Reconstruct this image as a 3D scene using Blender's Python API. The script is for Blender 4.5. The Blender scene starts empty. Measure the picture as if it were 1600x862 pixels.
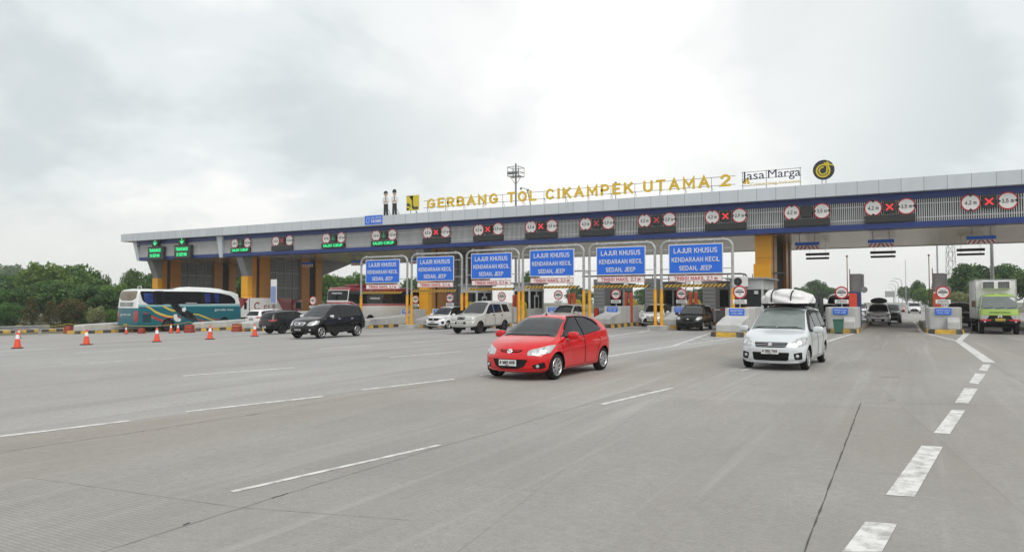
import bpy, bmesh, math, random
import numpy as np
from mathutils import Vector, Matrix, Euler
from mathutils.bvhtree import BVHTree

R = math.radians
rnd = random.Random(7)
SC = bpy.context.scene
COL = SC.collection

# ------------------------------------------------------------------ camera
EYE = Vector((0, 0, 1.8))
cam_d = bpy.data.cameras.new('camera')
cam_d.sensor_width = 36; cam_d.sensor_fit = 'HORIZONTAL'
cam_d.lens = 1120 / 1600 * 36
cam_d.clip_start = 0.1; cam_d.clip_end = 6000
cam = bpy.data.objects.new('camera', cam_d)
cam.location = EYE
cam.rotation_euler = (R(90 + 1.99), 0, R(28.6))
COL.objects.link(cam)
SC.camera = cam
CAM_M = cam.rotation_euler.to_matrix()

# ------------------------------------------------------------------ sky
SUN_EL, SUN_AZ = R(50), R(122)          # azimuth measured from +Y, clockwise
world = bpy.data.worlds.new('World')
SC.world = world
world.use_nodes = True
wn = world.node_tree.nodes; wl = world.node_tree.links
for n in list(wn): wn.remove(n)
def wnode(t, **kw):
    n = wn.new(t)
    for k, v in kw.items(): setattr(n, k, v)
    return n
def wmath(op, a, b=None, clamp=False):
    n = wnode('ShaderNodeMath', operation=op); n.use_clamp = clamp
    for i, v in enumerate((a, b)):
        if v is None: continue
        if isinstance(v, (int, float)): n.inputs[i].default_value = v
        else: wl.new(v, n.inputs[i])
    return n.outputs[0]
out = wnode('ShaderNodeOutputWorld'); bg = wnode('ShaderNodeBackground')
bg.inputs['Strength'].default_value = 0.113
sky = wnode('ShaderNodeTexSky', sky_type='NISHITA'); sky.sun_disc = False
sky.sun_elevation = SUN_EL; sky.sun_rotation = SUN_AZ
sky.air_density = 1.2; sky.dust_density = 4.0
tc = wnode('ShaderNodeTexCoord'); sep = wnode('ShaderNodeSeparateXYZ')
wl.new(tc.outputs['Generated'], sep.inputs[0])
zc = wmath('ADD', wmath('MAXIMUM', sep.outputs[2], 0.0), 0.42)
cmb = wnode('ShaderNodeCombineXYZ')
wl.new(wmath('DIVIDE', sep.outputs[0], zc), cmb.inputs[0])
wl.new(wmath('DIVIDE', sep.outputs[1], zc), cmb.inputs[1])
def wnoise(scale, detail, rough, off, dist=0.0):
    m = wnode('ShaderNodeMapping'); m.inputs['Location'].default_value = off
    wl.new(cmb.outputs[0], m.inputs[0])
    n = wnode('ShaderNodeTexNoise'); n.inputs['Scale'].default_value = scale
    n.inputs['Detail'].default_value = detail; n.inputs['Roughness'].default_value = rough
    n.inputs['Distortion'].default_value = dist
    wl.new(m.outputs[0], n.inputs['Vector']); return n.outputs['Fac']
n1 = wnoise(1.9, 7, 0.52, (3.1, 1.7, 0), 0.5)
n2 = wnoise(3.2, 5, 0.55, (9.3, 4.2, 0), 0.2)
nsum = wmath('ADD', wmath('ADD', wmath('MULTIPLY', n1, 0.75), wmath('MULTIPLY', n2, 0.40)), -0.075)
# the large cloud banks of this sky and the bright gap between them
def bank(px, py, r, w):
    d = (CAM_M @ Vector(((px - 800) / 1120, (431 - py) / 1120, -1))).normalized()
    v = wnode('ShaderNodeVectorMath', operation='DOT_PRODUCT'); v.inputs[1].default_value = d; wl.new(tc.outputs['Generated'], v.inputs[0])
    m = wnode('ShaderNodeMapRange'); m.interpolation_type = 'SMOOTHSTEP'; m.inputs[1].default_value = math.cos(math.atan(r / 1120)); m.inputs[2].default_value = 1.0
    m.inputs[4].default_value = w; wl.new(v.outputs['Value'], m.inputs[0]); return m.outputs[0]
for q in ((660, 80, 380, .13), (580, 190, 230, .06), (1250, 110, 300, .17), (1560, 130, 280, .14), (170, 120, 330, .03), (985, 70, 230, -.26), (930, 260, 260, -.05), (1390, 140, 100, -.05), (400, 40, 160, -.05), (30, 250, 300, .05)):
    nsum = wmath('ADD', nsum, bank(*q))
# clouds fade out towards the horizon
hz = wnode('ShaderNodeMapRange'); hz.inputs[1].default_value = 0.0; hz.inputs[2].default_value = 0.17
hz.interpolation_type = 'SMOOTHSTEP'
wl.new(sep.outputs[2], hz.inputs[0])
ramp = wnode('ShaderNodeValToRGB')
ramp.color_ramp.interpolation = 'EASE'
e = ramp.color_ramp.elements
e[0].position = 0.44; e[0].color = (9.3, 9.25, 9.0, 1)
e[1].position = 0.70; e[1].color = (5.8, 6.3, 6.4, 1)
m_ = ramp.color_ramp.elements.new(0.55); m_.color = (7.4, 7.75, 7.75, 1)
wl.new(nsum, ramp.inputs[0])
mixh = wnode('ShaderNodeMix', data_type='RGBA')
wl.new(hz.outputs[0], mixh.inputs['Factor'])
mixh.inputs['A'].default_value = (8.0, 7.95, 7.7, 1)
wl.new(ramp.outputs[0], mixh.inputs['B'])
# bright veil where the sun stands behind the cloud
vd = wnode('ShaderNodeVectorMath', operation='DOT_PRODUCT')
glow_dir = CAM_M @ Vector((190 / 1120, 330 / 1120, -1)).normalized()
vd.inputs[1].default_value = glow_dir
wl.new(tc.outputs['Generated'], vd.inputs[0])
gl = wnode('ShaderNodeMapRange'); gl.inputs[1].default_value = 0.90; gl.inputs[2].default_value = 1.0
gl.interpolation_type = 'SMOOTHSTEP'
wl.new(vd.outputs['Value'], gl.inputs[0])
glw = wmath('MULTIPLY', gl.outputs[0], wmath('SUBTRACT', 1.15, n1), True)
mixg = wnode('ShaderNodeMix', data_type='RGBA')
wl.new(glw, mixg.inputs['Factor']); wl.new(mixh.outputs['Result'], mixg.inputs['A'])
mixg.inputs['B'].default_value = (9.6, 9.5, 9.2, 1)
mixs = wnode('ShaderNodeMix', data_type='RGBA'); mixs.inputs['Factor'].default_value = 0.9
wl.new(sky.outputs[0], mixs.inputs['A']); wl.new(mixg.outputs['Result'], mixs.inputs['B'])
wl.new(mixs.outputs['Result'], bg.inputs['Color']); wl.new(bg.outputs[0], out.inputs['Surface'])

# ------------------------------------------------------------------ sun (veiled)
sd = bpy.data.lights.new('sun', 'SUN'); sd.energy = 1.5; sd.angle = R(34); sd.color = (1, 0.96, 0.90)
sun = bpy.data.objects.new('sun', sd); COL.objects.link(sun)
sun_dir = Vector((math.sin(SUN_AZ) * math.cos(SUN_EL), math.cos(SUN_AZ) * math.cos(SUN_EL), math.sin(SUN_EL)))
sun.rotation_euler = sun_dir.to_track_quat('Z', 'Y').to_euler()
sun.location = (0, 0, 60)
SC.view_settings.view_transform = 'Standard'
SC.view_settings.look = 'None'
SC.view_settings.gamma = 1.0
SC.view_settings.use_curve_mapping = False
SC.view_settings.exposure = 0.10
SC.render.engine = 'CYCLES'
SC.cycles.max_bounces = 6; SC.cycles.diffuse_bounces = 4; SC.cycles.glossy_bounces = 3
SC.cycles.transparent_max_bounces = 6; SC.cycles.volume_bounces = 1
SC.cycles.sample_clamp_indirect = 6.0

# ------------------------------------------------------------------ layout helpers
def G(x, y=0):
    """height of the pavement: level on the right, 2 % crossfall to the left drain"""
    if x > -20: return 0.0
    return 0.02 * (max(x, -78) + 20)
def ray(px, py):
    return (CAM_M @ Vector(((px - 800) / 1120, (431 - py) / 1120, -1)))
def gp(px, py):
    d = ray(px, py); z = 0.0
    for _ in range(30):
        t = (z - EYE.z) / d.z
        p = EYE + d * t; z = 0.6 * G(p.x) + 0.4 * z
    p.z = G(p.x); return p
def vp(px, py, Y):
    d = ray(px, py); return EYE + d * ((Y - EYE.y) / d.y)
def xat(px, Y): return vp(px, 431, Y).x

# ------------------------------------------------------------------ materials
MATS = {}
def mat(name, col, rough=0.6, metal=0.0, var=0.12, scale=3.0, coat=0.0, bump=0.0, emit=0.0, spec=0.5,
        streak=0.0, stain=None, obj_rand=0.0):
    if name in MATS: return MATS[name]
    m = bpy.data.materials.new(name); m.use_nodes = True
    nt = m.node_tree; N = nt.nodes; L = nt.links
    b = N['Principled BSDF']
    b.inputs['Roughness'].default_value = rough; b.inputs['Metallic'].default_value = metal
    b.inputs['Specular IOR Level'].default_value = spec
    if coat:
        b.inputs['Coat Weight'].default_value = coat; b.inputs['Coat Roughness'].default_value = 0.03
    tcn = N.new('ShaderNodeTexCoord')
    base = None
    if var > 0:
        nz = N.new('ShaderNodeTexNoise'); nz.inputs['Scale'].default_value = scale
        nz.inputs['Detail'].default_value = 5; nz.inputs['Roughness'].default_value = 0.6
        src = tcn.outputs['Object']
        if streak:
            mp = N.new('ShaderNodeMapping'); mp.inputs['Scale'].default_value = (1, 1, streak)
            L.new(src, mp.inputs[0]); src = mp.outputs[0]
        L.new(src, nz.inputs['Vector'])
        mx = N.new('ShaderNodeMix'); mx.data_type = 'RGBA'
        c2 = stain if stain else tuple(c * (1 - var) for c in col)
        c1 = tuple(min(1, c * (1 + var * 0.5)) for c in col)
        mr = N.new('ShaderNodeMapRange'); mr.inputs[1].default_value = 0.35; mr.inputs[2].default_value = 0.68
        L.new(nz.outputs['Fac'], mr.inputs[0]); L.new(mr.outputs[0], mx.inputs['Factor'])
        mx.inputs['A'].default_value = (*c1, 1); mx.inputs['B'].default_value = (*c2, 1)
        base = mx.outputs['Result']
        if obj_rand:
            oi = N.new('ShaderNodeObjectInfo'); hs = N.new('ShaderNodeHueSaturation')
            ma = N.new('ShaderNodeMapRange'); ma.inputs[3].default_value = 1 - obj_rand; ma.inputs[4].default_value = 1 + obj_rand
            L.new(oi.outputs['Random'], ma.inputs[0]); L.new(ma.outputs[0], hs.inputs['Value'])
            L.new(base, hs.inputs['Color']); base = hs.outputs[0]
        L.new(base, b.inputs['Base Color'])
        rr = N.new('ShaderNodeMapRange'); rr.inputs[3].default_value = max(0, rough - 0.06); rr.inputs[4].default_value = min(1, rough + 0.08)
        L.new(nz.outputs['Fac'], rr.inputs[0]); L.new(rr.outputs[0], b.inputs['Roughness'])
    else:
        b.inputs['Base Color'].default_value = (*col, 1)
    if bump > 0:
        bz = N.new('ShaderNodeTexNoise'); bz.inputs['Scale'].default_value = scale * 12; bz.inputs['Detail'].default_value = 4
        L.new(tcn.outputs['Object'], bz.inputs['Vector'])
        bn = N.new('ShaderNodeBump'); bn.inputs['Strength'].default_value = bump; bn.inputs['Distance'].default_value = 0.02
        L.new(bz.outputs['Fac'], bn.inputs['Height']); L.new(bn.outputs[0], b.inputs['Normal'])
    if emit > 0:
        b.inputs['Emission Color'].default_value = (*col, 1); b.inputs['Emission Strength'].default_value = emit
    MATS[name] = m
    return m

M_GLASS = mat('tinted_glass', (0.006, 0.008, 0.010), 0.04, 0, 0, spec=0.3)
M_WIND = mat('windscreen_glass', (0.028, 0.033, 0.036), 0.03, 0, 0, spec=0.5); M_WIND.node_tree.nodes['Principled BSDF'].inputs['IOR'].default_value = 1.5
M_WINDL = mat('pale_windscreen', (0.15, 0.18, 0.175), 0.03, 0, .25, 1.2, spec=0.8)  # sky reflection on the glass painted in as a lighter base colour
M_TYRE = mat('tyre_rubber', (0.013, 0.013, 0.013), 0.85, 0, 0.2, 20, spec=0.2)
M_RIM = mat('alloy', (0.62, 0.63, 0.64), 0.28, 0.9, 0.08, 6)
M_DRIM = mat('dark_alloy', (0.05, 0.05, 0.052), 0.35, 0.5, 0.08, 6)
M_BLK = mat('black_plastic', (0.010, 0.010, 0.011), 0.5, 0, 0.2, 12, spec=0.2)
M_GAP = mat('dark_gap', (0.006, 0.006, 0.006), 0.9, 0, 0, spec=0.2)
M_CHR = mat('chrome', (0.78, 0.78, 0.79), 0.12, 1.0, 0.05, 9)
M_LAMP = mat('lamp_lens', (0.46, 0.48, 0.49), 0.22, 0.15, 0.4, 14, coat=.5)
M_LAMPD = mat('lamp_dark', (0.10, 0.10, 0.105), 0.12, 0.4, 0.3, 22, coat=1.0)
M_TAIL = mat('tail_lens', (0.32, 0.01, 0.012), 0.12, 0, 0.2, 22, coat=1.0)
M_PLW = mat('plate_white', (0.72, 0.72, 0.71), 0.5, 0, 0.06, 9)
M_PLB = mat('plate_black', (0.02, 0.02, 0.02), 0.5, 0, 0.06, 9)
M_PLY = mat('plate_yellow', (0.66, 0.50, 0.08), 0.5, 0, 0.06, 9)
M_WHITE = mat('white_paint', (0.74, 0.74, 0.73), 0.5, 0, 0.08, 4)
M_INK = mat('black_ink', (0.02, 0.02, 0.022), 0.6, 0, 0)
M_REDINK = mat('red_ink', (0.33, 0.008, 0.015), 0.5, 0, 0)
M_GALV = mat('galvanised_steel', (0.40, 0.41, 0.41), 0.5, 0.4, 0.25, 5)
M_YEL = mat('yellow_paint', (0.72, 0.36, 0.012), 0.5, 0, 0.22, 3)
M_CONC = mat('cast_concrete', (0.40, 0.40, 0.385), 0.85, 0, 0.28, 1.3, bump=0.15)
M_BLUES = mat('blue_sign', (0.008, 0.14, 0.70), 0.42, 0, 0.07, 1.5)

# ------------------------------------------------------------------ object helpers
def tag(o, label=None, cat=None, group=None, kind=None):
    if label: o['label'] = label
    if cat: o['category'] = cat
    if group: o['group'] = group
    if kind: o['kind'] = kind
    return o
def empty(name, loc=(0, 0, 0), rz=0.0, label=None, cat=None, group=None, rx=0.0):
    o = bpy.data.objects.new(name, None); COL.objects.link(o)
    o.location = loc; o.rotation_euler = (rx, 0, rz); o.empty_display_size = 0.3
    return tag(o, label, cat, group)
def link_mesh(name, me, parent=None):
    o = bpy.data.objects.new(name, me); COL.objects.link(o)
    if parent is not None: o.parent = parent
    return o
def copy_tree(o, parent=None):
    c = o.copy(); COL.objects.link(c)
    if parent is not None: c.parent = parent; c.matrix_parent_inverse = o.matrix_parent_inverse.copy()
    for ch in list(o.children): copy_tree(ch, c)
    return c

class MB:
    """collects simple shapes and links them as one mesh"""
    def __init__(s): s.v = []; s.f = []; s.mi = []; s.m = 0
    def add(s, vs, fs):
        k = len(s.v); s.v.extend([tuple(v) for v in vs])
        for f in fs: s.f.append(tuple(i + k for i in f)); s.mi.append(s.m)
        return s
    def box(s, c, d, rot=None, bev=0.0):
        hx, hy, hz = d[0] / 2, d[1] / 2, d[2] / 2
        if bev > 0:
            bm = bmesh.new(); bmesh.ops.create_cube(bm, size=1)
            for v in bm.verts: v.co = Vector((v.co.x * d[0], v.co.y * d[1], v.co.z * d[2]))
            bmesh.ops.bevel(bm, geom=bm.edges[:], offset=min(bev, 0.45 * min(d)), segments=2, affect='EDGES', profile=0.5)
            bm.verts.index_update()
            vs = [v.co.copy() for v in bm.verts]; fs = [[v.index for v in f.verts] for f in bm.faces]; bm.free()
        else:
            vs = [Vector((x * hx, y * hy, z * hz)) for z in (-1, 1) for y in (-1, 1) for x in (-1, 1)]
            fs = [(0, 2, 3, 1), (4, 5, 7, 6), (0, 1, 5, 4), (2, 6, 7, 3), (0, 4, 6, 2), (1, 3, 7, 5)]
        if rot is not None:
            m = rot if isinstance(rot, Matrix) else Euler(rot).to_matrix()
            vs = [m @ v for v in vs]
        c = Vector(c)
        return s.add([v + c for v in vs], fs)
    def bar(s, a, b, w, h=None):
        a = Vector(a); b = Vector(b); d = b - a
        q = d.to_track_quat('X', 'Z').to_matrix()
        return s.box((a + b) / 2, (d.length, w, h or w), q)
    def tube(s, path, r, n=8, cap=True):
        P = [Vector(p) for p in path]; rs = r if isinstance(r, (list, tuple)) else [r] * len(P)
        vs = []; fs = []; up = None
        for i, p in enumerate(P):
            t = ((P[min(i + 1, len(P) - 1)] - P[i]).normalized() + (P[i] - P[max(i - 1, 0)]).normalized())
            if t.length < 1e-6: t = Vector((0, 0, 1))
            t.normalize()
            if up is None:
                up = Vector((0, 0, 1)) if abs(t.z) < 0.9 else Vector((1, 0, 0))
            u = (up - t * up.dot(t)).normalized(); w = t.cross(u); up = u
            for k in range(n):
                a = 2 * math.pi * k / n
                vs.append(p + (u * math.cos(a) + w * math.sin(a)) * rs[i])
        for i in range(len(P) - 1):
            for k in range(n):
                k2 = (k + 1) % n
                fs.append((i * n + k, i * n + k2, (i + 1) * n + k2, (i + 1) * n + k))
        if cap:
            fs.append(tuple(range(n - 1, -1, -1))); fs.append(tuple((len(P) - 1) * n + k for k in range(n)))
        return s.add(vs, fs)
    def cyl(s, a, b, r, n=16): return s.tube([a, b], r, n)
    def lathe(s, prof, n=24, axis='z', c=(0, 0, 0), close=False):
        vs = []; fs = []
        for (r, h) in prof:
            for k in range(n):
                a = 2 * math.pi * k / n; x, y = r * math.cos(a), r * math.sin(a)
                v = (x, y, h) if axis == 'z' else ((x, h, y) if axis == 'y' else (h, x, y))
                vs.append((v[0] + c[0], v[1] + c[1], v[2] + c[2]))
        m = len(prof)
        for i in range(m if close else m - 1):
            j = (i + 1) % m
            for k in range(n):
                k2 = (k + 1) % n
                fs.append((i * n + k, i * n + k2, j * n + k2, j * n + k))
        return s.add(vs, fs)
    def prism(s, poly, a, b, plane='xz', cap=True):
        """polygon in a plane extruded between a and b on the other axis"""
        def P(u, v, w): return {'xz': (u, w, v), 'yz': (w, u, v), 'xy': (u, v, w)}[plane]
        n = len(poly)
        vs = [P(u, v, a) for u, v in poly] + [P(u, v, b) for u, v in poly]
        fs = [(i, (i + 1) % n, n + (i + 1) % n, n + i) for i in range(n)]
        if cap: fs += [tuple(range(n - 1, -1, -1)), tuple(range(n, 2 * n))]
        return s.add(vs, fs)
    def disc(s, c, r, axis='y', n=28, th=0.02, r0=0.0):
        ax = {'y': 'y', 'x': 'x', 'z': 'z'}[axis]
        if r0 > 0: return s.lathe([(r0, -th / 2), (r, -th / 2), (r, th / 2), (r0, th / 2)], n, ax, c, close=True)
        return s.lathe([(0.0005, -th / 2), (r, -th / 2), (r, th / 2), (0.0005, th / 2)], n, ax, c)
    def mesh(s, name, mats, smooth=False, fix=True):
        me = bpy.data.meshes.new(name)
        me.from_pydata(s.v, [], s.f)
        ms = mats if isinstance(mats, (list, tuple)) else [mats]
        for m in ms: me.materials.append(m)
        if len(ms) > 1: me.polygons.foreach_set('material_index', s.mi)
        if fix:
            bm = bmesh.new(); bm.from_mesh(me)
            bmesh.ops.recalc_face_normals(bm, faces=bm.faces[:]); bm.to_mesh(me); bm.free()
        if smooth is True: me.polygons.foreach_set('use_smooth', [True] * len(me.polygons))
        elif smooth:
            me.polygons.foreach_set('use_smooth', [True] * len(me.polygons))
            try: me.set_sharp_from_angle(angle=R(smooth))
            except Exception: pass
        me.update(); return me
    def build(s, name, mats, parent=None, smooth=False, fix=True):
        return link_mesh(name, s.mesh(name, mats, smooth, fix), parent)

# ------------------------------------------------------------------ lettering
_TXT = {}
def text_geo(body, bold=0.0, depth=0.006, spacing=1.0):
    """normalised lettering: x from 0 to w, cap height 1, facing -Y"""
    key = (body, bold, depth, spacing)
    if key in _TXT: return _TXT[key]
    cu = bpy.data.curves.new('lettering', 'FONT'); cu.body = body; cu.size = 1.0
    cu.extrude = depth / 2; cu.offset = bold; cu.resolution_u = 3; cu.space_character = spacing
    ob = bpy.data.objects.new('lettering', cu); COL.objects.link(ob)
    dg = bpy.context.evaluated_depsgraph_get()
    me = bpy.data.meshes.new_from_object(ob.evaluated_get(dg))
    co = np.empty(len(me.vertices) * 3); me.vertices.foreach_get('co', co); co = co.reshape(-1, 3)
    fs = [tuple(p.vertices) for p in me.polygons]
    bpy.data.objects.remove(ob); bpy.data.curves.remove(cu); bpy.data.meshes.remove(me)
    x0, x1 = co[:, 0].min(), co[:, 0].max()
    cap = 0.729
    w = (x1 - x0) / cap
    vs = np.stack([(co[:, 0] - x0) / cap, -co[:, 2] , co[:, 1] / cap], 1)
    _TXT[key] = (vs, fs, w); return _TXT[key]
def _arc(cx, cy, rx, ry, a0, a1, n=8):
    return [(cx + rx * math.cos(R(a0 + (a1 - a0) * k / n)), cy + ry * math.sin(R(a0 + (a1 - a0) * k / n))) for k in range(n + 1)]
_C = lambda w: _arc(w / 2, .5, w / 2, .5, 45, 315, 16)
GLYPH = {
 'A': (.72, [[(0, 0), (.36, 1), (.72, 0)], [(.12, .33), (.60, .33)]]), 'B': (.6, [[(0, 0), (0, 1), (.34, 1)] + _arc(.34, .76, .22, .24, 80, -80) + [(.34, .52), (.04, .52)], [(.34, .52)] + _arc(.34, .26, .26, .26, 80, -80) + [(.34, 0), (0, 0)]]),
 'C': (.68, [_C(.68)]), 'D': (.66, [[(0, 0), (0, 1), (.26, 1)] + _arc(.26, .5, .40, .5, 80, -80, 12) + [(.26, 0), (0, 0)]]), 'E': (.54, [[(.54, 1), (0, 1), (0, 0), (.54, 0)], [(.04, .52), (.46, .52)]]),
 'F': (.52, [[(.52, 1), (0, 1), (0, 0)], [(.04, .52), (.44, .52)]]), 'G': (.72, [_arc(.36, .5, .36, .5, 45, 345, 16) + [(.71, .45), (.42, .45)]]), 'H': (.64, [[(0, 0), (0, 1)], [(.64, 0), (.64, 1)], [(.04, .52), (.60, .52)]]),
 'I': (.0, [[(0, 0), (0, 1)]]), 'J': (.42, [[(.42, 1), (.42, .26)] + _arc(.21, .24, .21, .24, 0, -160, 8)]), 'K': (.62, [[(0, 0), (0, 1)], [(.58, 1), (.05, .42)], [(.22, .60), (.62, 0)]]), 'L': (.5, [[(0, 1), (0, 0), (.5, 0)]]),
 'M': (.80, [[(0, 0), (0, 1), (.40, .25), (.80, 1), (.80, 0)]]), 'N': (.66, [[(0, 0), (0, 1), (.66, 0), (.66, 1)]]), 'O': (.74, [_arc(.37, .5, .37, .5, 90, 450, 22)]), 'P': (.58, [[(0, 0), (0, 1), (.32, 1)] + _arc(.32, .73, .26, .27, 80, -80) + [(.32, .46), (.04, .46)]]),
 'Q': (.74, [_arc(.37, .5, .37, .5, 90, 450, 22), [(.45, .25), (.72, -.05)]]), 'R': (.60, [[(0, 0), (0, 1), (.32, 1)] + _arc(.32, .73, .26, .27, 80, -80) + [(.32, .46), (.04, .46)], [(.30, .46), (.60, 0)]]),
 'S': (.56, [_arc(.28, .75, .27, .25, 40, 270, 10) + _arc(.28, .25, .28, .25, 90, -145, 10)]), 'T': (.62, [[(0, 1), (.62, 1)], [(.31, .96), (.31, 0)]]), 'U': (.64, [[(0, 1), (0, .32)] + _arc(.32, .32, .32, .32, 180, 360, 12) + [(.64, 1)]]),
 'V': (.68, [[(0, 1), (.34, 0), (.68, 1)]]), 'W': (.94, [[(0, 1), (.24, 0), (.47, .8), (.70, 0), (.94, 1)]]), 'X': (.64, [[(0, 0), (.64, 1)], [(0, 1), (.64, 0)]]), 'Y': (.66, [[(0, 1), (.33, .48), (.66, 1)], [(.33, .48), (.33, 0)]]), 'Z': (.6, [[(0, 1), (.6, 1), (0, 0), (.6, 0)]]),
 '0': (.58, [_arc(.29, .5, .29, .5, 90, 450, 20)]), '1': (.22, [[(0, .8), (.22, 1), (.22, 0)]]), '2': (.56, [_arc(.28, .72, .28, .28, 165, -35, 10) + [(0, 0), (.56, 0)]]), '3': (.56, [_arc(.27, .75, .26, .25, 150, -80, 10) + _arc(.27, .26, .29, .26, 80, -150, 10)]),
 '4': (.60, [[(.46, 0), (.46, 1), (0, .28), (.60, .28)]]), '5': (.56, [[(.50, 1), (.06, 1), (.03, .52)] + _arc(.26, .31, .30, .31, 120, -140, 12)]), '6': (.56, [[(.46, 1), (.08, .5)] + _arc(.28, .30, .28, .30, 150, 510, 18)]), '7': (.54, [[(0, 1), (.54, 1), (.18, 0)]]),
 '8': (.56, [_arc(.28, .76, .23, .24, -90, 270, 16), _arc(.28, .26, .28, .26, 90, 450, 16)]), '9': (.56, [[(.10, 0), (.48, .5)] + _arc(.28, .70, .28, .30, -30, 330, 18)]), '.': (.02, [[(0, -.06), (0, .08)]]), ',': (.05, [[(.05, .07), (0, -.16)]]), '-': (.3, [[(0, .45), (.3, .45)]]),
 'm': (.74, [[(0, 0), (0, .66)], [(0, .45)] + _arc(.19, .48, .18, .18, 170, 0, 8) + [(.37, 0)], [(.37, .45)] + _arc(.56, .48, .18, .18, 170, 0, 8) + [(.74, 0)]]), ' ': (.22, [])}
def stroke_geo(body, wt, depth):
    key = (body, wt, depth, 'stroke')
    if key in _TXT: return _TXT[key]
    vs = []; fs = []; x = wt / 2; ns = 0
    for ch in body:
        w, strokes = GLYPH[ch]
        for st in strokes:
            P = [np.array((px * (1 - .0) + x, wt / 2 + py * (1 - wt))) for px, py in st]
            Q = [P[0]]
            for p in P[1:]:
                if np.linalg.norm(p - Q[-1]) > 1e-4: Q.append(p)
            P = Q; n = len(P); closed = n > 6 and np.linalg.norm(P[0] - P[-1]) < 1e-3
            if closed: P = P[:-1]; n -= 1
            base = len(vs); dz = .0015 * (ns % 5); ns += 1
            for i in range(n):
                a = P[i - 1] if (i > 0 or closed) else None; c = P[(i + 1) % n] if (i < n - 1 or closed) else None
                d1 = (P[i] - a) / np.linalg.norm(P[i] - a) if a is not None else None; d2 = (c - P[i]) / np.linalg.norm(c - P[i]) if c is not None else None
                if d1 is None: d1 = d2
                if d2 is None: d2 = d1
                n1 = np.array((-d1[1], d1[0])); n2 = np.array((-d2[1], d2[0])); m = n1 + n2; l = np.linalg.norm(m)
                m = n1 if l < .15 else m / l; k = wt / 2 / max(.42, float(m @ n1)); e = np.zeros(2)
                if a is None: e = -d2 * (wt / 2)
                if c is None: e = d1 * (wt / 2)
                for s in (1, -1):
                    q = P[i] + e + m * k * s
                    vs.append((q[0], -depth / 2 - dz, q[1])); vs.append((q[0], depth / 2, q[1]))
            for i in range(n if closed else n - 1):
                a = base + 4 * i; c = base + 4 * ((i + 1) % n)
                fs += [(a, a + 2, c + 2, c), (a + 1, c + 1, c + 3, a + 3), (a, c, c + 1, a + 1), (a + 2, a + 3, c + 3, c + 2)]
            if not closed:
                e = base + 4 * (n - 1); fs += [(base, base + 1, base + 3, base + 2), (e, e + 2, e + 3, e + 1)]
        x += w + wt + (.16 if ch != ' ' else .1)
    W = x - wt / 2 - .16
    _TXT[key] = (np.array(vs), fs, W); return _TXT[key]
def geo(body, bold, depth, spacing=1.0):
    if all(ch in GLYPH for ch in body): return stroke_geo(body, .125 + 1.7 * bold, depth)
    return text_geo(body, 0.0, depth, spacing)
def add_text(mb, body, c, h, width=None, bold=0.012, depth=0.012, axis='-y', spacing=1.0, align='c'):
    """adds lettering centred at c; cap height h; squeezed to width when given"""
    vs, fs, w = geo(body, bold, depth, spacing)
    sx = (width / w) if width else h
    off = {'c': w / 2, 'l': 0, 'r': w}[align]
    out = []
    for v in vs:
        x = (v[0] - off) * sx; d = v[1]; z = (v[2] - 0.5) * h
        if axis == '-y': p = (c[0] + x, c[1] + d, c[2] + z)
        elif axis == '+y': p = (c[0] - x, c[1] - d, c[2] + z)
        elif axis == '+x': p = (c[0] - d, c[1] + x, c[2] + z)
        elif axis == '-x': p = (c[0] + d, c[1] - x, c[2] + z)
        out.append(p)
    return mb.add(out, fs)
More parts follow.
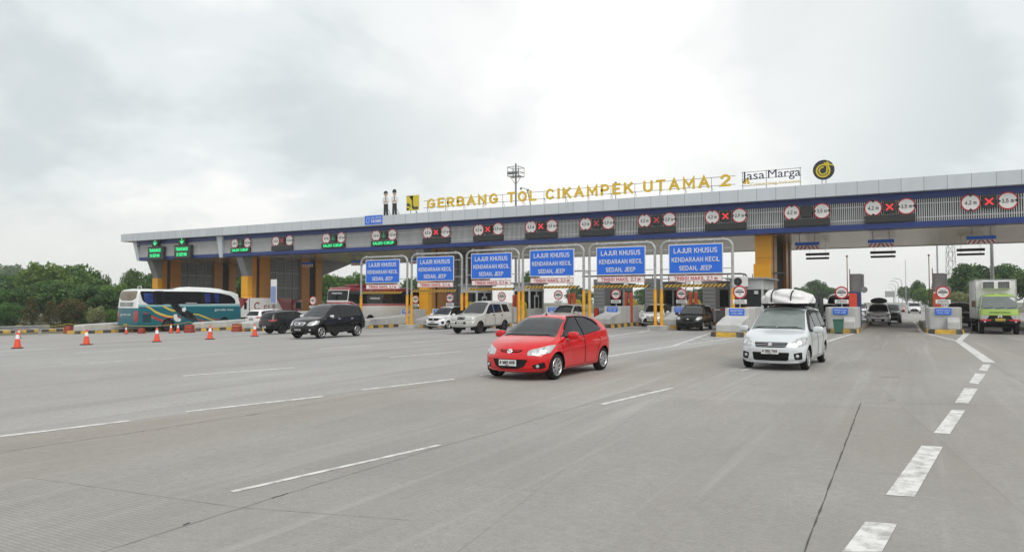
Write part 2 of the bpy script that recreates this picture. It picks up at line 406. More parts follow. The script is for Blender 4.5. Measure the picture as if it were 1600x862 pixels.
# ================================================================== ground
def ground_mats():
    m = bpy.data.materials.new('concrete_paving'); m.use_nodes = True
    nt = m.node_tree; N = nt.nodes; L = nt.links; b = N['Principled BSDF']
    tcn = N.new('ShaderNodeTexCoord'); P = tcn.outputs['Object']
    def noise(sc, det, ro, scale=(1, 1, 1), loc=(0, 0, 0), rot=0.0):
        mp = N.new('ShaderNodeMapping'); mp.inputs['Scale'].default_value = scale; mp.inputs['Location'].default_value = loc
        mp.inputs['Rotation'].default_value = (0, 0, rot)
        n = N.new('ShaderNodeTexNoise'); n.inputs['Scale'].default_value = sc; n.inputs['Detail'].default_value = det
        n.inputs['Roughness'].default_value = ro
        L.new(P, mp.inputs[0]); L.new(mp.outputs[0], n.inputs['Vector']); return n.outputs['Fac']
    def mr(v, a, b_, c=0.0, d=1.0):
        n = N.new('ShaderNodeMapRange'); n.inputs[1].default_value = a; n.inputs[2].default_value = b_
        n.inputs[3].default_value = c; n.inputs[4].default_value = d; L.new(v, n.inputs[0]); return n.outputs[0]
    def mix(f, a, b_, mode='MIX'):
        n = N.new('ShaderNodeMix'); n.data_type = 'RGBA'; n.blend_type = mode
        if isinstance(f, float): n.inputs['Factor'].default_value = f
        else: L.new(f, n.inputs['Factor'])
        for nm, v in (('A', a), ('B', b_)):
            if isinstance(v, tuple): n.inputs[nm].default_value = (*v, 1)
            else: L.new(v, n.inputs[nm])
        return n.outputs['Result']
    def mth(op, a, b_=None):
        n = N.new('ShaderNodeMath'); n.operation = op
        for i, v in enumerate((a, b_)):
            if v is None: continue
            if isinstance(v, (int, float)): n.inputs[i].default_value = v
            else: L.new(v, n.inputs[i])
        return n.outputs[0]
    # cast slabs of slightly different batches
    mp = N.new('ShaderNodeMapping'); mp.inputs['Rotation'].default_value = (0, 0, R(82)); mp.inputs['Location'].default_value = (1.3, 2.2, 0)
    br = N.new('ShaderNodeTexBrick'); L.new(P, mp.inputs[0]); L.new(mp.outputs[0], br.inputs['Vector'])
    br.inputs['Scale'].default_value = 1.0; br.inputs['Brick Width'].default_value = 5.2; br.inputs['Row Height'].default_value = 4.1
    br.inputs['Mortar Size'].default_value = 0.012; br.inputs['Mortar Smooth'].default_value = 0.6; br.offset = 0.37
    br.inputs['Color1'].default_value = (0.335, 0.323, 0.30, 1); br.inputs['Color2'].default_value = (0.395, 0.387, 0.368, 1)
    br.inputs['Mortar'].default_value = (0.22, 0.215, 0.205, 1)
    col = br.outputs['Color']
    col = mix(mr(noise(.16, 5, .6, (1, .35, 1), rot=.15), .38, .66, 0, .55), col, (0.375, 0.372, 0.364))
    col = mix(mr(noise(.30, 6, .62, (1, .22, 1), (7, 3, 0), .1), .52, .72, 0, .50), col, (0.225, 0.207, 0.186))    # rubber and drip lanes
    col = mix(mr(noise(.11, 4, .5, (1, .6, 1), (31, 11, 0)), .46, .64, 0, .55), col, (0.30, 0.265, 0.222))         # clay film
    col = mix(mr(noise(1.6, 8, .7, (1, .5, 1), (2, 9, 0)), .45, .75, 0, .35), col, (0.215, 0.21, 0.202))
    col = mix(mr(noise(42, 3, .75), .42, .64, 0, .72), col, (0.24, 0.235, 0.225))                                  # exposed grains
    col = mix(mr(noise(.9, 3, .4, (1, 1, 1), (12, 40, 0)), .735, .76, 0, .5), col, (0.12, 0.115, 0.11))           # oil spots
    # the pours left of the long joint are paler, the lane right of it carries a film of clay
    sp_ = N.new('ShaderNodeSeparateXYZ'); L.new(P, sp_.inputs[0])
    jl = mth('SUBTRACT', sp_.outputs[0], mth('ADD', mth('MULTIPLY', sp_.outputs[1], .145), -11.25))
    col = mix(mth('MULTIPLY', mr(jl, -.03, .03, 1, 0), mr(noise(.2, 4, .6, (1, .4, 1), (5, 5, 0)), .3, .65, .65, .25)), col, (0.39, 0.395, 0.40))
    clay = mth('MULTIPLY', mr(jl, 0, .3, 0, 1), mr(jl, 1.5, 5.5, 1, 0))
    col = mix(mth('MULTIPLY', clay, mr(noise(.35, 5, .6, (1, .4, 1), (15, 2, 0)), .35, .6, .05, .5)), col, (0.29, 0.256, 0.212))
    col = mix(mr(noise(11, 6, .8), .42, .66, 0, .48), col, (0.20, 0.195, 0.185))
    col = mix(mr(noise(5, 5, .8, (1, 1, 1), (3, 8, 0)), .52, .7, 0, .30), col, (0.42, 0.415, 0.40))
    # tyre and exhaust film along the middle of every toll lane, and a grimier near field
    fr = mth('FRACT', mth('DIVIDE', mth('ADD', sp_.outputs[0], 3.1), 4.85))
    band = mth('MULTIPLY', mr(mth('ABSOLUTE', mth('SUBTRACT', fr, .5)), .05, .30, 1, 0), mr(sp_.outputs[1], 22, 46))
    col = mix(mth('MULTIPLY', band, mr(noise(.5, 5, .6, (1, .18, 1), (8, 1, 0)), .35, .65, .15, .75)), col, (0.16, 0.152, 0.142))
    near = mth('MULTIPLY', mr(sp_.outputs[1], 13, 3), mr(jl, 0, 1.0))
    col = mix(mth('MULTIPLY', near, mr(noise(.4, 6, .65, (1, .7, 1), (1, 21, 0)), .3, .65, .12, .5)), col, (0.215, 0.208, 0.196))
    # long drag and tyre streaks along the travel direction
    st1 = noise(1.1, 5, .65, (1, .045, 1), (3, 3, 0), .145); st2 = noise(2.6, 4, .6, (1, .03, 1), (13, 5, 0), .12)
    col = mix(mr(st1, .50, .68, 0, .42), col, (0.225, 0.215, 0.20))
    col = mix(mr(st2, .54, .70, 0, .34), col, (0.42, 0.412, 0.395))
    # raked finish: fine grooves across the direction of travel
    wv = N.new('ShaderNodeTexWave'); wv.wave_type = 'BANDS'; wv.bands_direction = 'Y'; wv.wave_profile = 'SIN'
    wv.inputs['Scale'].default_value = 7.2; wv.inputs['Distortion'].default_value = .5; wv.inputs['Detail'].default_value = 2
    wv.inputs['Detail Scale'].default_value = 1.5
    L.new(P, wv.inputs['Vector'])
    worn = mr(noise(.22, 4, .6, (1, .6, 1), (4, 17, 0)), .36, .60, 0.05, 1.0)
    groove = mth('MULTIPLY', mr(wv.outputs['Fac'], .12, .55, 1, 0), worn)
    col = mix(mth('MULTIPLY', groove, .5), col, (0.15, 0.146, 0.138))
    L.new(col, b.inputs['Base Color'])
    b.inputs['Roughness'].default_value = .82; b.inputs['Specular IOR Level'].default_value = .35
    h = mth('ADD', mth('MULTIPLY', groove, -.6), mth('MULTIPLY', noise(60, 4, .7), .5))
    bp = N.new('ShaderNodeBump'); bp.inputs['Strength'].default_value = .28; bp.inputs['Distance'].default_value = .012
    L.new(h, bp.inputs['Height']); L.new(bp.outputs[0], b.inputs['Normal'])
    return m
M_PAVE = ground_mats()
M_VERGE = mat('verge_soil', (0.075, 0.085, 0.035), .95, 0, .5, .5, stain=(0.11, 0.085, 0.055), bump=.3)
M_LINE = mat('road_paint', (0.66, 0.66, 0.63), .7, 0, .0, 9)
def worn_paint(m):
    nt = m.node_tree; N = nt.nodes; L = nt.links; b = N['Principled BSDF']
    tcn = N.new('ShaderNodeTexCoord'); nz = N.new('ShaderNodeTexNoise'); nz.inputs['Scale'].default_value = 5; nz.inputs['Detail'].default_value = 9
    nz.inputs['Roughness'].default_value = .72; L.new(tcn.outputs['Object'], nz.inputs['Vector'])
    r = N.new('ShaderNodeMapRange'); r.inputs[1].default_value = .44; r.inputs[2].default_value = .64; L.new(nz.outputs['Fac'], r.inputs[0])
    mx = N.new('ShaderNodeMix'); mx.data_type = 'RGBA'; L.new(r.outputs[0], mx.inputs['Factor'])
    mx.inputs['A'].default_value = (.64, .645, .63, 1); mx.inputs['B'].default_value = (.33, .325, .31, 1)
    L.new(mx.outputs['Result'], b.inputs['Base Color'])
worn_paint(M_LINE)
def sheet(name, xs, ys, dz, m):
    b = MB(); vs = [(x, y, G(x) + dz) for y in ys for x in xs]; n = len(xs)
    fs = [(j * n + i, j * n + i + 1, (j + 1) * n + i + 1, (j + 1) * n + i) for j in range(len(ys) - 1) for i in range(n - 1)]
    b.add(vs, fs); return tag(b.build(name, m, fix=False), kind='structure')
sheet('ground', [-800, -400, -78, -60, -40, -20, 40, 400, 800], [-60, 60, 200, 500, 1000], -.012, M_VERGE)
sheet('road', [-58.6, -50, -40, -30, -20, 14, 24], [-40, 10, 40, 80, 140], 0, M_PAVE)
sheet('far_road', [-13, 13], [140, 700], 0, M_PAVE)

# painted markings, joints: thin sheets over the paving
def ribbon(b, pts, w, dz):
    """flat strip along ground points; w is one width or one for each point"""
    P = [Vector(p) for p in pts]; ws = w if isinstance(w, (list, tuple)) else [w] * len(P); vs = []
    for i, p in enumerate(P):
        d = (P[min(i + 1, len(P) - 1)] - P[max(i - 1, 0)]); d.z = 0; d.normalize(); c = Vector((d.y, -d.x, 0))
        for s in (-.5, .5):
            q = p + c * ws[i] * s; vs.append((q.x, q.y, G(q.x) + dz))
    b.add(vs, [(2 * i, 2 * i + 1, 2 * i + 3, 2 * i + 2) for i in range(len(P) - 1)])
mk = MB()
for a, c, w in [((-20, 684), (203, 657), .13), ((290, 643), (505, 619), .13), ((565, 609), (710, 592), .13), ((750, 586), (790, 582), .13),
                ((362, 768), (687, 695), .075), ((938, 632), (1050, 606), .10), ((1158, 579), (1230, 562), .10),
                ((285, 587), (460, 574), .14), ((95, 569), (270, 560), .14), ((607, 558), (720, 549), .14), ((498, 545), (580, 540), .14),
                ((645, 535), (735, 529), .14), ((800, 541), (850, 535), .14), ((820, 517), (870, 514), .14), ((900, 514), (932, 512), .14),
                ((-30, 549), (70, 545), .14), ((120, 551), (260, 543), .14)]:
    ribbon(mk, [gp(*a), gp(*c)], w, .004)
for q in [[(1316, 862), (1352, 815), (1402, 818), (1378, 862)], [(1384, 773), (1440, 696), (1473, 698), (1429, 776)], [(1459, 676), (1487, 640), (1508, 641), (1484, 678)],
          [(1492, 629), (1507, 606), (1528, 607), (1513, 630)], [(1514, 598), (1524, 583), (1540, 584), (1529, 600)], [(1529, 578), (1536, 569), (1548, 569.5), (1542, 580)]]:
    v = [gp(*p) for p in q]
    mk.add([(p.x, p.y, .004) for p in v], [(0, 1, 2, 3)])
ribbon(mk, [gp(1546, 566), gp(1499, 533)], .30, .004)
ribbon(mk, [gp(1499, 533.5), gp(1440, 519), gp(1432, 507), gp(1428, 502)], .16, .006)
ribbon(mk, [gp(1498, 533), gp(1513, 519)], .26, .008)
ribbon(mk, [gp(950, 556.5), gp(1050, 541), gp(1113, 519)], .16, .004)
ribbon(mk, [gp(1050, 541), gp(1120, 532), gp(1170, 524)], .14, .006)
for k in range(5):
    t = .25 + k * .17
    a = gp(1050 + 63 * t, 541 - 22 * t); c = gp(1050 + 110 * t, 541 - 16 * t)
    ribbon(mk, [a, c], .12, .008)
ribbon(mk, [gp(1291, 534), gp(1330, 522), gp(1352, 511)], .15, .004)
for k in range(3): ribbon(mk, [gp(1296 + 6 * k, 531 - 3.5 * k), gp(1318 + 9 * k, 526.5 - 2.5 * k)], .12, .006)
for k in range(3): ribbon(mk, [gp(1470 + 8 * k, 527 - 1.0 * k), gp(1492 + 6 * k, 532 - 4 * k)], .12, .010)
ribbon(mk, [gp(945, 526), gp(1000, 519), gp(1024, 514)], .14, .004)
ribbon(mk, [gp(975, 521.5), gp(1010, 518.5)], .12, .006)
tag(mk.build('road_markings', M_LINE, fix=False), kind='structure')
M_JOINT = mat('joint_filler', (0.075, 0.072, 0.068), .9, 0, .3, 8)
M_JOINT2 = mat('worn_joint', (0.21, 0.205, 0.195), .9, 0, .4, 3)
jt = MB()
def wob(a, c, n, amp, w0, w1):
    A = gp(*a); B = gp(*c); d = (B - A); d.z = 0; nn = Vector((d.y, -d.x, 0)).normalized(); pts = []; ws = []
    for i in range(n + 1):
        pts.append(A + (B - A) * (i / n) + nn * rnd.uniform(-amp, amp)); ws.append(rnd.uniform(w0, w1))
    return pts, ws
p, w = wob((1250, 880), (1345, 629), 50, .003, .004, .022); ribbon(jt, p, w, .003)
for a, c in [((450, 770), (425, 778)), ((298, 816), (285, 820)), ((225, 673), (222, 674)), ((405, 646), (385, 649))]:
    p, w = wob(a, c, 5, .006, .008, .026); ribbon(jt, p, w, .0035)
tag(jt.build('road_joint', M_JOINT, fix=False), kind='structure')
jf = MB()
for a, c in [((130, 871), (450, 770)), ((450, 770), (690, 697)), ((690, 697), (800, 667)), ((800, 666), (980, 612)), ((980, 612), (1112, 618)), ((1112, 618), (1190, 584)),
             ((0, 706), (225, 673)), ((225, 673), (390, 648)), ((390, 648), (550, 620)), ((550, 620), (770, 586)), ((1345, 629), (1600, 634)), ((1548, 568), (1640, 622)), ((-20, 560), (600, 572))]:
    p, w = wob(a, c, 24, .004, .006, .016); ribbon(jf, p, w, .002)
for a, c in [((40, 745), (370, 792)), ((370, 792), (640, 812))]:
    p, w = wob(a, c, 24, .003, .002, .007); ribbon(jf, p, w, .002)
tag(jf.build('road_joint', M_JOINT2, fix=False), kind='structure')

# ================================================================== canopy of the toll gate
def panel_mat(name, col, pitch, gap, rough, metal=0.0, axis=0, joint=(.09, .095, .10), var=.08, pitch2=None):
    """cladding sheets: dark joints at a fixed pitch, each sheet a touch different"""
    m = bpy.data.materials.new(name); m.use_nodes = True
    nt = m.node_tree; N = nt.nodes; L = nt.links; b = N['Principled BSDF']
    b.inputs['Roughness'].default_value = rough; b.inputs['Metallic'].default_value = metal
    tcn = N.new('ShaderNodeTexCoord'); sp = N.new('ShaderNodeSeparateXYZ'); L.new(tcn.outputs['Object'], sp.inputs[0])
    def M(op, a, c=None):
        n = N.new('ShaderNodeMath'); n.operation = op
        for i, v in enumerate((a, c)):
            if v is None: continue
            if isinstance(v, (int, float)): n.inputs[i].default_value = v
            else: L.new(v, n.inputs[i])
        return n.outputs[0]
    q = M('DIVIDE', sp.outputs[axis], pitch); fl = M('FLOOR', q); fr = M('SUBTRACT', q, fl)
    line = M('LESS_THAN', fr, gap / pitch)
    cell = fl
    if pitch2:
        q2 = M('DIVIDE', sp.outputs[pitch2[0]], pitch2[1]); f2 = M('FLOOR', q2)
        line = M('MAXIMUM', line, M('LESS_THAN', M('SUBTRACT', q2, f2), gap / pitch2[1]))
        cell = M('ADD', fl, M('MULTIPLY', f2, 17.3))
    wn_ = N.new('ShaderNodeTexWhiteNoise'); wn_.noise_dimensions = '1D'; L.new(cell, wn_.inputs['W'])
    nz = N.new('ShaderNodeTexNoise'); nz.inputs['Scale'].default_value = .8; nz.inputs['Detail'].default_value = 6
    mp = N.new('ShaderNodeMapping'); mp.inputs['Scale'].default_value = (1.5, 1.5, .25); L.new(tcn.outputs['Object'], mp.inputs[0]); L.new(mp.outputs[0], nz.inputs['Vector'])
    v = M('ADD', M('MULTIPLY', wn_.outputs['Value'], var), M('MULTIPLY', nz.outputs['Fac'], var * 2.6))
    hs = N.new('ShaderNodeHueSaturation'); hs.inputs['Color'].default_value = (*col, 1)
    L.new(M('ADD', v, 1 - var * 1.8), hs.inputs['Value'])
    mx = N.new('ShaderNodeMix'); mx.data_type = 'RGBA'; L.new(line, mx.inputs['Factor']); L.new(hs.outputs[0], mx.inputs['A'])
    mx.inputs['B'].default_value = (*joint, 1); L.new(mx.outputs['Result'], b.inputs['Base Color'])
    return m
M_FASC = panel_mat('silver_cladding', (0.53, 0.57, 0.61), 1.22, .02, .40, .15)
M_BLUE = panel_mat('blue_cladding', (0.009, 0.032, 0.175), 2.44, .015, .4, 0, joint=(.006, .02, .1))
M_SOFF = panel_mat('soffit_cladding', (0.58, 0.47, 0.36), 1.22, .02, .24, .45, joint=(.12, .11, .10), pitch2=(1, 2.44))
M_SLAT = mat('white_slat', (0.62, 0.63, 0.64), .5, 0, .08, 2)
M_DARKB = mat('dark_backing', (0.045, 0.045, 0.048), .8, 0, .2, 2)
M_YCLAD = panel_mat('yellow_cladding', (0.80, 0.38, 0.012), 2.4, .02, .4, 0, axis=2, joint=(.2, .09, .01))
M_YCLAD_SHADE = panel_mat('shaded_yellow_cladding', (0.55, 0.225, 0.022), 2.4, .02, .38, .05, axis=2, joint=(.12, .05, .01))  # yellow cladding again, with the shade on the columns put into its colour
M_GCLAD = mat('grey_cladding', (0.27, 0.275, 0.28), .5, .1, .12, 1)
M_GRID = panel_mat('louvred_glazing', (0.19, 0.20, 0.20), .16, .05, .3, .2, axis=2, joint=(.05, .05, .05))
XL, XR = -77.8, 24.0; YF, YB = 50.0, 68.0
cn = empty('toll_gate_canopy', (0, 0, 0), 0, 'long flat toll gate canopy with silver fascia, blue bands and white slats on yellow columns', 'canopy')
b = MB(); b.box(((XL + XR) / 2, YF + .3, 8.92), (XR - XL, .6, .84)); b.box(((XL + XR) / 2, YB - .3, 8.92), (XR - XL, .6, .84))
b.box((XL + .3, (YF + YB) / 2, 8.92), (.596, YB - YF - 1.204, .836)); b.build('fascia', M_FASC, cn)
b = MB(); b.box(((XL + XR) / 2, (YF + YB) / 2, 8.72), (XR - XL - 1.21, YB - YF - 1.21, .3)); b.build('roof', M_GCLAD, cn)
X0 = -75.5
b = MB(); b.box(((X0 + XR) / 2, YF + 1.1, 8.295), (XR - X0, .9, .405)); b.box(((X0 + XR) / 2, YF + 1.02, 6.505), (XR - X0, .9, .335))
b.build('blue_band', M_BLUE, cn)
b = MB(); b.box(((X0 + XR) / 2, YF + 1.05, 7.382), (XR - X0 - .02, .5, 1.42)); b.build('screen_backing', M_DARKB, cn)
b = MB(); x = X0 + .1
while x < XR:
    b.box((x, YF + .755, 7.382), (.046, .05, 1.414)); x += .117
for z in (6.95, 7.80): b.box(((X0 + XR) / 2, YF + .789, z), (XR - X0, .014, .05))
b.build('slat_screen', M_SLAT, cn)
b = MB(); b.box(((X0 + XR) / 2, (YF + YB) / 2 + .8, 6.36), (XR - X0, YB - YF - 1.8, .06)); b.build('soffit', M_SOFF, cn)
b = MB(); b.box(((X0 + XR) / 2, YB - .35, 7.4), (XR - X0, .5, 2.2)); b.box((X0 + .2, (YF + YB) / 2 + .5, 7.4), (.4, YB - YF - 2.6, 2.2)); b.build('rear_band', M_GCLAD, cn)
b = MB()   # slanting end trim and the trim between the two screens
b.prism([(X0 - .9, 8.49), (X0 - .25, 8.49), (X0 + .25, 6.30), (X0 - .1, 6.30)], YF + .5, YF + 2.2, 'xz')
b.build('end_trim', M_FASC, cn); b = MB(); xt = xat(344, YF + .6)
b.prism([(xt - .45, 8.49), (xt + .45, 8.49), (xt + .45, 6.26), (xt + .05, 6.26)], YF + .42, YF + .72, 'xz')
b.build('screen_trim', M_FASC, cn)
for fx, cw in ((-73.95, .9), (-59.55, .9), (-37.0, .9), (-8.5, 1.1), (18.5, 1.1)):
    g = G(fx)
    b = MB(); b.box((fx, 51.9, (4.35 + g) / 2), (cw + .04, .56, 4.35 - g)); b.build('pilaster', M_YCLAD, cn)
    for (y0, y1) in ((52.19, 52.8), (53.3, 54.6), (59.2, 60.4), (61.4, 62.4)):
        b = MB(); b.box((fx, (y0 + y1) / 2, (6.32 + g) / 2), (cw, y1 - y0, 6.32 - g)); b.build('column', M_YCLAD if fx > -9 and y0 < 53 else M_YCLAD_SHADE, cn)
    for y0, y1 in ((52.805, 53.295), (60.405, 61.395)):
        b = MB(); b.box((fx, (y0 + y1) / 2, (6.30 + g) / 2), (cw * .6, y1 - y0, 6.30 - g)); b.build('column_core', M_DARKB, cn)
    if fx < -30:
        b = MB(); b.prism([(50.9, 6.325), (52.18, 6.325), (52.18, 4.36), (51.7, 4.36)], fx - cw / 2, fx + cw / 2, 'yz'); b.build('front_haunch', M_GCLAD, cn)
        b = MB(); b.prism([(62.41, 6.325), (67.4, 6.325), (63.4, 5.0), (62.41, 4.7)], fx - cw / 2, fx + cw / 2, 'yz'); b.build('rear_haunch', M_GCLAD, cn)
        b = MB(); b.box((fx, 56.9, (6.3 + g) / 2), (.4, 4.58, 6.3 - g)); b.build('louvred_wall', M_GRID, cn)
        b = MB()
        for yy in (54.68, 55.7, 56.9, 58.1, 59.12): b.box((fx + .24, yy, (6.3 + g) / 2), (.08, .07, 6.3 - g))
        for zz in (1.6, 3.2, 4.8): b.box((fx + .235, 56.9, zz), (.06, 4.4, .06))
        b.build('wall_frame', M_GALV, cn)
    else:
        b = MB(); b.box((fx, 56.9, (6.28 + g) / 2), (cw * .6, 4.58, 6.28 - g)); b.build('column_core', M_DARKB, cn)
# ================================================================== rooftop lettering and marks
M_GOLD = mat('golden_letter', (0.70, 0.47, 0.025), .42, .1, .12, 1.5)
M_NAVY = mat('navy_letter', (0.02, 0.03, 0.075), .5, 0, .1, 2)
M_STEEL = mat('grey_steel', (0.22, 0.225, 0.23), .5, .5, .2, 3)
YS = 51.4
def on_roof(px, py, Y=YS): return vp(px, py, Y)
rt = empty('rooftop_sign', (0, 0, 0), 0, 'big golden letters spelling GERBANG TOL CIKAMPEK UTAMA 2 on the canopy roof', 'sign')
zb_ = 9.86; lh = .86
for wd, a, c in (('GERBANG', 667, 778), ('TOL', 793, 838), ('CIKAMPEK', 853, 990), ('UTAMA', 1006, 1110), ('2', 1127, 1143)):
    x0, x1 = xat(a, YS), xat(c, YS)
    tw = [geo(ch, .045, .1)[2] for ch in wd]; gapn = .30 if len(wd) > 1 else 0
    tot = sum(tw) + gapn * (len(wd) - 1); k = (x1 - x0) / tot; x = x0
    for ch, w_ in zip(wd, tw):
        b = MB(); add_text(b, ch, (x + w_ * k / 2, YS, zb_ + lh / 2), lh, w_ * k, bold=.045, depth=.1); b.build('letter', M_GOLD, rt); x += (w_ + gapn) * k
b = MB(); x0, x1 = xat(660, YS), xat(1150, YS)
for z in (zb_ + .12, zb_ + lh - .14): b.box(((x0 + x1) / 2, YS + .12, z), (x1 - x0, .035, .035))
x = x0 + .4
while x < x1:
    b.box((x, YS + .14, 9.95), (.03, .03, 1.3)); b.bar((x, YS + .16, zb_ + .2), (x + .05, YS + .7, 9.3), .02); x += 1.9
b.build('support_frame', M_STEEL, rt)
jm = empty('operator_sign', (0, 0, 0), 0, 'dark blue rooftop lettering Jasa Marga with a small golden line beneath it', 'sign')
xa, xb = xat(1161, YS), xat(1253, YS); pz = on_roof(1207, 271).z
for tx, a, c in (('Jasa', 0, .395), ('Marga', .455, 1)):
    b = MB(); add_text(b, tx, (xa + (xb - xa) * (a + c) / 2, YS, pz), .60, (xb - xa) * (c - a), bold=0, depth=.06); b.build('lettering', M_NAVY, jm)
b = MB(); add_text(b, 'Connecting Indonesia', ((xa + xb) / 2 + .3, YS, on_roof(1211, 285).z), .22, (xb - xa) * .86, bold=.02, depth=.04)
q = on_roof(1167, 284)
for dx, dz, r in ((0, .12, .13), (-.15, -.04, .12), (.1, -.08, .10), (.22, .16, .06)): b.disc((q.x + dx, YS, q.z + dz), r, 'y', 12, .05)
b.build('tagline', M_GOLD, jm)
b = MB()
for z in (pz - .26, pz + .24, on_roof(1207, 287).z): b.box(((xa + xb) / 2, YS + .1, z), (xb - xa + .1, .03, .03))
for x in (xa + .03, xa + 1.6, xb - .03): b.box((x, YS + .12, (9.3 + pz + .3) / 2), (.035, .035, pz + .3 - 9.3))
b.build('support_frame', M_STEEL, jm)
c0 = on_roof(1287, 265.5); lg = empty('round_emblem', (c0.x, YS, c0.z), 0, 'round black emblem with a yellow looping ring on the canopy roof', 'emblem')
b = MB(); b.disc((0, 0, 0), .66, 'y', 40, .12); b.build('disc', M_NAVY if False else mat('black_panel', (0.025, 0.026, 0.03), .45, 0, .1, 2), lg)
M_LOGOY = mat('emblem_yellow', (0.62, 0.50, 0.02), .4, 0, .06, 2)
b = MB()
def arc(r, a0, a1, w, cx, cz, n=26):
    vs = []; fs = []
    for k in range(n + 1):
        a = R(a0 + (a1 - a0) * k / n)
        for rr in (r - w / 2, r + w / 2): vs.append((cx + rr * math.cos(a), -.075, cz + rr * math.sin(a)))
    for k in range(n): fs.append((2 * k, 2 * k + 1, 2 * k + 3, 2 * k + 2))
    b.add(vs, fs)
arc(.40, 60, 395, .10, -.03, -.06); arc(.24, 80, 380, .09, -.03, -.06)
for o in (0, .09): b.add([(.17 + o, -.078, .0), (.24 + o, -.078, .0), (.26 + o, -.078, .56 - o), (.19 + o, -.078, .58 - o)], [(0, 1, 2, 3)])
b.add([(.0, -.08, .42), (.02, -.08, .50), (.58, -.08, .30), (.60, -.08, .20)], [(0, 1, 2, 3)])
b.build('ring_mark', M_LOGOY, lg, fix=False)
b = MB(); b.box((.12, .1, -.9), (.04, .04, 1.0)); b.box((-.12, .1, -.9), (.04, .04, 1.0)); b.build('support_post', M_STEEL, lg)
c0 = on_roof(645, 317); pu = empty('square_emblem', (c0.x, YS, c0.z), 0, 'square yellow ministry emblem with dark curved shapes on the canopy roof', 'emblem')
b = MB(); b.box((0, 0, 0), (1.32, .12, 1.32)); b.build('panel', M_LOGOY, pu)
MK = mat('emblem_dark', (0.05, 0.055, 0.03), .5, 0, .1, 3)
b = MB(); b.m = 0
def qd(pts, y=-.066): b.add([(x * .66, y, z * .66) for x, z in pts], [tuple(range(len(pts)))])
qd([(-.96, .96), (.05, .96), (.05, .55), (-.3, .60), (-.5, .88), (-.96, .93)])
qd([(-.35, .75), (-.08, .2), (-.08, -.62), (.12, -.9), (.96, -.9), (.96, -.55), (.3, -.55), (.12, -.3), (.12, .96), (-.2, .96)])
qd([(-.96, -.1), (-.7, .02), (-.35, -.2), (-.28, -.62), (-.5, -.45), (-.96, -.38)]); qd([(-.96, -.96), (-.62, -.96), (-.50, -.72), (-.96, -.60)])
b.build('emblem_mark', MK, pu, fix=False)
b = MB(); b.box((-.3, .1, -1.0), (.04, .04, .8)); b.bar((.2, .1, -.6), (.35, .8, -1.4), .04); b.box((.3, .1, -1.0), (.04, .04, .8)); b.build('support_post', M_STEEL, pu)
# two flat figure boards
M_SKIN = mat('printed_skin', (0.50, 0.33, 0.24), .6, 0, .05, 3)
def figure(px, label, woman):
    c = on_roof(px, 331); r = empty('figure_board', (c.x, YS - .2, 9.34), 0, label, 'figure board', 'figure boards on the canopy roof')
    def part(nm, m, polys, y=0, th=.05):
        b = MB()
        for p in polys: b.prism(p, y - th / 2, y + th / 2, 'xz')
        b.build(nm, m, r)
    part('trousers', M_INK, [[(-.24, .16), (-.04, .16), (0, 1.0), (.05, .16), (.25, .16), (.24, 1.15), (-.22, 1.15)]])
    part('shoes', M_INK, [[(-.34, .02), (-.03, .02), (-.04, .158), (-.24, .158)], [(.04, .02), (.36, .02), (.25, .158), (.05, .158)]])
    part('shirt', M_WHITE, [[(-.24, 1.152), (.24, 1.152), (.38, 1.45), (.34, 1.75), (.12, 1.88), (-.12, 1.88), (-.34, 1.75), (-.40, 1.45)]])
    part('arms', M_SKIN, [[(-.22, 1.40), (.0, 1.52), (.22, 1.40), (.20, 1.28), (0, 1.36), (-.20, 1.28)]], -.035, .018)
    part('belt', M_INK, [[(-.24, 1.14), (.24, 1.14), (.24, 1.2), (-.24, 1.2)], [(-.04, 1.52), (.04, 1.52), (.03, 1.86), (-.03, 1.86)]], -.030, .012)
    part('face', M_SKIN, [[(.17 * math.cos(R(a)) , 2.08 + .21 * math.sin(R(a))) for a in range(0, 360, 30)]])
    part('hair', M_INK, [[(-.20, 2.0), (-.18, 2.12), (.0, 2.2), (.18, 2.12), (.21, 2.02), (.23, 2.24), (.10, 2.38), (-.12, 2.38), (-.23, 2.2)]] if woman else
         [[(-.23, 2.17), (.27, 2.15), (.22, 2.24), (.20, 2.40), (.06, 2.47), (-.10, 2.46), (-.2, 2.36)]], -.032, .02)
    b = MB(); b.bar((-.1, .05, .9), (-.1, .8, 0), .035); b.bar((.1, .05, .9), (.1, .8, 0), .035); b.build('brace', M_STEEL, r)
figure(605, 'flat figure board of a bareheaded officer in white shirt and black trousers on the roof', True)
figure(618.5, 'flat figure board of an officer wearing a dark cap on the roof', False)
# call centre plate on the fascia
a = vp(570, 352, YF - .03); c = vp(598, 339, YF - .03)
cp = empty('call_center_plate', ((a.x + c.x) / 2, YF - .03, 8.99), 0, 'blue call center plate with telephone number 14080 on the silver fascia', 'sign')
W_, H_ = c.x - a.x, .80
b = MB(); b.box((0, 0, 0), (W_, .04, H_)); b.m = 1; b.box((0, .002, 0), (W_ + .08, .03, H_ + .08)); b.build('panel', [M_BLUES, M_WHITE], cp)
b = MB(); add_text(b, 'CALL CENTER', (W_ * .14, -.026, .20), .14, W_ * .58); b.build('lettering', M_WHITE, cp); b = MB(); add_text(b, '14080', (W_ * .14, -.026, -.11), .30, W_ * .58, bold=.03); b.build('lettering', M_WHITE, cp); b = MB()
for s in ((-W_ * .39, 0), (-W_ * .25, 0)): b.box((s[0], -.026, 0), (.035, .012, .46), (0, R(12), 0))
b.box((-W_ * .32 + .05, -.026, .22), (W_ * .14, .012, .035), (0, R(12), 0)); b.box((-W_ * .32 - .05, -.026, -.22), (W_ * .14, .012, .035), (0, R(12), 0))
b.build('telephone_icon', M_WHITE, cp)

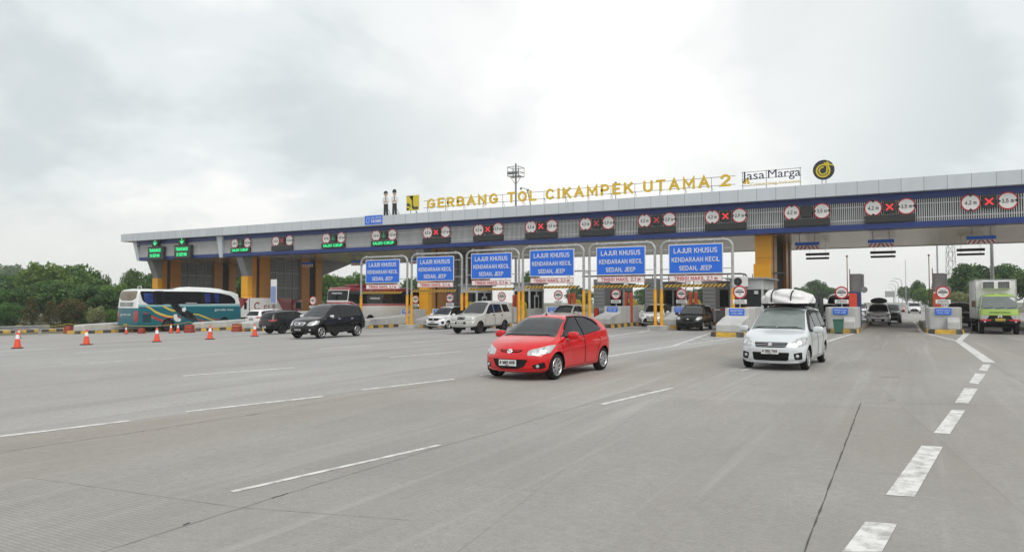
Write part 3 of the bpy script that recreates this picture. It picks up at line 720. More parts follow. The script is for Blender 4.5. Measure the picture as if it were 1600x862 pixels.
# ================================================================== lane signs on the slat screen
M_LEDG = mat('green_led', (0.03, 0.75, 0.25), .5, 0, 0, emit=.95)
M_LEDGD = mat('dim_green_led', (0.02, 0.28, 0.12), .5, 0, 0, emit=.28)
M_LEDR = mat('red_led', (0.85, 0.03, 0.04), .5, 0, 0, emit=.8)
M_LEDRD = mat('dim_red_led', (0.50, 0.05, 0.06), .5, 0, 0, emit=.25)
M_BOARD = mat('led_board', (0.022, 0.024, 0.023), .45, 0, .15, 4)
M_SIGNW = mat('sign_white', (0.78, 0.78, 0.77), .45, 0, .05, 2)
M_SIGNR = mat('sign_red', (0.50, 0.018, 0.03), .45, 0, .08, 3)
ORD = ['first', 'second', 'third', 'fourth', 'fifth', 'sixth', 'seventh', 'eighth', 'ninth', 'tenth', 'eleventh', 'twelfth', 'thirteenth']
SY = YF + .60
def limit_sign(x, z, txt, label, wide):
    r = empty('height_limit_sign' if not wide else 'width_limit_sign', (x, SY, z), 0, label, 'limit sign', 'round limit signs on the canopy')
    b = MB(); b.disc((0, 0, 0), .52, 'y', 32, .05); b.m = 1
    b.disc((0, -.028, 0), .52, 'y', 32, .014, r0=.445)
    b.m = 2
    for s in (-1, 1):
        if wide: b.add([(s * .50, -.042, .16), (s * .50, -.042, -.16), (s * .33, -.042, 0)], [(0, 1, 2)])
        else: b.add([(.16, -.042, s * .50), (-.16, -.042, s * .50), (0, -.042, s * .33)], [(0, 1, 2)])
    add_text(b, txt, (0, -.03, 0), .24, .60, bold=.02)
    b.build('plate', [M_SIGNW, M_SIGNR, M_INK], r, fix=False)
    b = MB(); b.box((0, .08, 0), (.5, .1, .06)); b.build('bracket', M_STEEL, r)
def cross(b, s, w, y):
    for a in (45, -45): b.box((0, y + (0.004 if a > 0 else 0), 0), (s * 2, .02, w), (0, R(a), 0))
LANES = [(376, 'g', '3.5 m', 'SALDO CUKUP'), (441, 'rd', '3.5 m', ''), (521, 'g', '3.5 m', 'SALDO CUKUP'), (600, 'g', '3.5 m', 'SALDO CUKUP'), (682, 'r', '2.9 m', ''), (763, 'r', '2.9 m', ''),
         (846, 'r', '2.9 m', ''), (933, 'rd', '2.9 m', ''), (1027, 'rd', '2.9 m', ''), (1135, 'r', '2.9 m', ''), (1262, 'off', '3.5 m', ''), (1392, 'r', '3.5 m', ''), (1548, 'r', '3.5 m', None)]
LX = []
for i, (px, st, wtx, board) in enumerate(LANES):
    x = xat(px, SY); LX.append(x); z = 7.66; o = ORD[i]; sp = .92
    limit_sign(x - sp, z, '4.2 m', 'height limit sign 4.2 m of the %s lane counted from the coach end' % o, False)
    limit_sign(x + sp, z, wtx, 'width limit sign %s of the %s lane counted from the coach end' % (wtx, o), True)
    desc = {'g': 'square lane signal with a dim green arrow', 'rd': 'square lane signal with a faint red cross', 'r': 'square lane signal with a bright red cross', 'off': 'unlit black lane signal'}[st]
    r = empty('lane_signal', (x, SY - .02, z), 0, desc + ' of the %s lane from the coach end' % o, 'lane signal', 'lane signals on the canopy')
    b = MB(); b.box((0, 0, 0), (.68, .16, .70), bev=.02); b.build('housing', M_BOARD, r)
    b = MB()
    if st in ('r', 'rd'): cross(b, .27, .075, -.095); b.build('red_cross', M_LEDR if st == 'r' else M_LEDRD, r)
    elif st == 'g':
        b.box((0, -.09, .06), (.08, .02, .4)); b.box((-.1, -.09, -.13), (.3, .02, .07), (0, R(45), 0)); b.box((.1, -.094, -.13), (.3, .02, .07), (0, R(-45), 0)); b.build('green_arrow', M_LEDGD, r)
    if board is not None:
        lit = bool(board)
        r = empty('message_board', (x, SY - .04, 6.95), 0, ('long board with green letters SALDO CUKUP' if lit else 'long unlit black message board') + ' of the %s lane from the coach end' % o, 'message board', 'message boards on the canopy')
        b = MB(); b.box((0, 0, 0), (2.8, .2, .44), bev=.015); b.build('housing', M_BOARD, r)
        if lit: b = MB(); add_text(b, board, (0, -.108, 0), .27, 2.35, bold=.03); b.build('lettering', M_LEDG, r)
for px, lb in ((247, 'above the rear of the blue coach'), (289, 'beside the silver trim on the end bay of the canopy')):
    x = xat(px, SY)
    r = empty('transaction_board', (x, SY - .2, 7.2), 0, 'TRANSAKSI DI DEPAN board ' + lb, 'message board', 'transaction boards on the end bay')
    b = MB(); b.box((0, 0, -.18), (2.6, .35, 1.44), bev=.02); b.box((-.1, 0, .92), (1.0, .35, .8), bev=.02); b.build('housing', M_BOARD, r)
    b = MB(); add_text(b, 'TRANSAKSI', (-.1, -.185, .14), .36, 1.95, bold=.02); b.build('lettering', M_LEDG, r)
    b = MB(); add_text(b, 'DI DEPAN', (-.1, -.185, -.44), .36, 1.62, bold=.02); b.build('lettering', M_LEDG, r); b = MB()
    b.box((-.1, -.18, 1.0), (.1, .02, .5)); b.box((-.24, -.18, .86), (.42, .02, .09), (0, R(45), 0)); b.box((.04, -.186, .86), (.42, .02, .09), (0, R(-45), 0))
    b.build('green_arrow', M_LEDG, r)
# clearance plates hung under the soffit and twin boards at its rear
M_CHEV = mat('chevron_white', (0.70, 0.69, 0.67), .5, 0, .08, 3)
for i, (x, rear) in enumerate([(-5.9, True), (-1.25, True), (4.45, True)] + [(xat(p, 57), False) for p in (415, 480, 558, 650)]):
    nm = ['over the silver car with roof luggage', 'over the white car with a dark roof bag', 'over the green truck', 'beside the louvred wall behind the dark cars', 'in front of the rear columns behind the white striped coach', 'behind the sign frame nearest the coaches', 'behind the second sign frame from the coaches'][i]
    r = empty('clearance_plate', (x, 54.5 if rear else 57, 5.72), 0, 'blue striped plate hung ' + nm, 'hanging plate', 'plates hung under the soffit')
    b = MB(); b.box((0, 0, .12), (1.6, .06, .22)); b.m = 1; b.box((0, 0, -.15), (1.56, .05, .29)); b.m = 2
    for k in range(6):
        xx = -.64 + k * .256; sh = .08 if k < 3 else -.08
        b.add([(xx - .05 - sh, -.03, -.28), (xx + .05 - sh, -.03, -.28), (xx + .05 + sh, -.03, -.02), (xx - .05 + sh, -.03, -.02)], [(0, 1, 2, 3)])
    b.build('panel', [M_BLUES, M_CHEV, M_SIGNR], r, fix=False)
    b = MB(); b.box((-.5, 0, .45), (.04, .04, .42)); b.box((.5, 0, .45), (.04, .04, .42)); b.build('hanger', M_STEEL, r)
    if rear:
        r = empty('twin_board', (x - .05, 62, 5.36), 0, 'pair of slim black boards hung ' + nm, 'message board', 'twin boards at the rear of the canopy')
        b = MB(); b.box((0, 0, .17), (1.75, .12, .20)); b.box((0, 0, -.16), (1.7, .12, .16)); b.build('board', M_BOARD, r)
        b = MB(); b.box((-.6, .02, .42), (.02, .02, 1.1)); b.box((.6, .02, .42), (.02, .02, 1.1)); b.build('hanger', M_CHEV, r)

# ================================================================== pipe gantries with blue lane signs
M_HAZY = mat('hazard_yellow', (0.66, 0.38, 0.02), .6, 0, .15, 3)
GX = [(-36.7, -32.3), (-31.9, -27.5), (-27.1, -22.9), (-22.6, -18.15), (-17.75, -13.4), (-13.0, -8.73)]
GY = 43.0
GLAB = ['first lane sign frame from the coaches, pale blue board before the white striped coach', 'second lane sign frame from the coaches, its board above the white hatchback', 'third lane sign frame from the coaches, above the champagne minivan',
        'fourth lane sign frame from the coaches, its board right above the red car', 'fifth lane sign frame from the coaches, above the white wedge nosed car', 'sixth and largest looking lane sign frame, above the small black car']
def gantry(i):
    x0, x1 = GX[i]; g = G((x0 + x1) / 2); w = x1 - x0; xm = (x0 + x1) / 2
    r = empty('lane_gantry', (xm, GY, g), 0, GLAB[i].replace('pale ', ''), 'gantry', 'lane sign gantries before the toll lanes')
    H = 5.42; rr = .08; hx = w / 2
    for s in (-1, 1):
        b = MB(); b.cyl((s * hx, 0, 2.5), (s * hx, 0, H - .45), rr, 12); b.build('post', M_GALV, r, 50)
        b = MB(); b.cyl((s * hx, 0, .28), (s * hx, 0, 2.52), rr + .025, 12); b.box((s * hx, 0, .30), (.42, .36, .05)); b.build('yellow_sleeve', M_YEL, r, 40)
    b = MB(); pts = []
    for k in range(7): a = R(180 - 90 * k / 6); pts.append((-hx + .45 + .45 * math.cos(a), 0, H - .45 + .45 * math.sin(a)))
    for k in range(7): a = R(90 - 90 * k / 6); pts.append((hx - .45 + .45 * math.cos(a), 0, H - .45 + .45 * math.sin(a)))
    b.tube(pts, rr, 12)
    for s in (-1, 1): b.cyl((s * (hx - .5), 0, H), (s * (hx - .58), 0, H), rr + .05, 12)
    b.build('crossbar', M_GALV, r, 50)
    pw = 3.15; pz = 4.32; ph = 1.68
    b = MB(); b.box((0, -.16, pz), (pw, .04, ph)); b.m = 1; b.box((0, -.152, pz), (pw + .1, .035, ph + .1)); spn = b.build('sign_panel', [M_BLUES, M_WHITE], r)
    b = MB(); y = -.188
    for tx, zz, hh, ww in (('LAJUR KHUSUS', .50, .31, 2.6), ('KENDARAAN KECIL', -.04, .28, 2.86), ('SEDAN, JEEP', -.55, .28, 1.95)):
        b = MB(); add_text(b, tx, (0, y, pz + zz), hh, ww, bold=.018); b.build('lettering', M_WHITE, spn)
    b = MB(); b.box((0, -.16, 3.16), (pw, .03, .36)); b.m = 1
    for s in (-1, 1): b.box((0, -.179, 3.16 + s * .165), (pw, .008, .022)); b.box((s * (pw / 2 - .012), -.179, 3.16), (.022, .008, .308))
    add_text(b, 'TINGGI MAKS. 2,1 m', (0, -.18, 3.16), .22, 2.6, bold=.03); b.build('height_plate', [M_SIGNW, M_SIGNR], r, fix=False)
    b = MB(); n = 15; L_ = w - .6
    for k in range(n * 2):
        b.m = k % 2; a = -L_ / 2 + L_ * k / (2 * n); c = a + L_ / (2 * n); sk = .10
        z0, z1 = 2.63, 2.80
        vs = [(a - sk, -.18, z0), (c - sk, -.18, z0), (c + sk, -.18, z1), (a + sk, -.18, z1), (a - sk, -.10, z0), (c - sk, -.10, z0), (c + sk, -.10, z1), (a + sk, -.10, z1)]
        b.add(vs, [(0, 1, 2, 3), (7, 6, 5, 4), (0, 4, 5, 1), (3, 2, 6, 7)] + ([(0, 3, 7, 4)] if k == 0 else []) + ([(1, 5, 6, 2)] if k == 2 * n - 1 else []))
    b.build('height_bar', [M_HAZY, M_INK], r, fix=False)
    b = MB()
    for xx in (-pw * .36, pw * .36): b.tube([(xx, -.13, H - .05), (xx, -.13, 2.80)], .018, 6)
    for zz in (pz + .6, pz - .6): b.box((0, -.09, zz), (w - .1, .03, .05))
    b.build('hanger', M_GALV, r)
for i in range(6): gantry(i)
for i, (x0, x1, lb) in enumerate([(-36.9, -36.3, 'concrete footing under the outer post of the frame before the white striped coach'), (-32.75, -31.5, 'shared concrete footing between the white striped coach and the white hatchback'), (-27.85, -26.7, 'shared concrete footing behind the champagne minivan'), (-23.2, -22.2, 'shared concrete footing hidden low behind the red car bonnet'),
                              (-18.5, -17.4, 'shared concrete footing behind the red car tail'), (-13.8, -12.6, 'shared concrete footing left of the small black car'), (-9.2, -8.4, 'concrete footing right of the small black car')]):
    f = MB(); xm = (x0 + x1) / 2; f.box((xm, GY, G(xm) + .14), (x1 - x0, .9, .32), bev=.04); tag(f.build('concrete_footing', M_CONC), lb, 'footing', 'concrete footings of the gantries')
# ================================================================== vehicle shells
def pchip(pts):
    xs = np.array([p[0] for p in pts], float); ys = np.array([p[1] for p in pts], float)
    o = np.argsort(xs); xs, ys = xs[o], ys[o]
    h = np.diff(xs); d = np.diff(ys) / h
    m = np.zeros(len(xs))
    if len(xs) > 2:
        for i in range(1, len(xs) - 1):
            if d[i - 1] * d[i] > 0:
                w1 = 2 * h[i] + h[i - 1]; w2 = h[i] + 2 * h[i - 1]
                m[i] = (w1 + w2) / (w1 / d[i - 1] + w2 / d[i])
    m[0] = d[0]; m[-1] = d[-1]
    def f(x):
        x = np.clip(np.asarray(x, float), xs[0], xs[-1])
        i = np.clip(np.searchsorted(xs, x, 'right') - 1, 0, len(xs) - 2)
        t = (x - xs[i]) / h[i]
        return ((2 * t**3 - 3 * t**2 + 1) * ys[i] + (t**3 - 2 * t**2 + t) * h[i] * m[i]
                + (-2 * t**3 + 3 * t**2) * ys[i + 1] + (t**3 - t**2) * h[i] * m[i + 1])
    return f
def inpoly(px, py, poly):
    r = np.zeros(len(px), bool); n = len(poly); j = n - 1
    for i in range(n):
        xi, yi = poly[i]; xj, yj = poly[j]
        if yi != yj:
            c = ((yi > py) != (yj > py)) & (px < (xj - xi) * (py - yi) / (yj - yi) + xi)
            r ^= c
        j = i
    return r
def nearest_on(poly, pu, pv):
    best = np.full(len(pu), 1e9); bu = pu.copy(); bv = pv.copy(); n = len(poly)
    for i in range(n):
        a = np.array(poly[i], float); b = np.array(poly[(i + 1) % n], float); d = b - a; l2 = d @ d
        if l2 < 1e-12: continue
        t = np.clip(((pu - a[0]) * d[0] + (pv - a[1]) * d[1]) / l2, 0, 1)
        u = a[0] + t * d[0]; v = a[1] + t * d[1]; q = (u - pu)**2 + (v - pv)**2
        k = q < best; best[k] = q[k]; bu[k] = u[k]; bv[k] = v[k]
    return np.sqrt(best), bu, bv
def rounded(poly, r=0.04, n=4):
    """polygon with its corners rounded off"""
    out = []; N = len(poly)
    for i in range(N):
        p = np.array(poly[i], float); a = np.array(poly[i - 1], float); b = np.array(poly[(i + 1) % N], float)
        ra = min(r, 0.45 * np.linalg.norm(a - p)); rb = min(r, 0.45 * np.linalg.norm(b - p))
        p0 = p + (a - p) / np.linalg.norm(a - p) * ra; p1 = p + (b - p) / np.linalg.norm(b - p) * rb
        for k in range(n + 1):
            t = k / n; q = (1 - t)**2 * p0 + 2 * t * (1 - t) * p + t * t * p1; out.append((q[0], q[1]))
    return out
def circle_poly(cx, cz, r, n=40, z0=None):
    return [(cx + r * math.cos(2 * math.pi * k / n), cz + r * math.sin(2 * math.pi * k / n)) for k in range(n)]

class Shell:
    def __init__(s, P):
        s.P = P; L = P['L']; hw = P['hw']; q = P.get('q', 1.0); N = int(P.get('N', 130) * q)
        cell = s.cell = L / N
        xs = np.linspace(-L / 2, L / 2, N + 1)
        ends = np.array([0.004, 0.012, 0.026, 0.045, 0.07, 0.1])
        xs = np.concatenate([xs, L / 2 - ends, -L / 2 + ends, np.array(P.get('cuts', []))])
        xs = np.unique(np.round(xs, 4))
        keep = [0]
        for i in range(1, len(xs)):
            if xs[i] - xs[keep[-1]] > 0.003: keep.append(i)
        xs = xs[keep]; xs[-1] = L / 2; s.xs = xs
        fzt, fzs, fzb = pchip(P['top']), pchip(P['belt']), pchip(P['bottom'])
        fhw = pchip(P['half']) if 'half' in P else (lambda x: np.full_like(np.asarray(x, float), hw))
        zt, zs, zb, w = fzt(xs), fzs(xs), fzb(xs), fhw(xs)
        tum = P.get('tumble', 0.40); dr0 = P.get('dr', 0.09); sh = P.get('shoulder', 0.94); er = P.get('edge', 0.7)
        zs = np.minimum(zs, zt - 0.015)
        dr = np.minimum(dr0, 0.35 * (zt - zs))
        hs = w * sh
        hr = hs - tum * np.maximum(zt - dr - zs, 0) - np.minimum(0.06, 0.5 * (zt - zs)) * P.get('hoodin', 1.0)
        z0 = np.zeros_like(xs); bd = zs - zb
        K = [(z0, zb), (.80 * w, zb), (.965 * w, zb + np.minimum(.07, .2 * bd)), (w * P.get('low', .995), zb + .33 * bd),
             (w, zb + .70 * bd), (hs, zs), (hr, zt - dr), (hr * er, zt - P.get('crown', .02)), (z0, zt)]
        cnt = [max(2, int(round(c * q))) for c in P.get('seg', [4, 3, 6, 9, 6, 15, 7, 8])]
        Y = []; Z = []; s.key = [0]
        for i, c in enumerate(cnt):
            for k in range(c):
                t = k / c
                Y.append(K[i][0] * (1 - t) + K[i + 1][0] * t); Z.append(K[i][1] * (1 - t) + K[i + 1][1] * t)
            s.key.append(s.key[-1] + c)
        Y.append(K[8][0]); Z.append(K[8][1])
        Y = np.stack(Y, 1); Z = np.stack(Z, 1)
        for _ in range(int(P.get('smooth', 4) * q * q) + 1):
            Y2 = Y.copy(); Z2 = Z.copy()
            Y2[:, 1:-1] = .25 * Y[:, :-2] + .5 * Y[:, 1:-1] + .25 * Y[:, 2:]
            Z2[:, 1:-1] = .25 * Z[:, :-2] + .5 * Z[:, 1:-1] + .25 * Z[:, 2:]
            Y, Z = Y2, Z2
        M = Y.shape[1]; s.M = M
        # rounding of the two ends
        for end, r in ((1, P.get('rf', .16)), (-1, P.get('rr', .12))):
            dl = (L / 2 - xs) if end == 1 else (xs + L / 2)
            ins = np.where(dl < r, r - np.sqrt(np.maximum(r * r - (r - dl)**2, 0)), 0)
            fy = (w - ins) / w; zc = (zt + zb) / 2; hz = (zt - zb) / 2; fz = (hz - ins * P.get('rz', 0.8)) / hz
            Y = Y * fy[:, None]; Z = zc[:, None] + (Z - zc[:, None]) * fz[:, None]
        X = np.repeat(xs[:, None], M, 1)
        Yf = np.concatenate([Y, -Y[:, M - 2:0:-1]], 1); Zf = np.concatenate([Z, Z[:, M - 2:0:-1]], 1)
        Xf = np.concatenate([X, X[:, M - 2:0:-1]], 1)
        n, W = Yf.shape; s.W = W; s.n = n
        V = np.stack([Xf, Yf, Zf], 2).reshape(-1, 3)
        sx = np.repeat(xs, W); col = np.tile(np.arange(W), n)
        half = np.where(col < M, col, W - col)
        i = np.arange(n - 1)[:, None] * W; j = np.arange(W)[None, :]; j2 = (j + 1) % W
        F = np.stack([i + j, i + W + j, i + W + j2, i + j2], 2).reshape(-1, 4)
        fst = np.repeat(.5 * (xs[1:] + xs[:-1]), W); frow = np.tile(np.minimum(half[:W], half[(np.arange(W) + 1) % W]), n - 1)
        # closed end caps made of shrinking rings
        nr = P.get('rings', int(26 * q)); 
        for end in (1, -1):
            base = (n - 1) * W if end == 1 else 0
            ring = V[base:base + W].copy(); zc = (ring[:, 2].max() + ring[:, 2].min()) / 2
            prev = np.arange(base, base + W)
            for k in range(1, nr + 1):
                f = 1 - k / nr
                if f < 1e-6: f = 0.002
                rv = ring.copy(); rv[:, 1] *= f; rv[:, 2] = zc + (rv[:, 2] - zc) * f
                st = len(V); V = np.concatenate([V, rv]); sx = np.concatenate([sx, np.full(W, xs[-1] if end == 1 else xs[0])])
                cur = np.arange(st, st + W)
                a = np.arange(W); b = (a + 1) % W
                nf = np.stack([prev[a], cur[a], cur[b], prev[b]], 1)
                if end == -1: nf = nf[:, ::-1]
                F = np.concatenate([F, nf]); fst = np.concatenate([fst, np.full(W, end * L / 2)]); frow = np.concatenate([frow, np.full(W, -1)])
                prev = cur
        # plan curve and profile of nose and tail
        yn = np.abs(V[:, 1]) / hw; x = V[:, 0].copy()
        def sm(a, b, t): t = np.clip((t - a) / (b - a), 0, 1); return t * t * (3 - 2 * t)
        kf = sm(L / 2 - P.get('ff', 1.1), L / 2, x); kr = sm(L / 2 - P.get('fr', .7), L / 2, -x)
        V[:, 0] -= P.get('cf', .22) * yn**P.get('pf', 2.2) * kf
        V[:, 0] += P.get('cr', .10) * yn**2.4 * kr
        if 'nose' in P: V[:, 0] -= pchip(P['nose'])(V[:, 2]) * sm(L / 2 - .45, L / 2, x)
        if 'tail' in P: V[:, 0] += pchip(P['tail'])(V[:, 2]) * sm(L / 2 - .45, L / 2, -x)
        if 'bulge' in P:
            for (side, poly, amt) in P['bulge']: pass
        s.V, s.F, s.fst, s.frow = V, F, fst, frow
        s.normals(); s.V0 = s.V.copy()
    def normals(s):
        V, F = s.V, s.F
        a = V[F[:, 2]] - V[F[:, 0]]; b = V[F[:, 3]] - V[F[:, 1]]
        nr = np.cross(a, b); nr /= np.maximum(np.linalg.norm(nr, axis=1), 1e-12)[:, None]
        c = V[F].mean(1)
        s.fn, s.fc = nr, c
        vn = np.zeros_like(V)
        for k in range(4): np.add.at(vn, F[:, k], nr)
        s.vn = vn / np.maximum(np.linalg.norm(vn, axis=1), 1e-12)[:, None]
        if (nr[:, 2][c[:, 2] > c[:, 2].max() - .05]).mean() < 0:
            s.F = F[:, ::-1]; s.normals()
    def vmask(s, g, V, vn, hw):
        L = s.P['L']; v = g['view']
        if v == 'side':
            m = (np.abs(V[:, 1]) > .45 * hw) & (np.abs(vn[:, 1]) > .3)
            if 'sgn' in g: m &= V[:, 1] * g['sgn'] > 0
            return m, 0, 2
        if v == 'front': return (V[:, 0] > L / 2 - g.get('dep', .7)) & (vn[:, 0] > .12), 1, 2
        if v == 'rear': return (V[:, 0] < -L / 2 + g.get('dep', .7)) & (vn[:, 0] < -.12), 1, 2
        if v == 'top': return vn[:, 2] > .3, 0, 1
        if v == 'arch': return np.abs(V[:, 1]) > g.get('in', .62) * hw, 0, 2
    def classify(s, regs):
        """cuts the shell exactly along every region outline and sorts its faces into parts"""
        hw = s.P['hw']; W8 = 9
        n = len(s.F)
        Fp = np.concatenate([s.F, np.repeat(s.F[:, :1], W8 - 4, 1)], 1); cnt = np.full(n, 4)
        V, vn = s.V, s.vn; fst, frow = s.fst, s.frow
        part = np.zeros(n, int); info = [dict(part='body', mat=s.P['paint'])]
        for g in regs:
            info.append(g); gi = len(info) - 1
            ok = np.ones(len(Fp), bool)
            if 'only' in g:
                ok = np.zeros(len(Fp), bool)
                for i, nm in enumerate(info[:-1]):
                    if nm['part'] in g['only']: ok |= part == i
            else:
                for i, nm in enumerate(info[:-1]):
                    if nm['part'] == 'hole': ok &= part != i
            if g['view'] == 'band':
                lo, hi = g['rows']; lo = s.key[lo] + int(g.get('m0', 0) * s.P.get('q', 1)); hi = s.key[hi] - int(g.get('m1', 0) * s.P.get('q', 1))
                part[ok & (frow >= lo) & (frow < hi) & (fst > g['x'][0]) & (fst < g['x'][1])] = gi
                continue
            polys = g['poly'] if isinstance(g['poly'][0][0], (tuple, list)) else [g['poly']]
            for poly in polys:
                m, iu, iv = s.vmask(g, V, vn, hw)
                mir = g['view'] in ('front', 'rear') and g.get('mir', True) and min(p[0] for p in poly) >= 0
                sd = np.full(len(V), 9.0); idx = np.nonzero(m)[0]
                if not len(idx): continue
                pu = np.abs(V[idx, iu]) if mir else V[idx, iu]; pv = V[idx, iv]
                d, _, _ = nearest_on(poly, pu, pv)
                d = np.where(inpoly(pu, pv, poly), -d, d); d = np.where(np.abs(d) < 2e-4, 2e-4, d)
                sd[idx] = d
                fs = sd[Fp]; fm = m[Fp].all(1) & ok
                inside = fm & (fs < 0).all(1); part[inside] = gi
                mixed = np.nonzero(fm & (fs < 0).any(1) & (fs > 0).any(1))[0]
                cache = {}; nv = []; nn = []; base = len(V)
                aF = []; aC = []; aS = []; aR = []; aP = []
                def cross(i, j):
                    k = (i, j) if i < j else (j, i)
                    if k not in cache:
                        a, b = k; t = sd[a] / (sd[a] - sd[b])
                        nv.append(V[a] + (V[b] - V[a]) * t); q = vn[a] + (vn[b] - vn[a]) * t; nn.append(q / max(np.linalg.norm(q), 1e-9))
                        cache[k] = base + len(nv) - 1
                    return cache[k]
                for fi in mixed:
                    vs = Fp[fi, :cnt[fi]]; A = []; B = []
                    for q in range(len(vs)):
                        i, j = int(vs[q]), int(vs[(q + 1) % len(vs)])
                        (A if sd[i] < 0 else B).append(i)
                        if (sd[i] < 0) != (sd[j] < 0):
                            c = cross(i, j); A.append(c); B.append(c)
                    if len(A) > W8 or len(B) > W8 or len(A) < 3 or len(B) < 3: continue
                    Fp[fi] = B + [B[0]] * (W8 - len(B)); cnt[fi] = len(B)
                    aF.append(A + [A[0]] * (W8 - len(A))); aC.append(len(A)); aS.append(fst[fi]); aR.append(frow[fi]); aP.append(gi)
                if aF:
                    V = np.concatenate([V, np.array(nv)]); vn = np.concatenate([vn, np.array(nn)])
                    Fp = np.concatenate([Fp, np.array(aF)]); cnt = np.concatenate([cnt, aC]); fst = np.concatenate([fst, aS])
                    frow = np.concatenate([frow, aR]); part = np.concatenate([part, aP]); ok = np.concatenate([ok, np.ones(len(aF), bool)])
        s.V, s.vn, s.Fp, s.cnt, s.part, s.info = V, vn, Fp, cnt, part, info
        s.fc = V[Fp[:, :3]].mean(1)
    def bvh(s):
        if not hasattr(s, '_b'):
            s._b = BVHTree.FromPolygons(s.V0.tolist(), s.F.tolist())
        return s._b
    def hit(s, view, u, v):
        L = s.P['L']
        o, d = {'front': ((L, u, v), (-1, 0, 0)), 'rear': ((-L, u, v), (1, 0, 0)), 'left': ((u, 4, v), (0, -1, 0)),
                'right': ((u, -4, v), (0, 1, 0)), 'top': ((u, v, 6), (0, 0, -1))}[view]
        p, n, i, dd = s.bvh().ray_cast(Vector(o), Vector(d))
        if p is None:
            p, n, i, dd = s.bvh().find_nearest(Vector((u, 0, v)))
        return p, n
    def submesh(s, sel, name, m, off=0.0, smooth=True):
        fp = s.Fp[sel]; cn = s.cnt[sel]; u, inv = np.unique(fp, return_inverse=True); inv = inv.reshape(fp.shape)
        vs = s.V[u] + s.vn[u] * off
        me = bpy.data.meshes.new(name)
        me.from_pydata(vs.tolist(), [], [r[:c] for r, c in zip(inv.tolist(), cn.tolist())]); me.materials.append(m)
        me.polygons.foreach_set('use_smooth', [smooth] * len(me.polygons)); me.update()
        return me

_WH = {}
def wheel_meshes(r, w, rim, spokes, style='alloy', mr=0.68):
    key = (r, w, rim.name, spokes, style)
    if key in _WH: return _WH[key]
    t = MB()
    prof = [(r * mr, -w / 2 + .012), (r * .80, -w / 2 - .004), (r * .93, -w / 2 + .004), (r * .985, -w / 2 + .028), (r, -w / 4), (r, w / 4),
            (r * .985, w / 2 - .028), (r * .93, w / 2 - .004), (r * .80, w / 2 + .004), (r * mr, w / 2 - .012), (r * mr, 0)]
    t.lathe(prof, 36, 'y', close=True)
    tyre = t.mesh('tyre', M_TYRE, 50)
    b = MB(); R0 = r * mr
    b.m = 0
    b.lathe([(R0 * 1.03, w / 2 - .006), (R0 * .99, w / 2 + .003), (R0 * .93, w / 2 - .008), (R0 * .90, w / 2 - .05), (R0 * .9, -w / 2 + .02), (R0 * 1.0, -w / 2 + .02)], 36, 'y', close=True)
    b.lathe([(0.0005, w / 2 - .008), (R0 * .2, w / 2 - .012), (R0 * .24, w / 2 - .04), (0.0005, w / 2 - .05)], 18, 'y')
    b.m = 1
    b.lathe([(0.0005, w / 2 - .075), (R0 * .95, w / 2 - .075)], 30, 'y')
    b.m = 0
    for k in range(spokes):
        a = 2 * math.pi * k / spokes + .3
        ca, sa = math.cos(a), math.sin(a)
        wi, wo = R0 * .11, R0 * (.16 if style == 'alloy' else .10)
        pts = []
        for (rr, ww, yy) in ((R0 * .16, wi, w / 2 - .016), (R0 * .55, (wi + wo) * .42, w / 2 - .014), (R0 * .93, wo, w / 2 - .006)):
            for sgn in (-1, 1):
                for dz in (0, -.03):
                    pts.append((rr * ca - sgn * ww * sa, yy + dz, rr * sa + sgn * ww * ca))
        fs = []
        for q in (0, 4):
            fs += [(q, q + 2, q + 6, q + 4), (q + 1, q + 5, q + 7, q + 3), (q, q + 4, q + 5, q + 1), (q + 2, q + 3, q + 7, q + 6)]
        b.add(pts, fs)
    if style == 'steel':
        b.lathe([(R0 * .3, w / 2 - .02), (R0 * .6, w / 2 - .012), (R0 * .92, w / 2 - .03)], 30, 'y')
    rimm = b.mesh('rim', [rim, M_GAP], 40)
    _WH[key] = (tyre, rimm); return _WH[key]
def add_wheel(root, x, y, r, w, rim=None, spokes=7, style='alloy'):
    ty, ri = wheel_meshes(r, w, rim or M_RIM, spokes, style)
    o = link_mesh('wheel', ty, root); o.location = (x, y, r)
    if y < 0: o.rotation_euler = (0, 0, math.pi)
    i = link_mesh('rim', ri, o)
    return o
def plate_mesh(txt, w=.43, h=.135, base=None, ink=None, sub=None):
    b = MB(); b.box((0, 0, 0), (w, .012, h), bev=.008)
    b.m = 1
    if txt: add_text(b, txt, (0, -.010, .012 if sub else 0), h * .52, w * .86, bold=.02, depth=.006)
    if sub: add_text(b, sub, (0, -.010, -h * .36), h * .14, w * .2, bold=.01, depth=.006)
    return b.mesh('license_plate', [base or M_PLW, ink or M_INK], False)

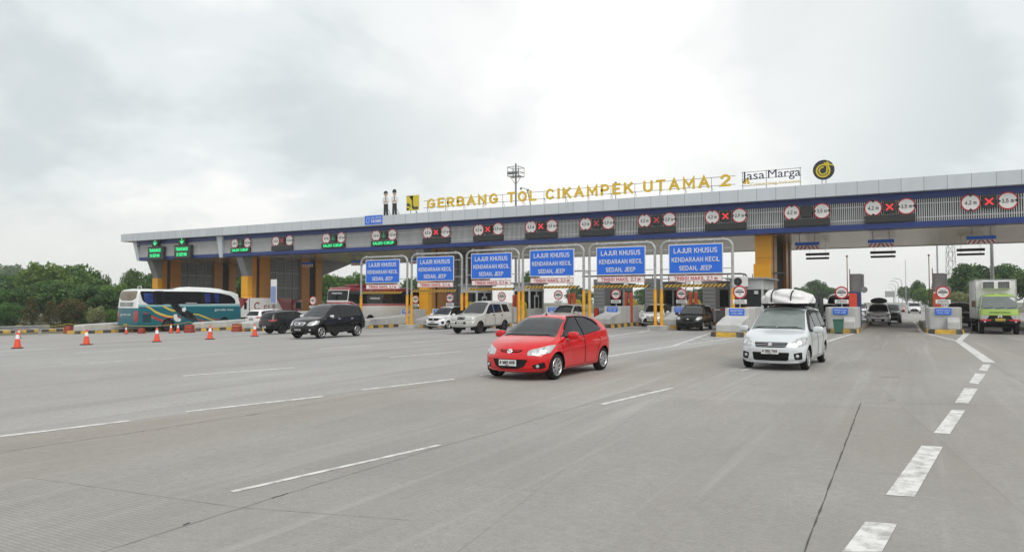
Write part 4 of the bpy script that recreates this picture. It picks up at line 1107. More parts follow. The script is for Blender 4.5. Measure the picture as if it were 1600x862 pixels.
def car(P, loc, rz, label, cat, group=None):
    s = Shell(P); L = P['L']; hw = P['hw']; wr = P['wr']; ar = wr + P.get('gap', .045)
    root = empty(P.get('name', 'parked_car'), loc, rz, label, cat, group)
    regs = []
    for x in P['axles']:
        regs.append(dict(part='hole', view='arch', poly=circle_poly(x, wr, ar), mat=None))
    for d in P.get('doors', []):
        regs.append(dict(part='door', view='side', poly=d, mat=P['paint'], split=True, only=('body',)))
    regs += P['regs']
    s.classify(regs)
    doors = []
    for i, g in enumerate(s.info):
        sel = s.part == i
        if not sel.any() or g['part'] == 'hole': continue
        sides = [(sel & (s.fc[:, 1] > 0)), (sel & (s.fc[:, 1] <= 0))] if g.get('split') else [sel]
        for q in sides:
            if q.sum() < 2: continue
            o = link_mesh(g['part'], s.submesh(q, g['part'], g['mat'], g.get('off', 0.0)), root)
            if g['part'] == 'door':
                doors.append((o, g['poly'], 'left' if s.fc[q][:, 1].mean() > 0 else 'right'))
                o['pi'] = i
    # seams and handles belong to their doors
    for o, poly, side in doors:
        poly = poly if not isinstance(poly[0][0], (tuple, list)) else poly[0]
        pts = []
        for k in range(len(poly)):
            a = poly[k]; b = poly[(k + 1) % len(poly)]; n = max(1, int(math.dist(a, b) / .05))
            for t in range(n): pts.append((a[0] + (b[0] - a[0]) * t / n, a[1] + (b[1] - a[1]) * t / n))
        pts.append(pts[0])
        path = []
        for (u, v) in pts:
            p, nn = s.hit(side, u, v)
            if p is not None: path.append(p + nn * .0005)
        if len(path) > 4:
            t = MB(); t.tube(path, P.get('seam', .006), 5, cap=False); t.build('door_seal', M_GAP, o, True)
        del o['pi']
        xs_ = [p[0] for p in poly]
        if 'handle_z' in P:
            hx = min(xs_) + P.get('handle_in', .14); hz_ = P['handle_z'](hx)
            p, nn = s.hit(side, hx, hz_); sg = 1 if side == 'left' else -1
            t = MB(); t.box((p.x, p.y + sg * .018, p.z), (.20, .03, .032), bev=.012)
            t.box((p.x, p.y + sg * .002, p.z - .012), (.11, .012, .06), bev=.004)
            t.build('handle', P.get('handle_mat', P['paint']), o, True)
    # wheels with dark housings
    ty = P.get('track', hw - P.get('ww', .19) / 2 - .035)
    for x in P['axles']:
        for sg in (1, -1):
            add_wheel(root, x, sg * ty, wr, P.get('ww', .19), P.get('rim'), P.get('spokes', 7), P.get('wstyle', 'alloy'))
            b = MB(); n = 22; y0 = sg * (hw - .07); y1 = sg * (hw * .5)
            vs = []; fs = []
            for k in range(n + 1):
                a = math.pi * (-.12 + 1.24 * k / n)
                for yy in (y0, y1): vs.append((x + ar * math.cos(a), yy, wr + ar * math.sin(a)))
            for k in range(n): fs.append((2 * k, 2 * k + 1, 2 * k + 3, 2 * k + 2))
            fs.append(tuple(2 * k + 1 for k in range(n + 1)))
            b.add(vs, fs); b.build('wheel_arch', M_GAP, root, fix=False)
    # door mirrors
    if 'mirror' in P:
        mx, mz = P['mirror']
        for sg, side in ((1, 'left'), (-1, 'right')):
            p, nn = s.hit(side, mx, mz)
            bm = bmesh.new(); bmesh.ops.create_cube(bm, size=1)
            bmesh.ops.subdivide_edges(bm, edges=bm.edges[:], cuts=3, use_grid_fill=True)
            ms = P.get('msize', (.12, .23, .155))
            for v in bm.verts:
                c = v.co * 2; d = c.normalized() * max(abs(c.x), abs(c.y), abs(c.z)); c = c * .35 + d * .65
                c = c.normalized() * (c.length * .9)
                k = 1 + .25 * max(0, -c.y * sg)
                v.co = Vector((c.x * ms[0] / 1.6 * (1.0 - .5 * max(0, c.y * sg) * max(0, c.x)), c.y * ms[1] / 1.6, c.z * ms[2] / 1.6))
            for v in bm.verts: v.co += Vector((p.x - .01, p.y + sg * (ms[1] * .5 + .05), p.z + ms[2] * .42))
            me = bpy.data.meshes.new('door_mirror'); bm.to_mesh(me); bm.free()
            me.materials.append(P.get('mirror_mat', P['paint'])); me.polygons.foreach_set('use_smooth', [True] * len(me.polygons))
            mo = link_mesh('door_mirror', me, root)
            t = MB(); t.box((p.x - .01, p.y + sg * .05, p.z + .03), (.07, .16, .05), bev=.02); t.build('mirror_arm', M_BLK, mo, True)
            t = MB(); t.box((p.x - ms[0] * .5 - .008, p.y + sg * (ms[1] * .5 + .05), p.z + ms[2] * .42), (.006, ms[1] * .8, ms[2] * .72), bev=.002)
            t.build('mirror_glass', M_WIND, mo)
    # wipers
    for (xa, ya, xb, yb) in P.get('wipers', []):
        pts = []
        for k in range(7):
            t = k / 6; p, nn = s.hit('top', xa + (xb - xa) * t, ya + (yb - ya) * t); pts.append(p + nn * .01)
        t = MB(); t.tube(pts, .007, 5); t.build('wiper', M_BLK, root, True)
    # number plates
    for view, key in (('front', 'plate_f'), ('rear', 'plate_r')):
        if key in P:
            txt, z, m1, m2 = P[key][:4]; p, nn = s.hit(view, 0, z)
            o = link_mesh('license_plate', plate_mesh(txt, base=m1, ink=m2, sub=P[key][4] if len(P[key]) > 4 else None), root)
            sg = 1 if view == 'front' else -1
            o.location = (p.x + sg * .03, P.get('plate_y', 0) if view == 'front' else 0, z); o.rotation_euler = (0, 0, sg * math.pi / 2)
    # small round things on the front (badge, fog lamps)
    for (nm, m, view, u, v, r, th) in P.get('discs', []):
        p, nn = s.hit(view, u, v)
        t = MB(); t.lathe([(.0005, th), (r * .8, th), (r, th * .55), (r, -.01)], 24, 'z')
        o = t.build(nm, m, root, 40); o.location = p; o.rotation_euler = nn.to_track_quat('Z', 'Y').to_euler()
    return root, s
def strip_on(s, root, name, m, view, pts, w, th=.008, parent=None, n=8):
    """a thin band lying on the shell along a line drawn in one view"""
    path = []
    for (a, b) in zip(pts[:-1], pts[1:]):
        for k in range(n):
            t = k / n; path.append((a[0] + (b[0] - a[0]) * t, a[1] + (b[1] - a[1]) * t))
    path.append(pts[-1])
    P3 = []
    for (u, v) in path:
        p, nn = s.hit(view, u, v); P3.append((p, nn))
    b = MB(); vs = []; fs = []
    for i, (p, nn) in enumerate(P3):
        d = (P3[min(i + 1, len(P3) - 1)][0] - P3[max(i - 1, 0)][0]).normalized(); c = nn.cross(d).normalized()
        for (cc, hh) in ((-w / 2, -.004), (-w / 2 * .8, th), (w / 2 * .8, th), (w / 2, -.004)):
            vs.append(p + c * cc + nn * hh)
    for i in range(len(P3) - 1):
        for k in range(3): fs.append((i * 4 + k, i * 4 + k + 1, i * 4 + 5 + k, i * 4 + 4 + k))
    fs.append((0, 1, 2, 3)); e = (len(P3) - 1) * 4; fs.append((e + 3, e + 2, e + 1, e))
    b.add(vs, fs)
    return b.build(name, m, parent or root, False)
# ================================================================== paints
def paint(name, col, metal=0.0, rough=.28, coat=1.0, spec=.5):
    return mat(name, col, rough, metal, .04, 2.0, coat=coat, spec=spec)
PT_RED = paint('red_car_paint', (0.56, 0.003, 0.007), .0, .28, 1.0, .1)
PT_SILV = paint('silver_white_paint', (0.60, 0.64, 0.665), .1, .32, .6)
PT_BLACK = paint('black_car_paint', (0.006, 0.0063, 0.0068), .0, .25, .7, .08)
PT_PEARL = paint('champagne_white_paint', (0.47, 0.47, 0.44), .1, .32, .6)
PT_WHITE = paint('white_car_paint', (0.75, 0.76, 0.77), .0)
PT_GREY = paint('dark_grey_paint', (0.03, 0.031, 0.033), .2)

def hatch_red():
    S = Vector
    P = dict(name='hatchback_car', L=3.9, hw=.8475, q=1.9, N=130, paint=PT_RED, wr=.298, ww=.185, axles=(1.215, -1.275), spokes=8, gap=.05, smooth=1.6,
        top=[(-1.95, .88), (-1.90, .98), (-1.80, 1.09), (-1.62, 1.235), (-1.38, 1.362), (-1.15, 1.415), (-.7, 1.455), (-.15, 1.474), (.18, 1.455), (.42, 1.385), (.75, 1.205), (1.08, 1.005), (1.2, .965), (1.45, .905), (1.7, .82), (1.86, .725), (1.95, .64)],
        belt=[(-1.95, .84), (-1.6, 1.05), (-1.0, 1.035), (0, .955), (.9, .89), (1.2, .855), (1.5, .80), (1.75, .72), (1.95, .58)],
        bottom=[(-1.95, .32), (-1.6, .21), (-1, .16), (1, .16), (1.6, .165), (1.95, .19)],
        half=[(-1.95, .78), (-1.5, .845), (-.8, .835), (.4, .83), (1.2, .8475), (1.7, .83), (1.95, .78)],
        cuts=[.36, 1.10, -1.28, -1.66], tumble=.39, dr=.075, cf=.36, pf=2.0, ff=1.0, rf=.14, rr=.14, cr=.16, low=.985, shoulder=.945,
        nose=[(.2, .04), (.3, .0), (.48, .0), (.60, .02), (.75, .05)], tail=[(.3, .08), (.5, .0), (.75, .02), (.9, .06)],
        doors=[rounded([(.98, .30), (.97, .93), (.42, 1.31), (.08, 1.43), (-.16, 1.43), (-.19, .28), (.9, .26)], .05),
               rounded([(-.21, .28), (-.18, 1.43), (-.7, 1.41), (-1.05, 1.33), (-1.24, 1.12), (-1.10, .86), (-.95, .62), (-.80, .28)], .06)],
        handle_z=lambda x: .865, handle_in=.13, mirror=(.72, .92), msize=(.13, .25, .165), seam=.0045,
        wipers=[(1.03, .52, 1.10, -.02), (1.08, -.05, 1.05, -.60)], plate_f=('B 1602 NYD', .405, M_PLW, M_INK, '08·27'), plate_y=0.0,
        discs=[('badge', M_CHR, 'front', 0, .655, .062, .022), ('fog_lamp', M_LAMP, 'front', .615, .335, .038, .02), ('fog_lamp', M_LAMP, 'front', -.615, .335, .038, .02)])
    win1 = rounded([(.74, .975), (.70, 1.04), (.40, 1.235), (.14, 1.365), (-.13, 1.385), (-.165, .965)], .03)
    win2 = rounded([(-.225, .975), (-.20, 1.385), (-.65, 1.365), (-.95, 1.28), (-1.165, 1.085), (-1.10, 1.06)], .03)
    qtr = rounded([(.95, .955), (.78, .975), (.745, 1.025)], .015)
    P['regs'] = [
        dict(part='windscreen', view='band', rows=(6, 8), m0=1.0, x=(.36, 1.10), mat=M_WIND),
        dict(part='rear_window', view='band', rows=(6, 8), m0=1.0, x=(-1.66, -1.28), mat=M_GLASS),
        dict(part='window_frame', view='side', poly=rounded([(.86, .955), (.72, 1.055), (.40, 1.255), (.12, 1.39), (-.3, 1.405), (-.68, 1.382), (-.98, 1.295), (-1.20, 1.09), (-1.12, 1.045), (-.2, .955)], .03), mat=M_BLK, split=True),
        dict(part='side_window', view='side', poly=win1, mat=M_GLASS, split=True),
        dict(part='side_window', view='side', poly=win2, mat=M_GLASS, split=True),
        dict(part='quarter_window', view='side', poly=qtr, mat=M_BLK, split=True),
        dict(part='bumper_grille', view='front', poly=rounded([(-.43, .485), (.43, .485), (.36, .33), (.22, .272), (-.22, .272), (-.36, .33)], .04), mat=M_BLK, off=-.012),
        dict(part='upper_grille', view='front', poly=rounded([(-.30, .692), (.30, .692), (.22, .632), (-.22, .632)], .02), mat=M_GAP),
        dict(part='fog_housing', view='front', poly=rounded([(.50, .355), (.73, .43), (.745, .30), (.56, .268)], .03), mat=M_BLK, split=True, off=-.008),
        dict(part='headlight', view='front', poly=rounded([(.385, .575), (.62, .565), (.72, .61), (.80, .72), (.80, .80), (.72, .78), (.50, .66)], .03), dep=.75, mat=M_LAMP, split=True, off=.003),
        dict(part='headlight', view='side', poly=rounded([(1.80, .57), (1.5, .63), (1.26, .80), (1.45, .79), (1.85, .66)], .02), mat=M_LAMP, split=True, off=.003),
        dict(part='tail_light', view='side', poly=rounded([(-1.95, .78), (-1.66, .82), (-1.60, 1.02), (-1.78, 1.05), (-1.95, .95)], .03), mat=M_TAIL, split=True, off=.003),
    ]
    return P

def mpv(kind, **kw):
    """compact seven-seat people carrier; kind picks nose, glass and lamps"""
    P = dict(name='minivan_car', L=4.15, hw=.8325, q=1.15, N=130, wr=.30, ww=.185, axles=(1.30, -1.36), spokes=6, gap=.05,
        top=[(-2.075, .95), (-2.05, 1.16), (-2.00, 1.36), (-1.9, 1.55), (-1.7, 1.62), (-1.1, 1.66), (-.3, 1.68), (.1, 1.655), (.38, 1.57), (.75, 1.34), (1.12, 1.085), (1.25, 1.035), (1.5, .985), (1.8, .90), (1.97, .81), (2.075, .70)],
        belt=[(-2.075, .9), (-1.6, 1.06), (-1, 1.035), (.2, .98), (1.0, .945), (1.3, .915), (1.6, .87), (1.85, .79), (2.075, .64)],
        bottom=[(-2.075, .36), (-1.7, .27), (-1, .215), (1, .215), (1.65, .23), (2.075, .255)],
        half=[(-2.075, .79), (-1.6, .83), (0, .8275), (1.3, .8325), (1.8, .815), (2.075, .76)],
        cuts=[.30, 1.14, -1.99, -1.92], tumble=.26, dr=.07, cf=.26, pf=2.3, ff=.9, rf=.13, rr=.10, cr=.08, low=.99, shoulder=.95,
        nose=[(.2, .05), (.35, .0), (.5, .0), (.68, .03), (.8, .06)], tail=[(.3, .06), (.5, .0), (.9, .02), (1.6, .12)],
        doors=[rounded([(1.0, .32), (1.0, .98), (.45, 1.44), (.20, 1.57), (-.05, 1.59), (-.08, .30)], .05),
               rounded([(-.10, .30), (-.07, 1.59), (-.95, 1.56), (-1.02, 1.03), (-.98, .72), (-.86, .48), (-.84, .30)], .05)],
        handle_z=lambda x: .93, mirror=(.80, .98), msize=(.12, .22, .15),
        wipers=[(1.08, .50, 1.14, .0), (1.12, -.04, 1.09, -.56)],
        discs=[('badge', M_CHR, 'front', 0, .70, .045, .018)])
    P['win'] = [rounded([(.82, 1.03), (.42, 1.36), (.17, 1.50), (-.04, 1.525), (-.06, 1.02)], .03),
                rounded([(-.13, 1.02), (-.11, 1.525), (-.90, 1.50), (-.97, 1.06)], .03),
                rounded([(-1.06, 1.06), (-1.0, 1.50), (-1.62, 1.46), (-1.80, 1.40), (-1.84, 1.15), (-1.78, 1.09)], .05)]
    P['frame'] = rounded([(1.0, .99), (.45, 1.43), (.18, 1.55), (-.1, 1.565), (-.95, 1.54), (-1.65, 1.50), (-1.86, 1.42), (-1.90, 1.12), (-1.8, 1.05), (-.5, .985)], .04)
    P['rearwin'] = rounded([(-.60, 1.12), (-.56, 1.50), (.56, 1.50), (.60, 1.12)], .08)
    P['front'] = []
    P.update(kw)
    return P
def mpv_regs(P, extra, frame_mat=None, glass=None, wind=None):
    P['regs'] = [
        dict(part='windscreen', view='band', rows=(6, 8), m0=1.0, x=P.get('wx', (.30, 1.14)), mat=wind or M_WIND),
        dict(part='rear_window', view='rear', poly=P['rearwin'], mat=M_GLASS, mir=False)]
    if frame_mat: P['regs'].append(dict(part='window_frame', view='side', poly=P['frame'], mat=frame_mat, split=True))
    P['regs'] += [dict(part='side_window', view='side', poly=w, mat=glass or M_GLASS, split=True) for w in P['win']]
    P['regs'] += extra
    return P
def F(part, m, poly, r=.03, split=None, off=.0, **kw):
    return dict(part=part, view='front', poly=rounded(poly, r), mat=m, split=(min(p[0] for p in poly) >= 0) if split is None else split, off=off, **kw)
def Sd(part, m, poly, r=.02, off=.0, **kw):
    return dict(part=part, view='side', poly=rounded(poly, r), mat=m, split=True, off=off, **kw)
def Rr(part, m, poly, r=.02, off=.0, **kw):
    return dict(part=part, view='rear', poly=rounded(poly, r), mat=m, split=(min(p[0] for p in poly) >= 0), off=off, **kw)

def ertiga():
    P = mpv('e', q=1.75, smooth=1.8, L=4.27, hw=.8475, paint=PT_SILV, wr=.305, axles=(1.36, -1.38), spokes=7,
        top=[(-2.135, .95), (-2.11, 1.16), (-2.05, 1.36), (-1.95, 1.54), (-1.75, 1.60), (-1.1, 1.65), (-.3, 1.665), (.15, 1.64), (.42, 1.555), (.80, 1.315), (1.18, 1.07), (1.30, 1.025), (1.55, .97), (1.85, .885), (2.03, .79), (2.135, .70)],
        belt=[(-2.135, .9), (-1.6, 1.09), (-1, 1.05), (.2, .98), (1.0, .94), (1.35, .90), (1.65, .85), (1.9, .77), (2.135, .62)],
        bottom=[(-2.135, .32), (-1.7, .22), (-1, .165), (1, .165), (1.65, .165), (2.135, .18)],
        half=[(-2.135, .79), (-1.6, .84), (0, .835), (1.35, .8475), (1.85, .83), (2.135, .78)],
        cuts=[.33, 1.19], wx=(.33, 1.19), tumble=.27, cf=.30, pf=2.2,
        plate_f=('B 1250 TWX', .50, M_PLW, M_INK, '01·28'), handle_z=lambda x: .93, mirror=(.84, .965), msize=(.13, .25, .16),
        discs=[('fog_lamp', M_LAMP, 'front', .64, .385, .042, .015), ('fog_lamp', M_LAMP, 'front', -.64, .385, .042, .015)])
    mpv_regs(P, [
        F('upper_grille', M_GAP, [(-.42, .735), (.42, .735), (.37, .60), (-.37, .60)], .03, False, -.006),
        F('bumper_grille', M_BLK, [(-.46, .475), (.46, .475), (.43, .262), (-.43, .262)], .03, False, -.012),
        F('fog_housing', M_BLK, [(.55, .45), (.74, .49), (.745, .30), (.58, .285)], .03, True, -.008),
        F('headlight', M_LAMP, [(.47, .62), (.66, .60), (.80, .66), (.82, .86), (.74, .85), (.58, .74)], .04, True, .003, dep=.8),
        Sd('headlight', M_LAMP, [(1.95, .62), (1.62, .68), (1.50, .86), (1.62, .88), (1.95, .76)], .03, .003),
        Sd('tail_light', M_TAIL, [(-2.12, .80), (-1.85, .86), (-1.86, 1.08), (-2.12, 1.08)], .03, .003),
    ], M_BLK, wind=M_WINDL)
    return P
def avanza():
    P = mpv('a', q=1.45, paint=PT_BLACK, spokes=6, rim=M_RIM, wr=.315, axles=(1.33, -1.325), L=4.12, hw=.83,
        plate_f=('B 1736 WR', .44, M_PLB, M_PLW), handle_mat=M_CHR, mirror_mat=M_CHR,
        bottom=[(-2.06, .40), (-1.7, .31), (-1, .25), (1, .25), (1.65, .27), (2.06, .30)],
        discs=[('fog_lamp', M_LAMP, 'front', .60, .43, .045, .02), ('fog_lamp', M_LAMP, 'front', -.60, .43, .045, .02), ('badge', M_CHR, 'front', 0, .715, .05, .02)])
    mpv_regs(P, [
        F('upper_grille', M_CHR, [(-.36, .79), (.36, .79), (.27, .635), (-.27, .635)], .05, False, .006),
        F('grille_opening', M_GAP, [(-.30, .755), (.30, .755), (.27, .72), (-.27, .72)], .015, False, .010),
        F('grille_opening', M_GAP, [(-.27, .70), (.27, .70), (.23, .66), (-.23, .66)], .015, False, .010),
        F('bumper_grille', M_BLK, [(-.38, .42), (.38, .42), (.36, .33), (-.36, .33)], .03, False, -.01),
        F('headlight', M_LAMP, [(.42, .65), (.62, .62), (.80, .70), (.80, .86), (.70, .86), (.50, .80)], .05, True, .003, dep=.8),
        Sd('headlight', M_LAMP, [(1.95, .62), (1.60, .70), (1.48, .84), (1.62, .88), (1.95, .80)], .03, .003),
        Sd('tail_light', M_TAIL, [(-2.10, .90), (-1.92, .92), (-1.93, 1.40), (-2.10, 1.40)], .03, .003),
    ], None)
    return P
def panther():
    P = mpv('p', q=1.45, L=4.45, hw=.835, paint=PT_PEARL, wr=.345, ww=.21, rim=M_DRIM, spokes=6, axles=(1.42, -1.28),
        top=[(-2.225, 1.2), (-2.215, 1.5), (-2.19, 1.70), (-2.1, 1.80), (-1.6, 1.83), (-.8, 1.845), (-.2, 1.835), (.12, 1.79), (.38, 1.66), (.72, 1.38), (1.00, 1.15), (1.12, 1.11), (1.5, 1.07), (1.95, 1.01), (2.12, .97), (2.225, .89)],
        belt=[(-2.225, 1.1), (-1.6, 1.15), (.2, 1.10), (1.0, 1.06), (1.4, 1.02), (1.9, .97), (2.225, .82)],
        bottom=[(-2.225, .50), (-1.7, .42), (-1, .36), (1, .36), (1.65, .36), (2.225, .36)],
        half=[(-2.225, .80), (-1.6, .83), (0, .83), (1.4, .835), (1.9, .825), (2.225, .79)],
        cuts=[.18, 1.03], wx=(.18, 1.03), tumble=.20, cf=.12, pf=3.0, rf=.10, rr=.09, cr=.05,
        doors=[rounded([(.92, .46), (.92, 1.10), (.36, 1.60), (.12, 1.70), (-.12, 1.71), (-.14, .44)], .05),
               rounded([(-.16, .44), (-.14, 1.71), (-1.02, 1.70), (-1.08, 1.15), (-.96, .86), (-.80, .62), (-.80, .44)], .05)],
        handle_z=lambda x: 1.03, handle_mat=M_BLK, mirror=(.72, 1.13), msize=(.10, .2, .16), mirror_mat=M_BLK,
        nose=[(.35, .02), (.5, .0), (.62, .0), (.70, .05), (.95, .06)], tail=[(.4, .0), (.6, .0), (1.7, .03)],
        plate_f=('B 1394 UKN', .60, M_PLW, M_INK), wipers=[(.95, .5, 1.01, .0), (.99, -.04, .96, -.55)], discs=[])
    P['win'] = [rounded([(.70, 1.16), (.34, 1.50), (.12, 1.63), (-.10, 1.65), (-.11, 1.14)], .03),
                rounded([(-.18, 1.14), (-.17, 1.65), (-.97, 1.64), (-1.03, 1.17)], .03),
                rounded([(-1.17, 1.18), (-1.12, 1.64), (-1.78, 1.63), (-1.96, 1.20)], .05)]
    P['rearwin'] = rounded([(-.62, 1.2), (-.58, 1.66), (.58, 1.66), (.62, 1.2)], .08)
    mpv_regs(P, [
        F('upper_grille', M_BLK, [(-.27, .945), (.27, .945), (.24, .80), (-.24, .80)], .03, False, -.004),
        F('grille_bar', PT_PEARL, [(-.26, .885), (.26, .885), (.255, .862), (-.255, .862)], .008, False, .012),
        F('bumper_grille', M_BLK, [(-.36, .68), (.36, .68), (.34, .545), (-.34, .545)], .03, False, -.01),
        F('headlight', M_LAMP, [(.33, .93), (.82, .93), (.80, .80), (.36, .80)], .04, True, .003, dep=.7),
        Sd('headlight', M_LAMP, [(2.1, .80), (1.84, .82), (1.80, .90), (1.86, .93), (2.1, .93)], .02, .003),
        F('fog_lamp', M_LAMP, [(.47, .66), (.74, .66), (.74, .575), (.50, .575)], .03, True, .002),
        Sd('tail_light', M_TAIL, [(-2.24, .95), (-2.13, .95), (-2.13, 1.35), (-2.24, 1.35)], .02, .003),
    ], None)
    return P
def sigra(pt, kind):
    P = mpv('s', q=1.2, paint=pt, L=4.07, hw=.8275, wr=.295, axles=(1.28, -1.245), spokes=8, rim=M_RIM if kind != 'black' else M_RIM,
        top=[(-2.035, .95), (-2.0, 1.2), (-1.93, 1.42), (-1.8, 1.53), (-1.5, 1.56), (-.6, 1.60), (-.1, 1.60), (.2, 1.565), (.45, 1.47), (.80, 1.24), (1.12, 1.03), (1.25, .995), (1.5, .96), (1.8, .89), (1.95, .80), (2.035, .70)],
        belt=[(-2.035, .9), (-1.6, 1.06), (-1, 1.02), (.2, .955), (1.0, .915), (1.3, .89), (1.6, .84), (1.85, .76), (2.035, .62)],
        bottom=[(-2.035, .36), (-1.7, .25), (-1, .19), (1, .19), (1.65, .20), (2.035, .22)], half=[(-2.035, .78), (-1.6, .825), (0, .82), (1.3, .8275), (1.8, .81), (2.035, .76)],
        cuts=[.34, 1.13], wx=(.34, 1.13), mirror=(.80, .94), handle_z=lambda x: .90)
    P['doors'] = [[(x, z - .05 if z > .6 else z) for x, z in d] for d in P['doors']]
    P['win'] = [[(x, 1.0 + (z - 1.02) * .93) for x, z in w] for w in P['win']]
    P['rearwin'] = rounded([(-.60, 1.08), (-.56, 1.42), (.56, 1.42), (.60, 1.08)], .08)
    if kind == 'white':
        ex = [F('upper_grille', M_BLK, [(-.50, .79), (.50, .79), (.40, .60), (-.40, .60)], .05, False, -.004),
              F('bumper_grille', M_BLK, [(-.52, .42), (.52, .42), (.40, .30), (-.40, .30)], .04, False, -.01),
              F('fog_housing', M_BLK, [(.60, .56), (.76, .60), (.76, .38), (.66, .36)], .03, True, -.004),
              F('headlight', M_LAMP, [(.44, .70), (.62, .70), (.80, .78), (.80, .88), (.52, .80)], .03, True, .003, dep=.8)]
        P['plate_f'] = ('B 2841 FKZ', .51, M_PLW, M_INK)
    elif kind == 'black':
        ex = [F('upper_grille', M_GAP, [(-.36, .72), (.36, .72), (.30, .56), (-.30, .56)], .04, False, -.004),
              F('bumper_grille', M_GAP, [(-.50, .44), (.50, .44), (.42, .28), (-.42, .28)], .04, False, -.01),
              F('headlight', M_LAMP, [(.46, .68), (.62, .66), (.78, .74), (.78, .86), (.62, .86), (.48, .80)], .07, True, .006, dep=.8)]
    elif kind == 'wedge':
        ex = [F('upper_grille', M_BLK, [(-.34, .74), (.34, .74), (.30, .66), (-.30, .66)], .03, False, -.004),
              F('bumper_grille', M_BLK, [(-.40, .62), (.40, .62), (.58, .30), (-.58, .30)], .05, False, -.01),
              F('fog_housing', M_BLK, [(.62, .50), (.76, .52), (.76, .34), (.68, .32)], .03, True, -.004),
              F('headlight', M_LAMPD, [(.40, .70), (.62, .70), (.80, .78), (.80, .86), (.52, .80)], .03, True, .003, dep=.8)]
        P['plate_f'] = ('B 1905 PYS', .47, M_PLW, M_INK)
    else:
        ex = [F('upper_grille', M_BLK, [(-.45, .74), (0, .66), (.45, .74), (.40, .68), (0, .58), (-.40, .68)], .02, False, -.004),
              F('bumper_grille', M_BLK, [(-.46, .48), (.46, .48), (.40, .29), (-.40, .29)], .04, False, -.01),
              F('fog_lamp', M_LAMP, [(.60, .44), (.74, .46), (.74, .36), (.62, .35)], .03, True, .003),
              F('headlight', M_LAMP, [(.46, .66), (.64, .66), (.80, .76), (.80, .86), (.54, .78)], .03, True, .003, dep=.8)]
        P['plate_f'] = ('B 1477 KRO', .37, M_PLW, M_INK)
    ex += [Sd('headlight', M_LAMP, [(1.9, .68), (1.60, .72), (1.50, .82), (1.6, .86), (1.9, .80)], .02, .003),
           Sd('tail_light', M_TAIL, [(-2.02, .85), (-1.86, .88), (-1.88, 1.2), (-2.02, 1.2)], .03, .003)]
    mpv_regs(P, ex, M_BLK if kind in ('white', 'wedge') else None, wind=M_GLASS if kind in ('plain', 'wedge') else None)
    return P
def suv(pt, kind):
    P = mpv('v', q=1.2, name='suv_car', L=4.55, hw=.90, paint=pt, wr=.36, ww=.23, rim=M_DRIM if kind == 'black' else M_RIM, spokes=5, axles=(1.40, -1.30),
        top=[(-2.275, 1.02), (-2.24, 1.16), (-2.14, 1.34), (-1.98, 1.53), (-1.8, 1.62), (-1.3, 1.68), (-.5, 1.71), (.0, 1.70), (.30, 1.62), (.75, 1.36), (1.10, 1.16), (1.25, 1.11), (1.6, 1.06), (1.95, .98), (2.15, .88), (2.275, .76)],
        belt=[(-2.275, .98), (-1.6, 1.16), (-1, 1.10), (.2, 1.06), (1.0, 1.03), (1.4, .99), (1.8, .92), (2.275, .70)],
        bottom=[(-2.275, .44), (-1.7, .34), (-1, .28), (1, .28), (1.65, .30), (2.275, .33)],
        half=[(-2.275, .84), (-1.6, .895), (0, .88), (1.4, .90), (1.9, .88), (2.275, .82)],
        cuts=[.22, 1.13], wx=(.22, 1.13), tumble=.30, cf=.22, rr=.10, cr=.10, mirror=(.82, 1.06), handle_z=lambda x: 1.0,
        tail=[(.4, .05), (.6, .0), (1.0, .03)])
    P['doors'] = [rounded([(.98, .38), (.98, 1.06), (.42, 1.48), (.16, 1.60), (-.10, 1.61), (-.12, .36)], .05),
                  rounded([(-.14, .36), (-.12, 1.61), (-.90, 1.57), (-1.12, 1.12), (-.98, .84), (-.84, .58), (-.82, .36)], .05)]
    P['win'] = [rounded([(.80, 1.10), (.38, 1.40), (.14, 1.52), (-.08, 1.54), (-.09, 1.09)], .03),
                rounded([(-.16, 1.09), (-.15, 1.54), (-.86, 1.51), (-1.06, 1.13)], .03),
                rounded([(-1.12, 1.14), (-.94, 1.50), (-1.40, 1.47), (-1.72, 1.24)], .03)]
    P['rearwin'] = rounded([(-.66, 1.14), (-.56, 1.48), (.56, 1.48), (.66, 1.14)], .06)
    ex = [Rr('tail_light', M_TAIL, [(.42, .93), (.86, .93), (.86, 1.06), (.46, 1.02)], .03, .004, dep=.9),
          Sd('tail_light', M_TAIL, [(-2.3, .92), (-1.86, .98), (-1.84, 1.04), (-2.3, 1.07)], .02, .004),
          Rr('rear_bumper', M_BLK, [(-.84, .62), (.84, .62), (.80, .36), (-.80, .36)], .04),
          F('upper_grille', M_BLK, [(-.46, .84), (.46, .84), (.36, .56), (-.36, .56)], .05, False, -.004),
          F('bumper_grille', M_BLK, [(-.60, .52), (.60, .52), (.50, .36), (-.50, .36)], .04, False, -.01),
          F('headlight', M_LAMP, [(.46, .80), (.66, .78), (.86, .86), (.86, .92), (.54, .90)], .02, True, .003, dep=.8)]
    P['plate_r'] = ('B 2107 SJK', .78, M_PLW, M_INK) if kind == 'black' else ('B 1058 DJA', .86, M_PLB, M_PLW)
    if kind == 'black':
        P['plate_r'] = ('B 2107 SJK', .50, M_PLW, M_INK)
    mpv_regs(P, ex, M_BLK)
    return P
